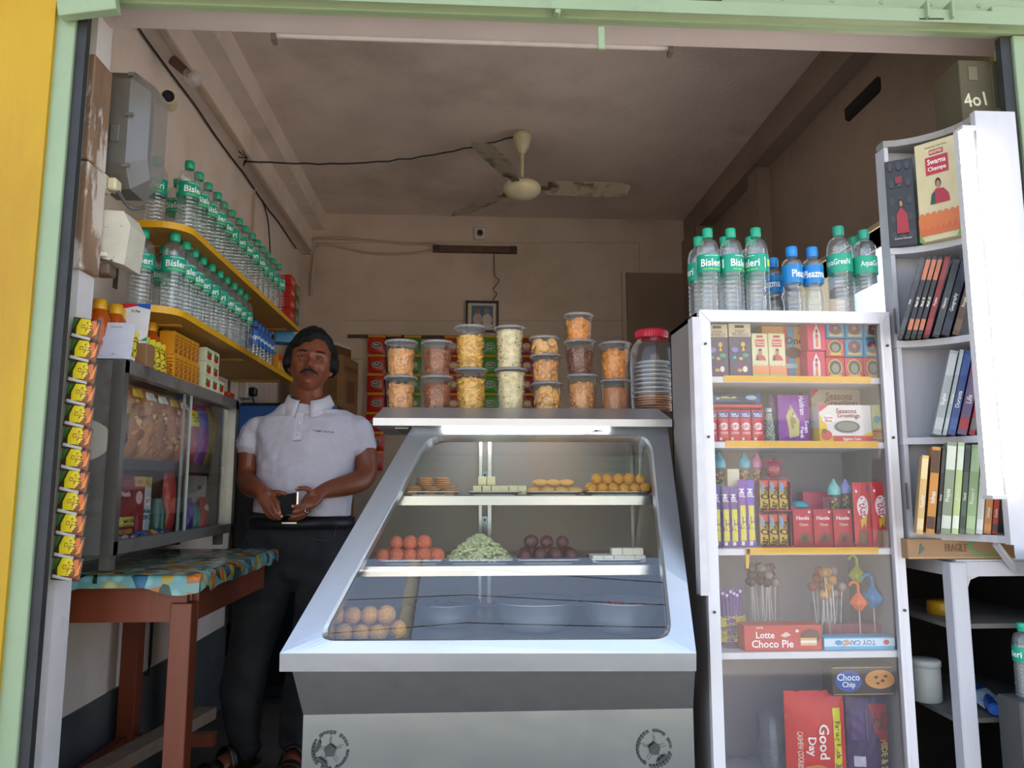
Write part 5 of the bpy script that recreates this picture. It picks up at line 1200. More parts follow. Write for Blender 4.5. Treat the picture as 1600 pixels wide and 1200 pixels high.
# ---- jeans
JE = mat('#26282c', .9, 0, .3, 9, .5, 200, dirt='#3c4042', dscale=5, dlo=.45, dhi=.75)
b = MB()
limb(b, [(A(473, 806, 3.145), .192, .145), (A(470, 835, 3.15), .215, .15), (A(468, 862, 3.155), .21, .14)], 30)
limb(b, [(A(428, 850, 3.15), .118, .13), (A(416, 910, 3.145), .108, .115), (A(402, 970, 3.135), .092, .098), (A(390, 1020, 3.13), .082, .09), (A(379, 1075, 3.155), .084, .088), (A(380, 1130, 3.17), .066, .075), (A(383, 1160, 3.18), .056, .068), (A(384, 1170, 3.18), .06, .07)], 22)
limb(b, [(A(512, 850, 3.15), .118, .13), (A(506, 920, 3.15), .108, .115), (A(492, 990, 3.14), .09, .096), (A(482, 1040, 3.15), .082, .088), (A(470, 1090, 3.17), .074, .082), (A(462, 1130, 3.18), .062, .072), (A(461, 1155, 3.19), .062, .07)], 22)
def wj(co):
    c = co.copy(); q = c-ROOT; c.y -= .006*math.sin(q.z*55+q.x*30+3*noise.noise(q*5))*max(0, noise.noise(Vector((q.x*5, q.z*4, 7)))+.4)+.006*noise.noise(q*9); return c
remesh(b, .006, 3, 'jeans', JE, fn=wj)
mb = MB(); n = 48; vs = []; c0 = A(472.5, 806, 3.143)-ROOT
for i in range(n):
    a_ = 2*math.pi*i/n; vs += [c0+Vector((.198*math.cos(a_), .153*math.sin(a_), -.004)), c0+Vector((.206*math.cos(a_), .16*math.sin(a_), -.004)), c0+Vector((.21*math.cos(a_), .162*math.sin(a_), -.045)), c0+Vector((.2*math.cos(a_), .153*math.sin(a_), -.045))]
mb.add(vs, [(i*4+k, ((i+1) % n)*4+k, ((i+1) % n)*4+(k+1) % 4, i*4+(k+1) % 4) for i in range(n) for k in range(4)], mat('#15161c', .5), True); bl_ = mb.build('belt', man)
p = A(452, 817, 2.975)-ROOT; MB().box(-.028, .028, -.004, .004, -.004, .003, mat('#b9b9b9', .2, 1), bev=.001).build('buckle', bl_, p)
mb = MB(); mb.tube([A(482, 836, 2.995)-ROOT, A(492, 843, 2.99)-ROOT, A(508, 845, 2.995)-ROOT, A(522, 838, 3.01)-ROOT, A(526, 822, 3.02)-ROOT], .0012, '#3f444a', 5); mb.build('pocket_seam', man)
# ---- strapped sandals
for k, (h, d, sd_) in enumerate((fL, fR)):
    t = MB(); prof = [(-.045, .034), (0, .04), (.08, .04), (.15, .048), (.2, .044), (.228, .02)]
    out = [h+d*a_+sd_*w_ for a_, w_ in prof]+[h+d*a_-sd_*w_ for a_, w_ in reversed(prof)]
    t.plate([p-ROOT for p in out], (0, 0, .018), mat('#1c1614', .5)); o = t.build('sandal', man)
    for a_, hh, wdt, off in ((.17, .05, .05, 0), (.09, .085, .042, 0), (.01, .095, .02, 0)):
        mb = MB(); pts = [h+d*a_+sd_*.048*math.cos(q)+Vector((0, 0, .012+hh*math.sin(q))) for q in [math.pi*j/10 for j in range(11)]]
        vs = []
        for p in pts: vs += [p+d*wdt/2-ROOT, p-d*wdt/2-ROOT]
        mb.add(vs, [(j*2, j*2+2, j*2+3, j*2+1) for j in range(10)], mat('#211815', .35), True); s_ = mb.build('strap', o); m_ = s_.modifiers.new('t', 'SOLIDIFY'); m_.thickness = .004
# ---- phone in a black case
ph = thing('smartphone', 'black smartphone in a wallet case held in the seller\'s hands', 'phone', A(449, 788, 2.9))
fr_ = A(449, 788, 2.9); P4 = [A(431, 775, 2.896)-fr_, A(466, 769, 2.905)-fr_, A(464, 802, 2.897)-fr_, A(438, 806, 2.893)-fr_]
MB().plate([p for p in P4], (0, .012, 0), mat('#060608', .6, spec=.2)).build('wallet_case', ph)
MB().bar(P4[1]+Vector((-.001, .004, 0)), P4[2]+Vector((.001, .004, 0)), .006, .014, mat('#c4c4cc', .2, .8), (0, 1, 0)).build('silver_edge', ph)
# ================================================================ TALL GLASS CABINET ON THE RIGHT
KX0, KX1, KY, KB = .622, 1.152, 2.0, 2.3
KT = aY(1230, 487, KY).z
kc = thing('glass_cabinet', 'tall narrow white wooden cabinet with a glass front and five shelves', 'cabinet', ((KX0+KX1)/2, KY, 0))
KO = Vector(((KX0+KX1)/2, KY, 0))
def kb(mb, name, parent=None): mb.v = [p-KO for p in mb.v]; return mb.build(name, parent or kc)
SIDEM = mat('#8f8885', .55, 0, .12, 6, .1, 40, aniso=(1, 1, .3)); LILAC = mat('#a9a3ab', .7, 0, .05, 8)
kb(MB().box(KX0, KX0+.012, KY+.02, KB, 0, KT, SIDEM), 'side_panel'); kb(MB().box(KX1-.012, KX1, KY+.02, KB, 0, KT, SIDEM), 'side_panel')
kb(MB().box(KX0, KX1, KB-.01, KB, 0, KT-.012, LILAC), 'back_panel'); kb(MB().box(KX0, KX1, KY+.02, KB, KT-.012, KT, WHITEP), 'top_panel')
sl = aY(1108, 900, KY).x; sr = aY(1378, 800, KY).x; rb = aY(1230, 504, KY).z
mb = MB(); mb.box(KX0, KX0+.03, KY, KY+.02, 0, KT, WHITEP); mb.box(KX1-.026, KX1, KY, KY+.02, 0, KT, WHITEP)
mb.box(KX1-.03, KX1-.022, KY-.004, KY, .0, rb, WHITEP)
mb.plate([(KX0, KY-.003, KT+.002), (KX1, KY-.003, KT+.002), (KX1-.024, KY-.003, rb), (KX0+.03, KY-.003, rb)], (0, .022, 0), WHITEP); kb(mb, 'door_frame')
for z in (1.2, .75, .3, 1.45):
    for x in (KX0+.014, KX1-.012): kb(MB().cyl((x, KY-.005, z), (x, KY, z), .0035, '#3a3634', n=8), 'screw')
kb(MB().box(KX0+.03, KX1-.026, KY+.008, KY+.011, .05, rb, clear('cabinet_glass', (.97, .97, .97), .012, 1.52, 0, .8)), 'glass_pane')
SZ = [aY(1230, y, KY+.03).z for y in (590, 691, 857, 1018)]+[.3]
for i, z in enumerate(SZ):
    kb(MB().box(KX0+.012, KX1-.012, KY+.022, KB-.012, z-.016, z, WHITEP), 'shelf')
for i, (a, b) in enumerate(((1131, 1360), (1134, 1372), (1166, 1372))):
    y = (592, 695, 858)[i]; p0 = aY(a, y, KY+.02); p1 = aY(b, y, KY+.02)
    o = kb(MB().box(p0.x, p1.x, KY+.0185, KY+.0215, SZ[i]-.014, SZ[i]+.003, mat('#d9a31c', .4)), 'yellow_tape')
o = kb(MB().plate([(p0.x-.002, KY+.0185, SZ[2]), (p0.x+.01, KY+.0185, SZ[2]), (p0.x+.004, KY+.0185, SZ[2]-.05), (p0.x-.003, KY+.0185, SZ[2]-.05)], (0, .002, 0), mat('#d9a31c', .4)), 'yellow_tape')
a = aY(1089, 930, 2.0)
tag(MB().box(KX0-.022, KX0-.003, 1.99, 2.03, a.z, KT-.02, mat('#c9c6c8', .35)).build('white_board'), 'narrow white board fixed upright along the left side of the tall cabinet', 'board')
def item(name, cat, lab, x0, y0, x1, Y, z, col, items, d=.05, mk='box', b=.012, rz=0, grp=None, side=None, tilt=0, yb=None):
    """a packed thing on a shelf: photo width and top, real base and depth"""
    xc, zb, w, h = pxbox(x0, y0, x1, yb or (y0+50), Y, z)
    a = aY(x0, (y0+(yb or y0+50))/2, Y); c = aY(x1, (y0+(yb or y0+50))/2, Y); xc = (a.x+c.x)/2; w = c.x-a.x
    mb = carton(name, w, h, d, col, items, side) if mk == 'box' else packet(w, h, b, col, items)
    o = mb.build(name, None, (xc, Y+(d/2 if mk == 'box' else b), zb+.0005), (0, tilt, rz)); return tag(o, lab, cat, grp)
Z1, Z2, Z3, Z4, Z5 = SZ
# shelf 1
TRUF = [('r', 0, .76, 1, 1, '#d9cfae'), ('r', .28, .92, .7, .97, '#4a3c38'), ('t', .5, .86, .05, 'SWISS', '#6a5a58', 0, .5), ('t', .5, .80, .06, 'TRUFELLO', '#6a5a58', 0, .8),
        ('e', .5, .17, .34, .14, '#5c3a56'), ('e', .45, .15, .12, .03, '#c89a4c'), ('e', .68, .17, .11, .055, '#e6ddd0'), ('e', .62, .62, .1, .045, '#d8a83c'), ('p', ((.55, .5), (.62, .6), (.7, .5)), '#d8a83c'), ('e', .25, .52, .16, .05, '#7b76b0'), ('p', ((.1, .36), (.25, .42), (.3, .35)), '#35a9c0'), ('e', .72, .42, .15, .04, '#3f9a72'), ('e', .5, .36, .1, .03, '#caa050')]
item('chocolate_box', 'box', 'purple chocolate box with a cream top, left one on the top cabinet shelf', 1105, 507, 1137, 2.06, Z1, '#4a3f5c', TRUF, .05)
item('chocolate_box', 'box', 'purple chocolate box with a cream top, right one on the top cabinet shelf', 1139, 506, 1173, 2.06, Z1, '#4a3f5c', TRUF, .05)
INC = [('r', .3, .9, .7, .95, '#b0302c'), ('r', .22, .7, .78, .86, '#c2413c'), ('t', .5, .81, .05, 'Swarna', '#f4e8d8', 0, .5), ('t', .5, .75, .05, 'Champa', '#f4e8d8', 0, .5), ('e', .5, .62, .1, .04, '#3a2a24'), ('e', .5, .56, .12, .05, '#b98a6c'), ('p', ((.22, .4), (.4, .54), (.72, .5), (.84, .4)), '#c04a50'), ('p', ((.2, .4), (.3, .54), (.42, .4)), '#3c4a44'), ('r', 0, .1, 1, .26, '#e08a5c'), ('p', ((0, .26), (.1, .3), (.2, .26), (.3, .3), (.4, .26), (.5, .3), (.6, .26), (.7, .3), (.8, .26), (.9, .3), (1, .26)), '#e08a5c'), ('r', 0, 0, 1, .1, '#b9b96c')]
item('incense_box', 'box', 'slim cream incense box, left of a pair on the top cabinet shelf', 1175, 521, 1200, 2.06, Z1, '#d8d0a6', INC, .04)
item('incense_box', 'box', 'slim cream incense box, right of a pair on the top cabinet shelf', 1201, 521, 1227, 2.06, Z1, '#d8d0a6', INC, .04)
item('wafer_box', 'box', 'large yellow box with a blue stripe and the word One, on the top cabinet shelf', 1191, 510, 1258, 2.115, Z1, '#dba24a', [('r', .5, 0, .66, 1, '#c04a5c'), ('r', .6, 0, .74, 1, '#4aa3cc'), ('t', .74, .74, .14, 'One', '#2f1c18', 0, .42), ('e', .7, .52, .2, .1, '#5a3024'), ('e', .86, .88, .03, .015, '#3a7a9a'), ('r', .52, .24, .8, .32, '#a8d0dc')], .06)
PK = [('p', ((.3, .06), (.3, .6), (.42, .8), (.5, .93), (.58, .8), (.7, .6), (.7, .06)), '#ded4d4'), ('e', .5, .5, .08, .1, '#b0303c'), ('p', ((.42, .12), (.44, .45), (.56, .45), (.58, .12)), '#d8742c'), ('e', .5, .68, .07, .07, '#4a3034')]
zz = aY(1276, 548, 2.06).z
for k, (zq, lb) in enumerate(((Z1, 'lower'), (zz, 'upper'))):
    item('incense_box', 'box', 'bright pink incense box, %s of the two stacked in the cabinet' % lb, 1262, 549 if k == 0 else 504, 1290, 2.06, zq, '#c8234c', PK, .05)
DH = lambda c: [('r', .06, .06, .94, .94, c), ('e', .5, .56, .34, .36, '#8f2a34'), ('e', .5, .5, .2, .26, '#5c4a48'), ('e', .5, .6, .1, .12, '#9a8a80'), ('p', ((.16, .1), (.12, .26), (.5, .18), (.88, .26), (.84, .1)), '#d8b040')]
RDH = [('e', .5, .54, .38, .38, '#d8b84c'), ('e', .5, .54, .33, .33, '#2e3a34'), ('e', .5, .5, .2, .22, '#8a8478'), ('p', ((.2, .08), (.16, .22), (.5, .16), (.84, .22), (.8, .08)), '#d8b040')]
rows = [(588, 559), (558, 530), (529, 503)]
for ri_, (yb, yt) in enumerate(rows):
    zb = Z1 if ri_ == 0 else aY(1335, rows[ri_-1][1]-1, 2.06).z
    for ci, (xa_, xb_) in enumerate(((1291.5, 1320), (1321, 1349.5), (1351, 1378))):
        red = ri_ == 0 or (ri_ == 1 and ci == 0)
        item('incense_cone_box', 'box', 'small %s incense box, %s column and %s row of the block in the cabinet' % ('red' if red else 'blue', ('left', 'middle', 'right')[ci], ('bottom', 'middle', 'top')[ri_]), xa_, yt, xb_, 2.06+.0002*ci, zb+.0005, '#c2303c' if red else '#1f86b8', RDH if red else DH('#2a98c8'), .03, grp='small incense boxes in the cabinet')
# shelf 2
xq0, _, wq, hq = pxbox(1113, 632, 1195, 690, 2.07, Z2)
t = thing('bar_display_box', 'red open display box behind the small wafer bars on the second shelf', 'box', (xq0, 2.1, Z2))
MB().box(-wq/2, wq/2, .0, .004, 0, hq, '#b3202c').box(-wq/2, wq/2, -.03, .03, hq-.008, hq, '#c8283a').box(-wq/2, -wq/2+.003, -.03, .03, 0, hq, '#a01c28').box(wq/2-.003, wq/2, -.03, .03, 0, hq, '#a01c28').build('box_shell', t)
KK = [('r', .04, .74, .96, .95, '#2c3f86'), ('t', .5, .84, .13, '20%1', '#dfe4ee', 0, .8), ('e', .5, .48, .42, .12, '#ead8d8'), ('t', .5, .48, .13, 'KitKat', '#b81c30', R(8), .75), ('t', .5, .27, .07, 'LUNCH', '#f0e0e0', 0, .7), ('r', .1, .04, .3, .12, '#e8e8e8')]
for i, (a_, b_) in enumerate(((1106, 1121), (1123, 1139.5), (1141, 1157), (1158, 1174), (1177, 1193))):
    item('wafer_bar', 'bar', 'small red wafer bar with a blue top, %s from the left in its display box' % ORD[i], a_, 641, b_, 2.056, Z2+.003, '#c81c34', KK, mk='pk', b=.006, grp='red wafer bars on the second shelf')
zq = Z2+hq
item('snack_packet', 'packet', 'dark blue packet lying on top of the red wafer bars', 1110, 614, 1192, 2.08, zq+.001, '#1c4f86', [('p', ((.0, .9), (.3, .75), (.7, .8), (1, .2), (.6, .3)), '#14202e'), ('r', .2, .5, .5, .68, '#d8cc6c'), ('r', .12, .4, .18, .62, '#dfe4ea'), ('e', .8, .6, .12, .2, '#9fb4c4')], mk='pk', b=.014)
a = aY(1203, 690, 2.08); h = aY(1203, 638, 2.08).z-Z2
t = thing('candy_bottle', 'small clear bottle filled with silver-green candy balls', 'bottle', (a.x, 2.08, Z2))
MB().lathe([(.012, 0), (.0145, .004), (.0145, h*.55), (.011, h*.8), (.0075, h*.88), (.0075, h*.92)], TUB, 16).build('bottle_body', t)
MB().lathe([(.0085, h*.88), (.009, h*.9), (.009, h), (.0, h)], '#a8c4c8', 14).build('cap', t)
mb = MB(); rg = random.Random(9)
for k in range(12):
    for i in range(7): a_ = i*.9+k*.5; rr = .0102*(1 if k < 7 else 1-(k-6)*.08); mb.ball((rr*math.cos(a_), rr*math.sin(a_), .006+k*h*.068), .0044, M(('#a8a89a', '#7a9a7c', '#b8a8a8')[i % 3], .2), n=6)
tag(mb.build('candy_balls', t), kind='stuff')
item('sweet_packet', 'packet', 'purple packet with pale flaky sweets printed on it, second cabinet shelf', 1218, 617, 1267, 2.07, Z2, '#7f2490', [('p', ((.2, .55), (.35, .8), (.5, .6), (.62, .45), (.6, .15), (.3, .1), (.25, .35)), '#b9ab6e'), ('p', ((.3, .5), (.42, .65), (.5, .45), (.4, .2)), '#8f834c'), ('t', .74, .78, .12, 'Haldiram', '#e8d4ec', R(-90), .4), ('t', .87, .34, .1, 'Soan', '#f4ecf4', R(-90), .3), ('t', .69, .22, .1, 'Papdi', '#f4ecf4', R(-90), .3), ('r', .42, .53, .46, .57, '#dfe4ea')], mk='pk', b=.012)
item('sweet_packet', 'packet', 'dark purple packet half hidden behind the pale flaky sweets packet', 1204, 617, 1230, 2.1, Z2, '#5a2468', [('e', .5, .3, .2, .2, '#8a5a8c')], mk='pk', b=.008)
SG = [('p', ((0, 0), (0, .75), (.12, .5), (.2, .2), (.6, .1), (1, .3), (1, 0)), '#e0b81c'), ('p', ((0, 1), (0, .8), (.1, .9), (.2, 1)), '#c03a3c'), ('t', .52, .84, .13, 'Seasons', '#8f3c4c', 0, .5), ('t', .56, .7, .15, 'Greetings', '#8f3c4c', 0, .65), ('e', .17, .62, .12, .13, '#e8dcd8'), ('t', .17, .66, .07, 'Home', '#b8404c', 0, .2), ('t', .17, .58, .07, 'Bites', '#b8404c', 0, .2),
      ('e', .52, .42, .24, .16, '#6c6258'), ('e', .52, .43, .2, .12, '#8f887c'), ('r', .25, .0, 1, .18, '#c8383c'), ('t', .6, .09, .09, 'Eggless Cake', '#f4ecdc', 0, .55), ('e', .12, .2, .1, .13, '#c84a3c'), ('e', .08, .3, .05, .06, '#7a5038')]
item('cake_box', 'box', 'cake box with an oval window in front on the second cabinet shelf', 1280, 633, 1362, 2.05, Z2, '#d9d2cc', SG, .06, side=[('r', 0, 0, 1, .4, '#e0b81c')])
item('cake_box', 'box', 'cake box standing behind the other cake box on the second cabinet shelf', 1268, 605, 1350, 2.16, Z2, '#cfc5ae', SG, .05)
item('cake_box', 'box', 'narrow pale green box with a burger picture at the right end of the second shelf', 1362.5, 633, 1381, 2.055, Z2, '#c4c88c', [('e', .4, .62, .3, .1, '#5f9aa8'), ('e', .5, .25, .6, .12, '#c8822c'), ('r', 0, 0, 1, .1, '#b04a34'), ('e', .5, .3, .5, .03, '#8a3a24')], .05)
# shelf 3
def cone_candy(px, yt, wd, Y, col, lab, tube='#6a3a8c', z=None):
    a = aY(px, yt, Y); r = wd/2/1200*Y; H_ = a.z-Z3; t = thing('cone_candy', lab, 'candy', (a.x, Y, Z3+.0005), 0, 'ice-cream shaped candies on the third shelf')
    u = r*3.2
    MB().lathe([(r*.5, 0), (r*.55, .002), (r*.6, H_-u*1.7), (r*.3, H_-u*1.62)], tube, 16).build('tube_stem', t)
    MB().lathe([(r*.5, H_-u*1.62), (r*.75, H_-u*1.3), (r*.95, H_-u*.75)], TUB, 18, caps=False).build('clear_cup', t)
    mb = MB()
    for k in range(18): q = k*2.4; zz = H_-u*1.58+(k/18)*u*.65; rr = r*(.3+.35*k/18); mb.ball((rr*math.cos(q), rr*math.sin(q), zz), r*.24, M(('#d8c83c', '#c8403c', '#4a9a3c', '#d88a8c')[k % 4], .3), n=6)
    tag(mb.build('candy_balls', t), kind='stuff')
    prof = [(r*1.0, H_-u*.8), (r*1.05, H_-u*.7), (r*1.0, H_-u*.55)]+[(r*(1-.09*i)*(1.04 if i % 2 else .95), H_-u*.5+u*.5*i/10) for i in range(1, 10)]+[(0.0005, H_)]
    mb = MB(); n = 20; vs = []
    for k, (rr, zz) in enumerate(prof):
        for i in range(n): a_ = 2*math.pi*i/n; q = rr*(1+.09*math.cos(3*a_+k*.7)) if k > 2 else rr; vs.append((q*math.cos(a_), q*math.sin(a_), zz))
    mb.add(vs, [(k*n+i, k*n+(i+1) % n, (k+1)*n+(i+1) % n, (k+1)*n+i) for k in range(len(prof)-1) for i in range(n)], M(col, .3), True); mb.build('swirl_top', t)
cone_candy(1123, 706, 20, 2.12, '#5cb4d0', 'blue-topped cone candy at the far left of the third shelf')
cone_candy(1162, 707, 19, 2.12, '#5cb4d0', 'blue-topped cone candy beside the pink-topped one')
cone_candy(1182, 708, 18, 2.12, '#d88ab8', 'pink-topped cone candy on the third shelf')
cone_candy(1302, 748, 20, 2.12, '#8accc4', 'mint-topped cone candy beside the large red wafer bars', '#b04a6c')
cone_candy(1320, 748, 18, 2.12, '#9a94cc', 'lilac-topped cone candy beside the large red wafer bars', '#b04a6c')
ST = [('r', .15, .1, .85, .62, '#d4c83c'), ('t', .5, .36, .1, 'Fizz', '#6a3a8c', R(90), .8), ('t', .5, .8, .1, 'JIM', '#e8e0f0', R(90), .3), ('r', .2, .03, .6, .09, '#e4e0ec')]
for i, (x, tl_, c) in enumerate(((1120, 0, '#5a3a86'), (1134, 0, '#6a3a8c'), (1147, 0, '#5a3a86'), (1160, -6, '#7a3a9c'), (1173, -9, '#6a4ab0'))):
    item('candy_stick', 'candy', 'purple and yellow candy stick, %s from the left on the third shelf' % ORD[i], x-6, 760-(i > 2)*10, x+6.5, 2.062, Z3, c, ST, mk='pk', b=.005, grp='purple candy sticks on the third shelf', tilt=R(-tl_*.0))
item('candy_sachet', 'packet', 'teal and white packet standing behind the purple candy sticks', 1112, 756, 1134, 2.085, Z3, '#3f7a74', [('t', .5, .85, .12, 'JU', '#dfeeea', R(90), .2), ('r', 0, .55, 1, .7, '#c8c060')], mk='pk', b=.006)
item('candy_carton', 'carton', 'tall cream carton behind the purple candy sticks on the third shelf', 1137, 733, 1156, 2.09, Z3, '#d6cdb4', [('r', 0, .6, 1, .64, '#c88a4c')], .03)
BO = [('p', ((.0, 1), (1, 1), (1, .7), (.5, .8), (0, .72)), '#c8502c'), ('p', ((.1, .95), (.5, .9), (.4, .6), (.1, .6)), '#7d98b8'), ('t', .5, .36, .3, 'Bar One', '#3c2418', R(82), .85)]
for k, (yb, yt, zb, lb) in enumerate(((850, 801, Z3, 'lower'), (798, 748, None, 'upper'))):
    zb = zb if zb else aY(1210, 799, 2.06).z
    x_, _, w_, h_ = pxbox(1187, yt, 1233, yb, 2.09, zb)
    t = thing('bar_display_box', '%s red display box behind the yellow chocolate bars' % lb, 'box', (x_, 2.09, zb+.0005))
    MB().box(-w_/2, w_/2, 0, .003, 0, h_, '#a5303c').box(-w_/2, w_/2, -.028, 0, 0, .003, '#a5303c').box(-w_/2, -w_/2+.002, -.02, 0, 0, h_*.9, '#8c2432').box(w_/2-.002, w_/2, -.02, 0, 0, h_*.9, '#8c2432').build('box_shell', t)
    for i, x in enumerate((1195, 1210, 1225)):
        item('chocolate_bar', 'bar', 'yellow chocolate bar, %s from the left in the %s red display box' % (ORD[i], lb), x-6.5, yt+3, x+6.5, 2.066, zb+.0045, '#c9a23c', BO, mk='pk', b=.005, grp='yellow chocolate bars on the third shelf')
a = aY(1210, 745, 2.08); zb = aY(1210, 748, 2.08).z
t = thing('apple_toy', 'red see-through apple-shaped candy toy with leaves', 'toy', (a.x, 2.085, zb+.002))
MB().ball((0, 0, .023), .0235, clear('red_clear_plastic', (.9, .35, .4), .3, 1.45, .05, 2, (.8, .2, .25)), (1, .8, .95), 20).build('apple_shell', t)
mb = MB(); 
for k in range(16): mb.ball((.013*math.cos(k*2.4), .009*math.sin(k*2.4), .009+k*.0012), .0045, M(('#d8a03c', '#c85a3c', '#7aa04a')[k % 3], .3), n=6)
tag(mb.build('candy_balls', t), kind='stuff')
for s in (-1, 1): MB().ball((s*.014, 0, .046), .013, '#c8344c', (1, .4, .28), 12, Matrix.Rotation(s*R(18), 3, 'Y')).build('leaf', t)
MB().tube([(0, 0, .042), (.001, 0, .05), (.003, 0, .056)], .0012, '#7a3a2c').build('stem', t)
a = aY(1250, 790, 2.12)
t = thing('toy_dish', 'turquoise toy dish lying behind the red chocolate packs', 'toy', (a.x, 2.13, a.z-.004), 0)
MB().lathe([(.026, 0), (.028, .003), (.026, .006), (.018, .014), (.004, .017), (.001, .017)], M('#3fb4c4', .25), 24).build('dome', t)
item('pink_box', 'box', 'pink box holding up the turquoise toy dish', 1236, 791, 1268, 2.11, Z3, '#b03a5c', [('e', .5, .5, .3, .3, '#c85a78')], .05)
item('pink_box', 'box', 'bright pink box with a dotted edge behind the mint-topped cone candy', 1255, 769, 1298, 2.175, Z3, '#c82c5c', [('r', .72, .1, .95, .9, '#d87a94')], .04)
NC = [('e', .35, .78, .32, .12, '#b52438'), ('t', .48, .77, .1, 'Nestle', '#f0e0e4', 0, .8), ('t', .5, .6, .07, 'Classic', '#e8c0b0', 0, .6), ('p', ((.2, .12), (.25, .3), (.5, .4), (.8, .35), (.9, .12)), '#7a3a2c'), ('p', ((.35, .15), (.38, .28), (.6, .32), (.66, .16)), '#5a2418'), ('r', .78, .9, .88, .95, '#e4e4e4'), ('r', 0, .0, 1, .06, '#a01828')]
for i, (a_, b_) in enumerate(((1241, 1271), (1273, 1302), (1304, 1333))):
    item('chocolate_pack', 'packet', 'red milk chocolate pack, %s from the left in the row of three' % ORD[i], a_, 796, b_, 2.06, Z3, '#b51c2c', NC, mk='pk', b=.006, grp='red chocolate packs on the third shelf')
KB_ = [('e', .5, .62, .33, .17, '#ecdcdc'), ('t', .5, .62, .13, 'KitKat', '#b81c34', R(-84), .3), ('p', ((.3, .42), (.7, .48), (.62, .3), (.5, .36), (.35, .28)), '#d8b02c'), ('p', ((.2, .03), (.2, .24), (.45, .27), (.7, .24), (.75, .03)), '#7a4a34'), ('r', .4, .03, .43, .25, '#a06a48'), ('r', .12, .84, .22, .88, '#e4e4e4'), ('r', .8, .86, .9, .96, '#3c4a86')]
item('wafer_bar', 'bar', 'large red wafer bar pack, left of the two on the third shelf', 1334, 754, 1361, 2.06, Z3, '#cc1c30', KB_, mk='pk', b=.006)
item('wafer_bar', 'bar', 'large red wafer bar pack, right of the two on the third shelf', 1362, 753, 1390, 2.062, Z3, '#cc1c30', KB_, mk='pk', b=.006)
# shelf 4
t = thing('stick_cup', 'clear plastic cup holding purple chocolate sticks on the fourth shelf', 'cup', (aY(1140, 960, 2.1).x, 2.1, Z4+.001))
hc = aY(1140, 942, 2.08).z-Z4; MB().lathe([(.03, 0), (.036, hc*.97), (.038, hc)], TUB, 28, caps=False).lathe([(.03, .0), (.03, .001)], TUB, 28).build('cup_wall', t)
for i in range(7):
    ax = -.022+.0075*i; z0_ = Z4+.003; h_ = aY(1140, 917+3*(i % 3), 2.1).z-z0_
    mb = packet(.0125, h_, .0045, '#5c2c80', [('t', .5, .3, .4, 'Dairy Milk', '#d8c83c', R(90), .45), ('r', .2, .9, .8, .95, '#cfc0dc')]); o = mb.build('chocolate_stick', None, (t.location.x+ax, 2.1-.010*math.sin(math.pi*i/6), z0_), (0, R(2.0*(i-3)*.5), 0)); tag(o, 'purple chocolate stick in the clear cup, %s from the left' % ORD[i], 'bar', 'purple chocolate sticks in the cup')
def lolly(x, y, z, h, col, tilt, lab, grp, r=.011):
    t = thing('lollipop', lab, 'lollipop', (x, y, z), 0, grp); t.rotation_euler = (0, tilt, 0)
    MB().cyl((0, 0, 0), (0, 0, h-.012), .0014, '#d6d0cc', n=6).build('stick', t)
    MB().ball((0, 0, h-.004), r, M(col, .15), n=12, jit=.25, seed=x*99).build('wrapped_head', t); return t
def jar(px, ytop, wd, Y, lab, yb=1017):
    a = aY(px, ytop, Y); r = wd/2/1200*Y; h = a.z-Z4; t = thing('clear_jar', lab, 'jar', (a.x, Y, Z4+.001))
    MB().lathe([(r*.85, 0), (r*.9, .004), (r, h*.95), (r*1.03, h*.96), (r*1.03, h), (r*.98, h)], TUB, 30, caps=False).lathe([(r*.85, 0), (r*.85, .001)], TUB, 24).build('jar_wall', t); return a.x, r, h
jx, jr, jh = jar(1190, 915, 50, 2.15, 'clear jar of brown wrapped lollipops on the fourth shelf')
rg = random.Random(4); cl = ('#5a3230', '#6a4a48', '#8a7c78', '#4a2a2c')
for i in range(20):
    a_ = i*2.4; rr = jr*.8*math.sqrt((i+.5)/20)
    lolly(jx+rr*math.cos(a_), 2.15+rr*.8*math.sin(a_), Z4+.004, jh+.012+.018*(i % 3), cl[i % 4], R(rg.uniform(-4, 4)), 'brown-wrapped lollipop in the left jar, %s counted outward from the middle' % ORD[i], 'brown lollipops in the left jar', .013)
jx, jr, jh = jar(1292, 945, 46, 2.14, 'clear jar of gold and copper wrapped lollipops on the fourth shelf')
cl = ('#b8843c', '#a05a34', '#c8a050', '#a8908c', '#8c4a34')
for i in range(17):
    a_ = i*2.4; rr = jr*.85*math.sqrt((i+.5)/17)
    lolly(jx+rr*math.cos(a_), 2.14+rr*.7*math.sin(a_), Z4+.004, jh+.03+.02*(i % 4), cl[i % 5], R(rg.uniform(-7, 7)), 'gold or copper wrapped lollipop in the right jar, %s counted outward' % ORD[i], 'gold and copper lollipops in the right jar', .0135)
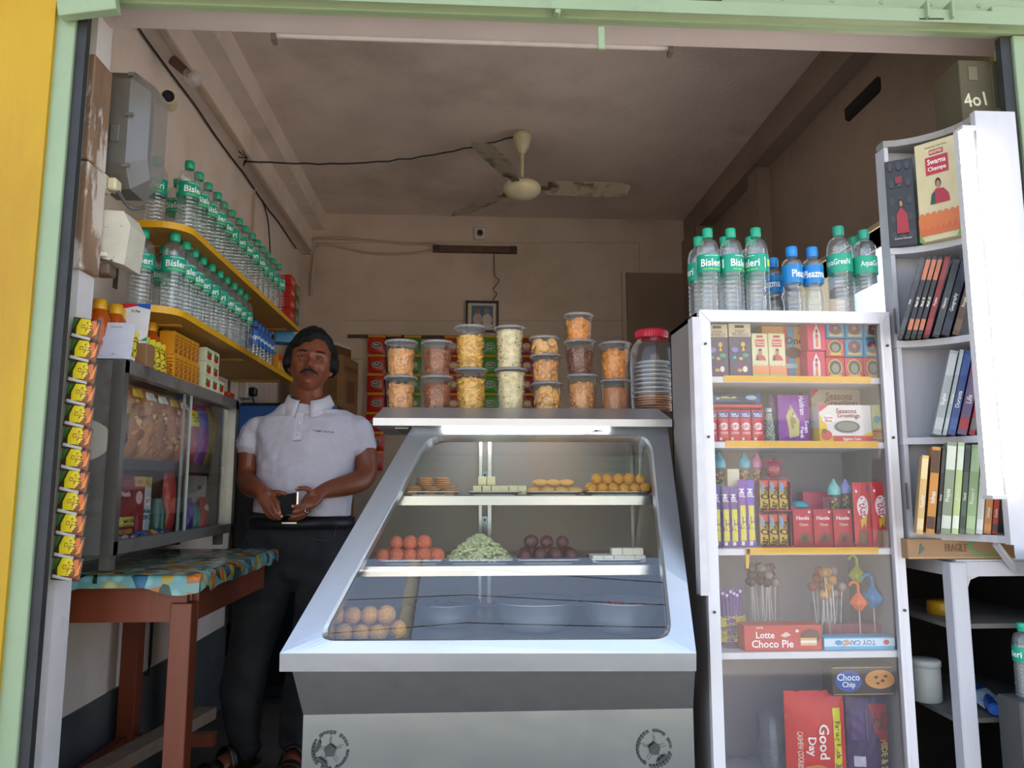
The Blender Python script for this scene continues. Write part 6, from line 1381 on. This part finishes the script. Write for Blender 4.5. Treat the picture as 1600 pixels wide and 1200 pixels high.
def umb(px, yt, yb, Y, col, nm, hook):
    a = aY(px, yt, Y); b_ = aY(px, yb, Y); h = a.z-b_.z; t = thing('umbrella_candy', '%s plastic umbrella-shaped candy on a stick in the cabinet' % nm, 'toy', (a.x, Y, Z4+.001), 0, 'umbrella candies on the fourth shelf'); m = M(col, .3); zt_ = a.z-Z4; zb_ = b_.z-Z4
    r = h*.26; mb = MB(); pts = [(0, 0, zb_+h*.3), (0, 0, zt_-r*.6)]+[(hook*(r*.55-r*.55*math.cos(q)), 0, zt_-r*.6+r*.55*math.sin(q)) for q in [math.pi*j/7 for j in range(1, 8)]]
    mb.tube(pts, h*.055, m, 8); mb.build('hook_handle', t)
    mb = MB(); n = 24; prof = [(h*.06, h*.62), (h*.14, h*.5), (h*.22, h*.42), (h*.3, h*.28), (h*.2, h*.16), (h*.1, h*.02)]; vs = []
    for k, (rr, zz) in enumerate(prof):
        for i in range(n): q = 2*math.pi*i/n; w_ = rr*(1+.14*math.cos(6*q)); vs.append((w_*math.cos(q), w_*math.sin(q), zb_+zz))
    mb.add(vs, [(k*n+i, (k+1)*n+i, (k+1)*n+(i+1) % n, k*n+(i+1) % n) for k in range(5) for i in range(n)], m, True); mb.build('canopy', t)
    MB().cyl((0, 0, 0), (0, 0, zb_+h*.05), .0016, '#cfc8c0', n=6).build('stick', t)
umb(1338, 868, 912, 2.17, '#b8c81c', 'lime yellow', -1); umb(1386, 871, 922, 2.12, '#d848a0', 'pink', 1); umb(1340, 909, 955, 2.1, '#e86a2c', 'orange', -1); umb(1362, 897, 950, 2.12, '#2c8ac8', 'blue', -1)
item('choco_pie_box', 'box', 'red box of chocolate pies lying at the bottom front of the fourth shelf', 1163, 977, 1284, 2.035, Z4, '#bd2c2c', [('t', .27, .62, .26, 'Lotte', '#f4ece8', 0, .34), ('t', .36, .28, .3, 'Choco Pie', '#f4ece8', 0, .6), ('t', .2, .9, .07, 'LOTTE', '#f0e0dc', 0, .2), ('e', .85, .55, .13, .3, '#5a2a24'), ('r', .72, .2, .93, .5, '#d8a868'), ('r', .72, .3, .93, .4, '#ece4dc'), ('r', .66, .72, .7, .82, '#ece4dc'), ('p', ((.46, .6), (.54, .75), (.6, .62), (.52, .52)), '#e0c0b0')], .06, yb=1017)
item('toy_candy_box', 'box', 'light blue candy box lying upside down at the right of the fourth shelf', 1288, 996, 1398, 2.035, Z4, '#4fa8d0', [('r', 0, .3, 1, .9, '#c4dbe6'), ('t', .46, .58, .4, 'TOY CANDY', '#3c6aa0', R(180), .55), ('e', .2, .6, .05, .2, '#3c8ac0'), ('p', ((.26, .3), (.33, .9), (.36, .5)), '#d88a3c'), ('e', .88, .6, .04, .2, '#c03a4c')], .05, yb=1018)
item('pink_box', 'box', 'long maroon-pink box behind the upside-down blue candy box', 1290, 975, 1400, 2.12, Z4, '#8c3a50', [], .05, yb=1018)
# bottom compartment
zgd = Z5
item('biscuit_family_pack', 'packet', 'large red biscuit family pack at the bottom of the glass cabinet', 1232, 1082, 1326, 2.055, zgd, '#c8281c', [('r', .78, .0, .92, .82, '#d8cc14'), ('t', .85, .42, .085, 'Family Pack @', '#3a2c10', R(-90), .75), ('t', .6, .47, .12, 'Good', '#f0e8dc', R(-90), .4), ('t', .37, .42, .12, 'Day', '#f0e8dc', R(-90), .3), ('t', .2, .38, .06, 'CASHEW COOKIES', '#e8c8b0', R(-90), .4), ('e', .45, .1, .27, .13, '#c87a2c'), ('e', .45, .1, .2, .09, '#d8963c'), ('e', .45, .1, .13, .06, '#c87a2c')], mk='pk', b=.02, yb=1240)
item('biscuit_family_pack', 'packet', 'dark purple and maroon biscuit pack beside the red family pack', 1329, 1088, 1394, 2.058, zgd, '#3a1c4c', [('p', ((.5, .9), (1, .9), (1, .35), (.8, .45), (.6, .6)), '#8c1c28'), ('e', .75, .7, .16, .09, '#5a2c20'), ('t', .85, .25, .1, 'HIDE & SEEK', '#c8b83c', R(-90), .5), ('r', .08, .5, .35, .85, '#4c2c60'), ('r', .4, .5, .42, .85, '#6c4c80'), ('r', .1, .2, .35, .32, '#b8b0c0')], mk='pk', b=.018, yb=1240)
ztop = aY(1350, 1086, 2.06).z
item('cookie_box', 'box', 'dark cookie box with a blue oval lying on the biscuit packs', 1300, 1041, 1398, 2.045, ztop+.002, '#2a1c18', [('r', .02, .04, .98, .06, '#b8a03c'), ('r', .02, .94, .98, .96, '#b8a03c'), ('e', .26, .5, .21, .37, '#2c4a94'), ('t', .26, .63, .24, 'Choco', '#dfe8f0', 0, .36), ('t', .26, .36, .24, 'Chip', '#dfe8f0', 0, .3), ('e', .76, .55, .24, .32, '#c8873c'), ('e', .7, .62, .03, .05, '#4a2818'), ('e', .8, .5, .03, .05, '#4a2818'), ('e', .85, .65, .03, .04, '#4a2818'), ('e', .72, .42, .03, .04, '#4a2818')], .06, yb=1086)
a = aY(1210, 1150, 2.12); zc = Z5
for i in range(7):
    lab = 'clear disposable cup in the nested stack at the cabinet bottom, %s from the bottom' % ORD[i]
    if i == 0:
        cu_ = MB().lathe([(.03, 0), (.042, .085), (.044, .086)], TUB, 24, caps=False).lathe([(.03, 0), (.03, .001)], TUB, 24).build('plastic_cup', None, (a.x, 2.13, zc)); tag(cu_, lab, 'cup', 'nested plastic cups in the cabinet')
    else:
        o = cu_.copy(); C.objects.link(o); o.location = (a.x, 2.13, zc+i*.013); o['label'] = lab
# bottles on top of the cabinet
G3 = 'water bottles on the tall cabinet'
def topb(proto, px, yt, Y, rz, lab, h0):
    p = aY(px, yt, Y); s = (p.z-KT-.001)/h0; dup(proto, (p.x, Y, KT+.0008), (0, 0, rz), lab, G3, (s*.88, s*.88, s))
topb(BIS, 1105, 358, 2.09, R(0), 'green-capped water bottle at the front left of the tall cabinet top', .262)
topb(BIS, 1141, 358, 2.09, R(32), 'green-capped water bottle, second from the left along the cabinet front', .262)
topb(BIS, 1180, 357, 2.09, R(-62), 'green-capped water bottle, third from the left along the cabinet front', .262)
topb(BIS, 1091, 371, 2.2, R(90), 'green-capped water bottle at the back left corner of the tall cabinet top', .262)
topb(BIS, 1132, 371, 2.2, R(90), 'green-capped water bottle behind the second one on the tall cabinet', .262)
topb(BIS, 1172, 371, 2.2, R(90), 'green-capped water bottle behind the third one on the tall cabinet', .262)
BLUE.location = (aY(1236, 386, 2.09).x, 2.09, KT+.0008); BLUE['label'] = 'blue-labelled water bottle, left of the front pair on the tall cabinet'; BLUE['group'] = G3
s_ = (aY(1236, 387, 2.09).z-KT)/.2; BLUE.scale = (s_*.92, s_*.92, s_); BLUE.rotation_euler = (0, 0, R(40))
o = dup(BLUE, (aY(1268, 386, 2.09).x, 2.09, KT+.0008), (0, 0, R(-15)), 'blue-labelled water bottle, right of the front pair on the tall cabinet', G3)
o = dup(BLUE, (aY(1207, 402, 2.2).x, 2.2, KT+.0008), (0, 0, R(-50)), 'blue-labelled water bottle standing behind the front row on the tall cabinet', G3)
AQ = bottle('water_bottle', .265, .0385, .128, .18, mat('#2aa282', .35), '#2a9c80', 'AquaGreeN', 'light green labelled water bottle, leftmost of its kind on the tall cabinet', ribs=10, extra=False, wcol='#dff0e8')
p = aY(1309, 355, 2.09); AQ.location = (p.x, 2.09, KT+.0008); s_ = (p.z-KT)/.265; AQ.scale = (s_*.9, s_*.9, s_); AQ.rotation_euler = (0, 0, R(-45)); AQ['group'] = G3
topb(AQ, 1349, 360, 2.07, R(15), 'light green labelled water bottle at the right front corner of the tall cabinet', .265)
topb(AQ, 1334, 371, 2.2, R(60), 'light green labelled water bottle behind the two front ones of its kind', .265)
# ================================================================ OPEN BOOK SHELF AND LED TUBE
bx = 1.168; zB = aY(1416, 832, 2.0).z; zA = aY(1384, 388, 2.0).z; zBb = aY(1398, 533, 2.0).z; zC = aY(1407, 684, 2.0).z; zTop = 2.02
bs = thing('open_bookshelf', 'white painted corner shelf unit with rounded shelves of books', 'shelf', (1.3, 1.95, zB))
BO3 = Vector((1.3, 1.95, zB))
def sb_(mb, name, parent=None): mb.v = [p-BO3 for p in mb.v]; return mb.build(name, parent or bs)
WB = mat('#bdbcc1', .5, 0, .05, 8, .12, 80, aniso=(1, 1, .2), dirt='#8a8484', dscale=8, dlo=.6, dhi=.85)
sb_(MB().box(bx, 1.428, 2.035, 2.045, zB, zTop, WB), 'back_panel'); sb_(MB().box(bx, bx+.012, 2.0, 2.035, zB-.012, zTop, WB), 'left_stile')
sb_(MB().box(1.318, 1.428, 1.825, 1.845, zB-.02, 2.045, WB), 'front_board'); sb_(MB().box(1.416, 1.428, 1.845, 2.035, zB-.02, 2.04, WB), 'right_panel')
def shelfcurve(z, th, name, m=WB):
    pts = [(bx-.002, 2.035), (bx-.002, 1.998)]
    for i in range(1, 9):
        a_ = math.pi/2*i/8; pts.append((bx+.15*math.sin(a_)*1.0, 1.998-.155*(1-math.cos(a_))**.8))
    pts += [(1.415, 1.846), (1.415, 2.035)]
    sb_(MB().plate([(x, y, z) for x, y in pts], (0, 0, th), m), name)
for z in (zA, zBb, zC): shelfcurve(z-.018, .018, 'shelf')
shelfcurve(zB-.018, .018, 'bottom_shelf'); shelfcurve(zTop, .018, 'top_board', mat('#8f8a86', .6, 0, .15, 10))
for z in (zBb+.06, zB+.1): sb_(MB().box(bx-.004, bx, 1.995, 2.0, z-.04, z+.03, OLDST), 'hinge')
p0 = aY(1506, 200, 1.8); p1 = aY(1558, 780, 1.8); xt = (p0.x+p1.x)/2
lt = thing('led_tube_light', 'glowing white LED batten mounted upright on the bookshelf front board', 'tube light', (xt, 1.8, p1.z))
MB().box(-.017, .017, -.0, .0255, 0, p0.z-p1.z, mat('#d8d8d8', .4), bev=.002).build('batten_body', lt)
mb = MB(); mb.lathe([(.0175, .008), (.0175, p0.z-p1.z-.008)], emit('led_glow', (1, .985, .97), 13), 20, Matrix.Diagonal((1, .85, 1, 1))); mb.build('diffuser', lt)
for z in (0, p0.z-p1.z-.01): MB().box(-.019, .019, -.017, .02, z, z+.01, '#c8c8c8', bev=.001).build('end_cap', lt)
# boxes on the top shelf (turned towards the street)
SW = [('t', .5, .94, .03, 'Around the Cosy Home', '#8a7a50', 0, .5), ('r', .34, .86, .66, .91, '#a8242c'), ('t', .5, .885, .028, 'ROOPTEX', '#f0e4d8', 0, .28), ('r', .24, .66, .76, .84, '#b5303c'), ('t', .5, .79, .055, 'Swarna', '#f6ece0', 0, .42), ('t', .5, .71, .055, 'Champa', '#f6ece0', 0, .42),
      ('e', .5, .565, .065, .05, '#2c1c18'), ('e', .5, .55, .045, .04, '#b07c5c'), ('p', ((.3, .36), (.34, .46), (.45, .51), (.62, .5), (.72, .44), (.74, .36)), '#a8283c'), ('p', ((.3, .36), (.34, .46), (.42, .48), (.42, .36)), '#2c4a40'), ('r', 0, .06, 1, .2, '#c8642c')]+[('e', .08+.14*i, .2, .085, .085, '#cf7034') for i in range(7)]+[('p', ((0, 0), (0, .08), (.12, 0)), '#6a9a2c'), ('p', ((1, 0), (1, .14), (.85, 0)), '#6a9a2c')]
def boxat(xl, yl, xr, yr, ybot, Yl, Yr, z, col, items, d, name, cat, lab):
    a_ = aY(xl, yl, Yl); b_ = aY(xr, yr, Yr); w_ = math.hypot(b_.x-a_.x, b_.y-a_.y); h_ = (a_.z+b_.z)/2-z; ang = math.atan2(b_.y-a_.y, b_.x-a_.x)
    o = carton(name, w_, h_, d, col, items).build(name, None, ((a_.x+b_.x)/2-math.sin(ang)*d/2, (a_.y+b_.y)/2+math.cos(ang)*d/2, z+.0008), (0, 0, ang)); return tag(o, lab, cat)
boxat(1428, 232, 1495, 206, 350, 1.955, 1.87, zA, '#cdbf94', SW, .045, 'incense_carton', 'box', 'cream carton with a red title and orange petals on the top shelf of the bookshelf')
boxat(1382, 262, 1424, 238, 370, 1.995, 1.96, zA, '#2a292c', [('e', .2+.3*(i % 3), .12+.2*(i//3), .09, .05, '#38373b') for i in range(15)]+[('r', .35, .72, .6, .8, '#7c2428'), ('e', .5, .5, .08, .04, '#1a1412'), ('e', .5, .48, .06, .035, '#a06c50'), ('p', ((.3, .14), (.32, .36), (.5, .44), (.7, .36), (.74, .14)), '#98242f'), ('t', .5, .08, .03, 'Swarna Champa', '#b8b0a8', 0, .6)], .02, 'incense_carton', 'box', 'black carton with a woman in a red sari beside the cream carton')
def books(z, Yf, specs, dirn, rowlab, lean):
    """specs: (photo x of the spine foot, thickness px, photo y of its top, colour, band colour, title)"""
    for i, (x, th, yt, c, c2, tx) in enumerate(specs):
        a_ = aY(x, (yt+dirn)/2+30, Yf+.0); w_ = th/1200*Yf*.86; top = aY(x, yt, Yf).z; L_ = (top-z)/math.cos(lean); base = aY(x, dirn, Yf)
        mb = MB(); d = .1; mb.box(0, w_, 0, d, 0, L_, M(c), bev=.0006); mb.box(.0012, w_-.0012, .004, d+.0008, .0015, L_+.0004, '#cfc8b8')
        mb.gfx(lambda u, v, e, w_=w_, L_=L_: Vector((u*w_, -e, v*L_)), w_, L_, [('r', .04, .7, .96, .96, c2), ('t', .5, .42, .55*w_/L_*1.0, tx, '#d8d4c8', R(90), .4), ('r', .04, .06, .96, .2, c2)])
        o = mb.build('book', None, (base.x, Yf, z+.0008+w_*math.sin(lean)), (0, lean, R(-27))); o['group'] = 'books on the '+rowlab
        tag(o, '%s book on the %s of the bookshelf, %s from the left' % (tx_desc[c], rowlab, ORD[i]), 'book')
tx_desc = {'#3a3c40': 'charcoal', '#26282c': 'black', '#26282d': 'black', '#25272c': 'black', '#7a2024': 'maroon', '#3c4044': 'dark grey', '#232836': 'navy', '#2c3244': 'dark navy', '#6a5548': 'brown', '#8a8f90': 'grey', '#9aa4a4': 'pale grey', '#2c4478': 'blue', '#6a5a78': 'violet-grey', '#a83c44': 'red', '#7a7478': 'grey-brown', '#c8a468': 'tan', '#6a4428': 'dark brown', '#b87c34': 'ochre', '#1f1f1f': 'black', '#7f8a70': 'sage green', '#b8c888': 'lime green', '#4f5c50': 'dark green', '#8fa878': 'green', '#c8ccc4': 'off-white', '#b8783c': 'orange', '#4a3c34': 'dark umber', '#c0402c': 'bright red'}
books(zBb, 1.925, [(1404, 8, 408, '#3a3c40', '#4a4c50', 'Sahaj'), (1415, 8, 407, '#26282c', '#b06a4c', 'Math IX'), (1424, 8, 407, '#26282d', '#b06a4c', 'Math X'), (1433, 8, 407, '#25272c', '#b06a4c', 'Math XI'), (1443, 10, 407, '#7a2024', '#8a3034', 'Physics')], 518, 'second shelf', R(17))
books(zBb, 1.925, [(1457, 12, 412, '#3c4044', '#34383c', 'History'), (1470, 14, 410, '#232836', '#2c3244', 'Geography'), (1487, 12, 408, '#6a5548', '#7a6450', 'Bengali')], 515, 'second shelf right end', R(17))
books(zC, 1.915, [(1456, 14, 552, '#8a8f90', '#a4a8a8', 'English'), (1471, 7, 550, '#9aa4a4', '#b0b8b8', 'Grammar'), (1479, 13, 552, '#2c4478', '#3c548c', 'Duranta'), (1494, 16, 552, '#6a5a78', '#a83c44', 'Life'), (1512, 10, 550, '#a83c44', '#7a7478', 'Work')], 662, 'third shelf', R(14))
books(zB, 1.9, [(1431, 11, 713, '#c8a468', '#d8c090', 'Reader'), (1446, 14, 700, '#b87c34', '#4a3020', 'Itihas'), (1462, 6, 700, '#1f1f1f', '#3a3a3a', 'Notes'), (1469, 16, 693, '#7f8a70', '#c4c8b8', 'Prayas'), (1486, 11, 693, '#b8c888', '#dde2d0', 'Bhugol'), (1498, 9, 697, '#4f5c50', '#38443c', 'Ganit'), (1508, 15, 697, '#8fa878', '#a8bc90', 'Prayas II'), (1524, 11, 720, '#c8ccc4', '#dde0d8', 'Vigyan'), (1536, 12, 756, '#b8783c', '#c88a4c', 'Sahitya'), (1549, 9, 758, '#c0402c', '#4a3c34', 'Guide')], 828, 'bottom shelf', R(7.5))
# carton on top
a = aY(1515, 175, 2.05)
t = thing('cardboard_carton', 'olive-brown carton marked 4o1 on top of the bookshelf', 'carton', (1.41, 1.96, zTop+.0185))
MB().box(-.065, .062, -.05, .07, 0, .2, mat('#554e3a', .8, 0, .1, 10), bev=.002).gfx(lambda u, v, e: Vector((-.065+u*.127, -.05-e, v*.2)), .127, .2, [('t', .3, .42, .2, '4o1', '#c9c4a4', R(8), .5), ('r', .72, .05, .74, .95, '#6d6a54'), ('r', .76, .05, .95, .3, '#7a785e'), ('r', .3, .05, .6, .25, '#5a664f'), ('r', .2, .7, .4, .9, '#6a6248')]).build('box_body', t)
# ================================================================ STAND UNDER THE BOOKSHELF
zs = aY(1500, 878, 1.96).z; pc = aY(1503, 1000, 1.96); pL = aZ(1418, 866, zs)
sd_t = thing('white_stand', 'white painted stand with rounded openings below the bookshelf', 'stand', (pc.x, 1.96, 0))
SO = Vector((pc.x, 1.96, 0))
def st_(mb, name): mb.v = [p-SO for p in mb.v]; return mb.build(name, sd_t)
dL = Vector((pL.x-pc.x, pL.y-1.96, 0)).normalized(); LL = .42
pE = Vector((pc.x, 1.96, 0))+dL*LL
st_(MB().box(pc.x-.022, pc.x+.022, 1.95, 1.99, 0, zs, WB, bev=.003), 'post')
st_(MB().bar((pc.x, 1.97, zs-.018), (1.9, 1.97, zs-.018), .03, .036, WB), 'top_rail')
st_(MB().bar((pc.x, 1.97, zs-.018), (pE.x, pE.y, zs-.018), .03, .036, WB), 'side_rail')
mb = MB()
for s in (1,): 
    pts = [(pc.x+.02, 1.96, zs-.03), (pc.x+.06, 1.96, zs-.03)]+[(pc.x+.02+.04*(1-math.sin(q)), 1.96, zs-.03-.04*(1-math.cos(q))) for q in [math.pi/2*j/6 for j in range(7)]]
    mb.plate([(pc.x+.02, 1.96, zs-.03), (pc.x+.065, 1.96, zs-.034), (pc.x+.035, 1.96, zs-.045), (pc.x+.02, 1.96, zs-.08)], (0, .02, 0), WB)
st_(mb, 'corner_gusset')
GREYS = mat('#6f6b66', .6, 0, .15, 10); SHADEB = mat('#2b2623', .8, 0, .2, 6)  # the dark brown stands in for the shade inside the stand
for z in (aY(1450, 962, 2.12).z, aY(1450, 1100, 2.12).z):
    st_(MB().plate([(pc.x-.01, 1.99, z-.012), (1.85, 1.99, z-.012), (1.85, 2.45, z-.012), (pE.x-.0, 2.45, z-.012), (pE.x+.0, pE.y, z-.012)], (0, 0, .012), GREYS), 'inner_shelf')
st_(MB().box(KX1+.02, 1.9, 2.46, 2.48, 0, zs, SHADEB), 'shade_back'); st_(MB().box(1.62, 1.63, 2.0, 2.46, 0, zs, SHADEB), 'shade_end')  # added dark boards, their colour gives the stand its shaded inside
st_(MB().plate([(pc.x, 1.96, zs), (1.9, 1.96, zs), (1.9, 2.46, zs), (pE.x, 2.46, zs), (pE.x, pE.y, zs)], (0, 0, .006), WB), 'top_board')
st_(MB().bar(aY(1556, 850, 1.9), aY(1588, 893, 1.95), .014, .01, WB), 'diagonal_brace')
za = aY(1450, 962, 2.12).z; zb2 = aY(1450, 1100, 2.12).z
a = aY(1476, 945, 2.15); t = thing('yellow_tin', 'yellow round tin lid on the upper inner shelf of the white stand', 'lid', (a.x, 2.15, za+.0005))
MB().lathe([(.045, 0), (.046, .002), (.046, .03), (.042, .036), (.002, .036)], M('#c8921c', .35), 28).build('lid_shell', t)
a = aY(1447, 1060, 2.15); t = thing('white_jar', 'white plastic jar on the lower inner shelf of the white stand', 'jar', (a.x, 2.15, zb2+.0005))
MB().lathe([(.034, 0), (.038, .004), (.038, .088), (.034, .094)], M('#c4c8c4', .4), 28).build('jar_body', t); MB().lathe([(.038, .094), (.04, .095), (.04, .108), (.036, .112), (.002, .112)], M('#cfd2ce', .4), 28).build('lid', t)
a = aY(1550, 1128, 2.08); o = packet(.1, .06, .008, '#a8bcc8', [('r', .1, .3, .9, .5, '#8fa4b4')]).build('plastic_pouch', None, (a.x, 2.06, zb2+.008), (R(-60), 0, R(25))); tag(o, 'crumpled pale plastic pouch on the lower inner shelf of the white stand', 'pouch')
a = aY(1530, 1110, 2.2); b_ = aY(1552, 1150, 2.0); t = thing('blue_tube', 'dark blue tube lying on the lower inner shelf of the stand', 'tube', (0, 0, 0)); q0 = Vector((a.x, 2.2, zb2+.017)); q1 = Vector((b_.x+.01, 2.0, zb2+.017)); t.location = q0
MB().cyl((0, 0, 0), q1-q0, .016, M('#1f4f9c', .3), n=20).build('tube_body', t); MB().cyl(q1-q0, (q1-q0)*1.03, .013, M('#2c66b8', .3), n=20).build('tube_cap', t)
a = aY(1503, 855, 1.95)
item('flat_carton', 'carton', 'flat cardboard carton with a green print lying on the white stand', 1418, 842, 1585, 1.97, zs+.007, '#93704c', [('e', .72, .6, .16, .5, '#5a8a4c'), ('e', .72, .6, .12, .36, '#93704c'), ('p', ((.1, .2), (.12, .8), (.16, .5)), '#3f5f4c'), ('r', 0, .0, 1, .1, '#b08c60'), ('t', .45, .55, .4, 'FRAGILE', '#6a4c30', 0, .2)], .3, yb=868)
p = aY(1606, 1090, 1.9); h_ = aY(1606, 1003, 1.9).z-p.z
o = dup(BIS, (p.x, 1.9, p.z), (0, 0, R(90)), 'green-labelled water bottle at the lower right edge of the opening', 'water bottles by the white stand', (h_/.262*1.35,)*3)
tag(MB().box(p.x-.05, p.x+.05, 1.86, 1.945, -.0, p.z-.0005, mat('#4a4a48', .6), bev=.004).build('low_stool'), 'dark block under the water bottle at the lower right edge', 'stool')
# ================================================================ SACHET STRIPS ON THE BACK WALL
ROD = aY(660, 526, 5.395)
tag(MB().cyl((aY(543, 528, 5.4).x, 5.407, ROD.z), (aY(840, 526, 5.4).x, 5.407, ROD.z), .0125, mat('#4a3c30', .6), n=8).build('hanging_rod'), 'thin dark rod on the back wall carrying the sachet strips', 'rod')
for k, (px, c, c2, nm, cnt, w_) in enumerate(((589, '#b8281c', '#2a2a30', 'red', 7, .125), (616, '#1c2440', '#c8a03c', 'navy', 5, .1), (708, '#a82a1c', '#d8b83c', 'crimson', 5, .12), (765, '#3f8f2c', '#1f5a1c', 'green', 5, .12), (737, '#2c4a8c', '#c88a5c', 'blue', 6, .1), (822, '#8c2a2c', '#d8a03c', 'maroon', 5, .1), (645, '#4a7a2c', '#c8c83c', 'olive', 5, .12))):
    p = aY(px, 527, 5.38); t = thing('sachet_strip', 'hanging strip of %s sachets on the back wall behind the tubs' % nm, 'sachet strip', (p.x, 5.382-.026*(k % 2), ROD.z+.004)); pr = None
    for i in range(cnt):
        if pr is None: pr = packet(w_, .135, .012, c, [('e', .5, .45, .3, .16, '#b8b8b8'), ('e', .5, .45, .26, .12, c2), ('t', .5, .45, .12, 'Magic', '#e0e0e0', 0, .4), ('r', 0, .88, 1, 1, '#d8a02c')]).build('sachet', t, (0, 0, -.134))
        else: o = pr.copy(); C.objects.link(o); o.parent = t; o.location = (.004*(i % 2), 0, -.136*(i+1))
# ================================================================ ACROSS THE STREET (seen in the glass reflections)
t = thing('utility_pole', 'weathered concrete utility pole across the street', 'pole', (-.79, -1.8, -.22))
MB().cyl((0, 0, 0), (.1, .05, 9.5), .11, mat('#8f8a80', .85, 0, .1, 8), .09, 14).build('shaft', t); MB().bar((-.7, 0, 8.9), (.9, 0, 8.9), .08, .08, '#6a6660').build('crossarm', t)
for i, (z, y) in enumerate(((8.4, -1.6), (7.7, -1.62), (7.0, -1.6), (6.3, -1.61))):
    pts = [Vector((-9+1.0*j, y, z+.06*(i-1.5)*(j-9)-.3*math.sin(math.pi*((j*1.0) % 9)/9))) for j in range(19)]
    tag(MB().tube(pts, .007, WIRE, 5).build('power_cable'), 'black power cable strung from the utility pole, %s from the top' % ORD[i], 'cable', 'power cables across the street')
t = thing('street_building', 'pale two-storey building with shutters across the street', 'building', (2, -11, -.22))
MB().box(-7, 7, -2, 0, 0, 5.2, mat('#bfb6a6', .8, 0, .06, 2)).build('walls', t)
for x in (-5, -1.6, 1.8, 5): MB().box(x-1.2, x+1.2, 0, .06, .1, 2.6, mat('#7f8a86', .5, .3)).build('shutter', t)
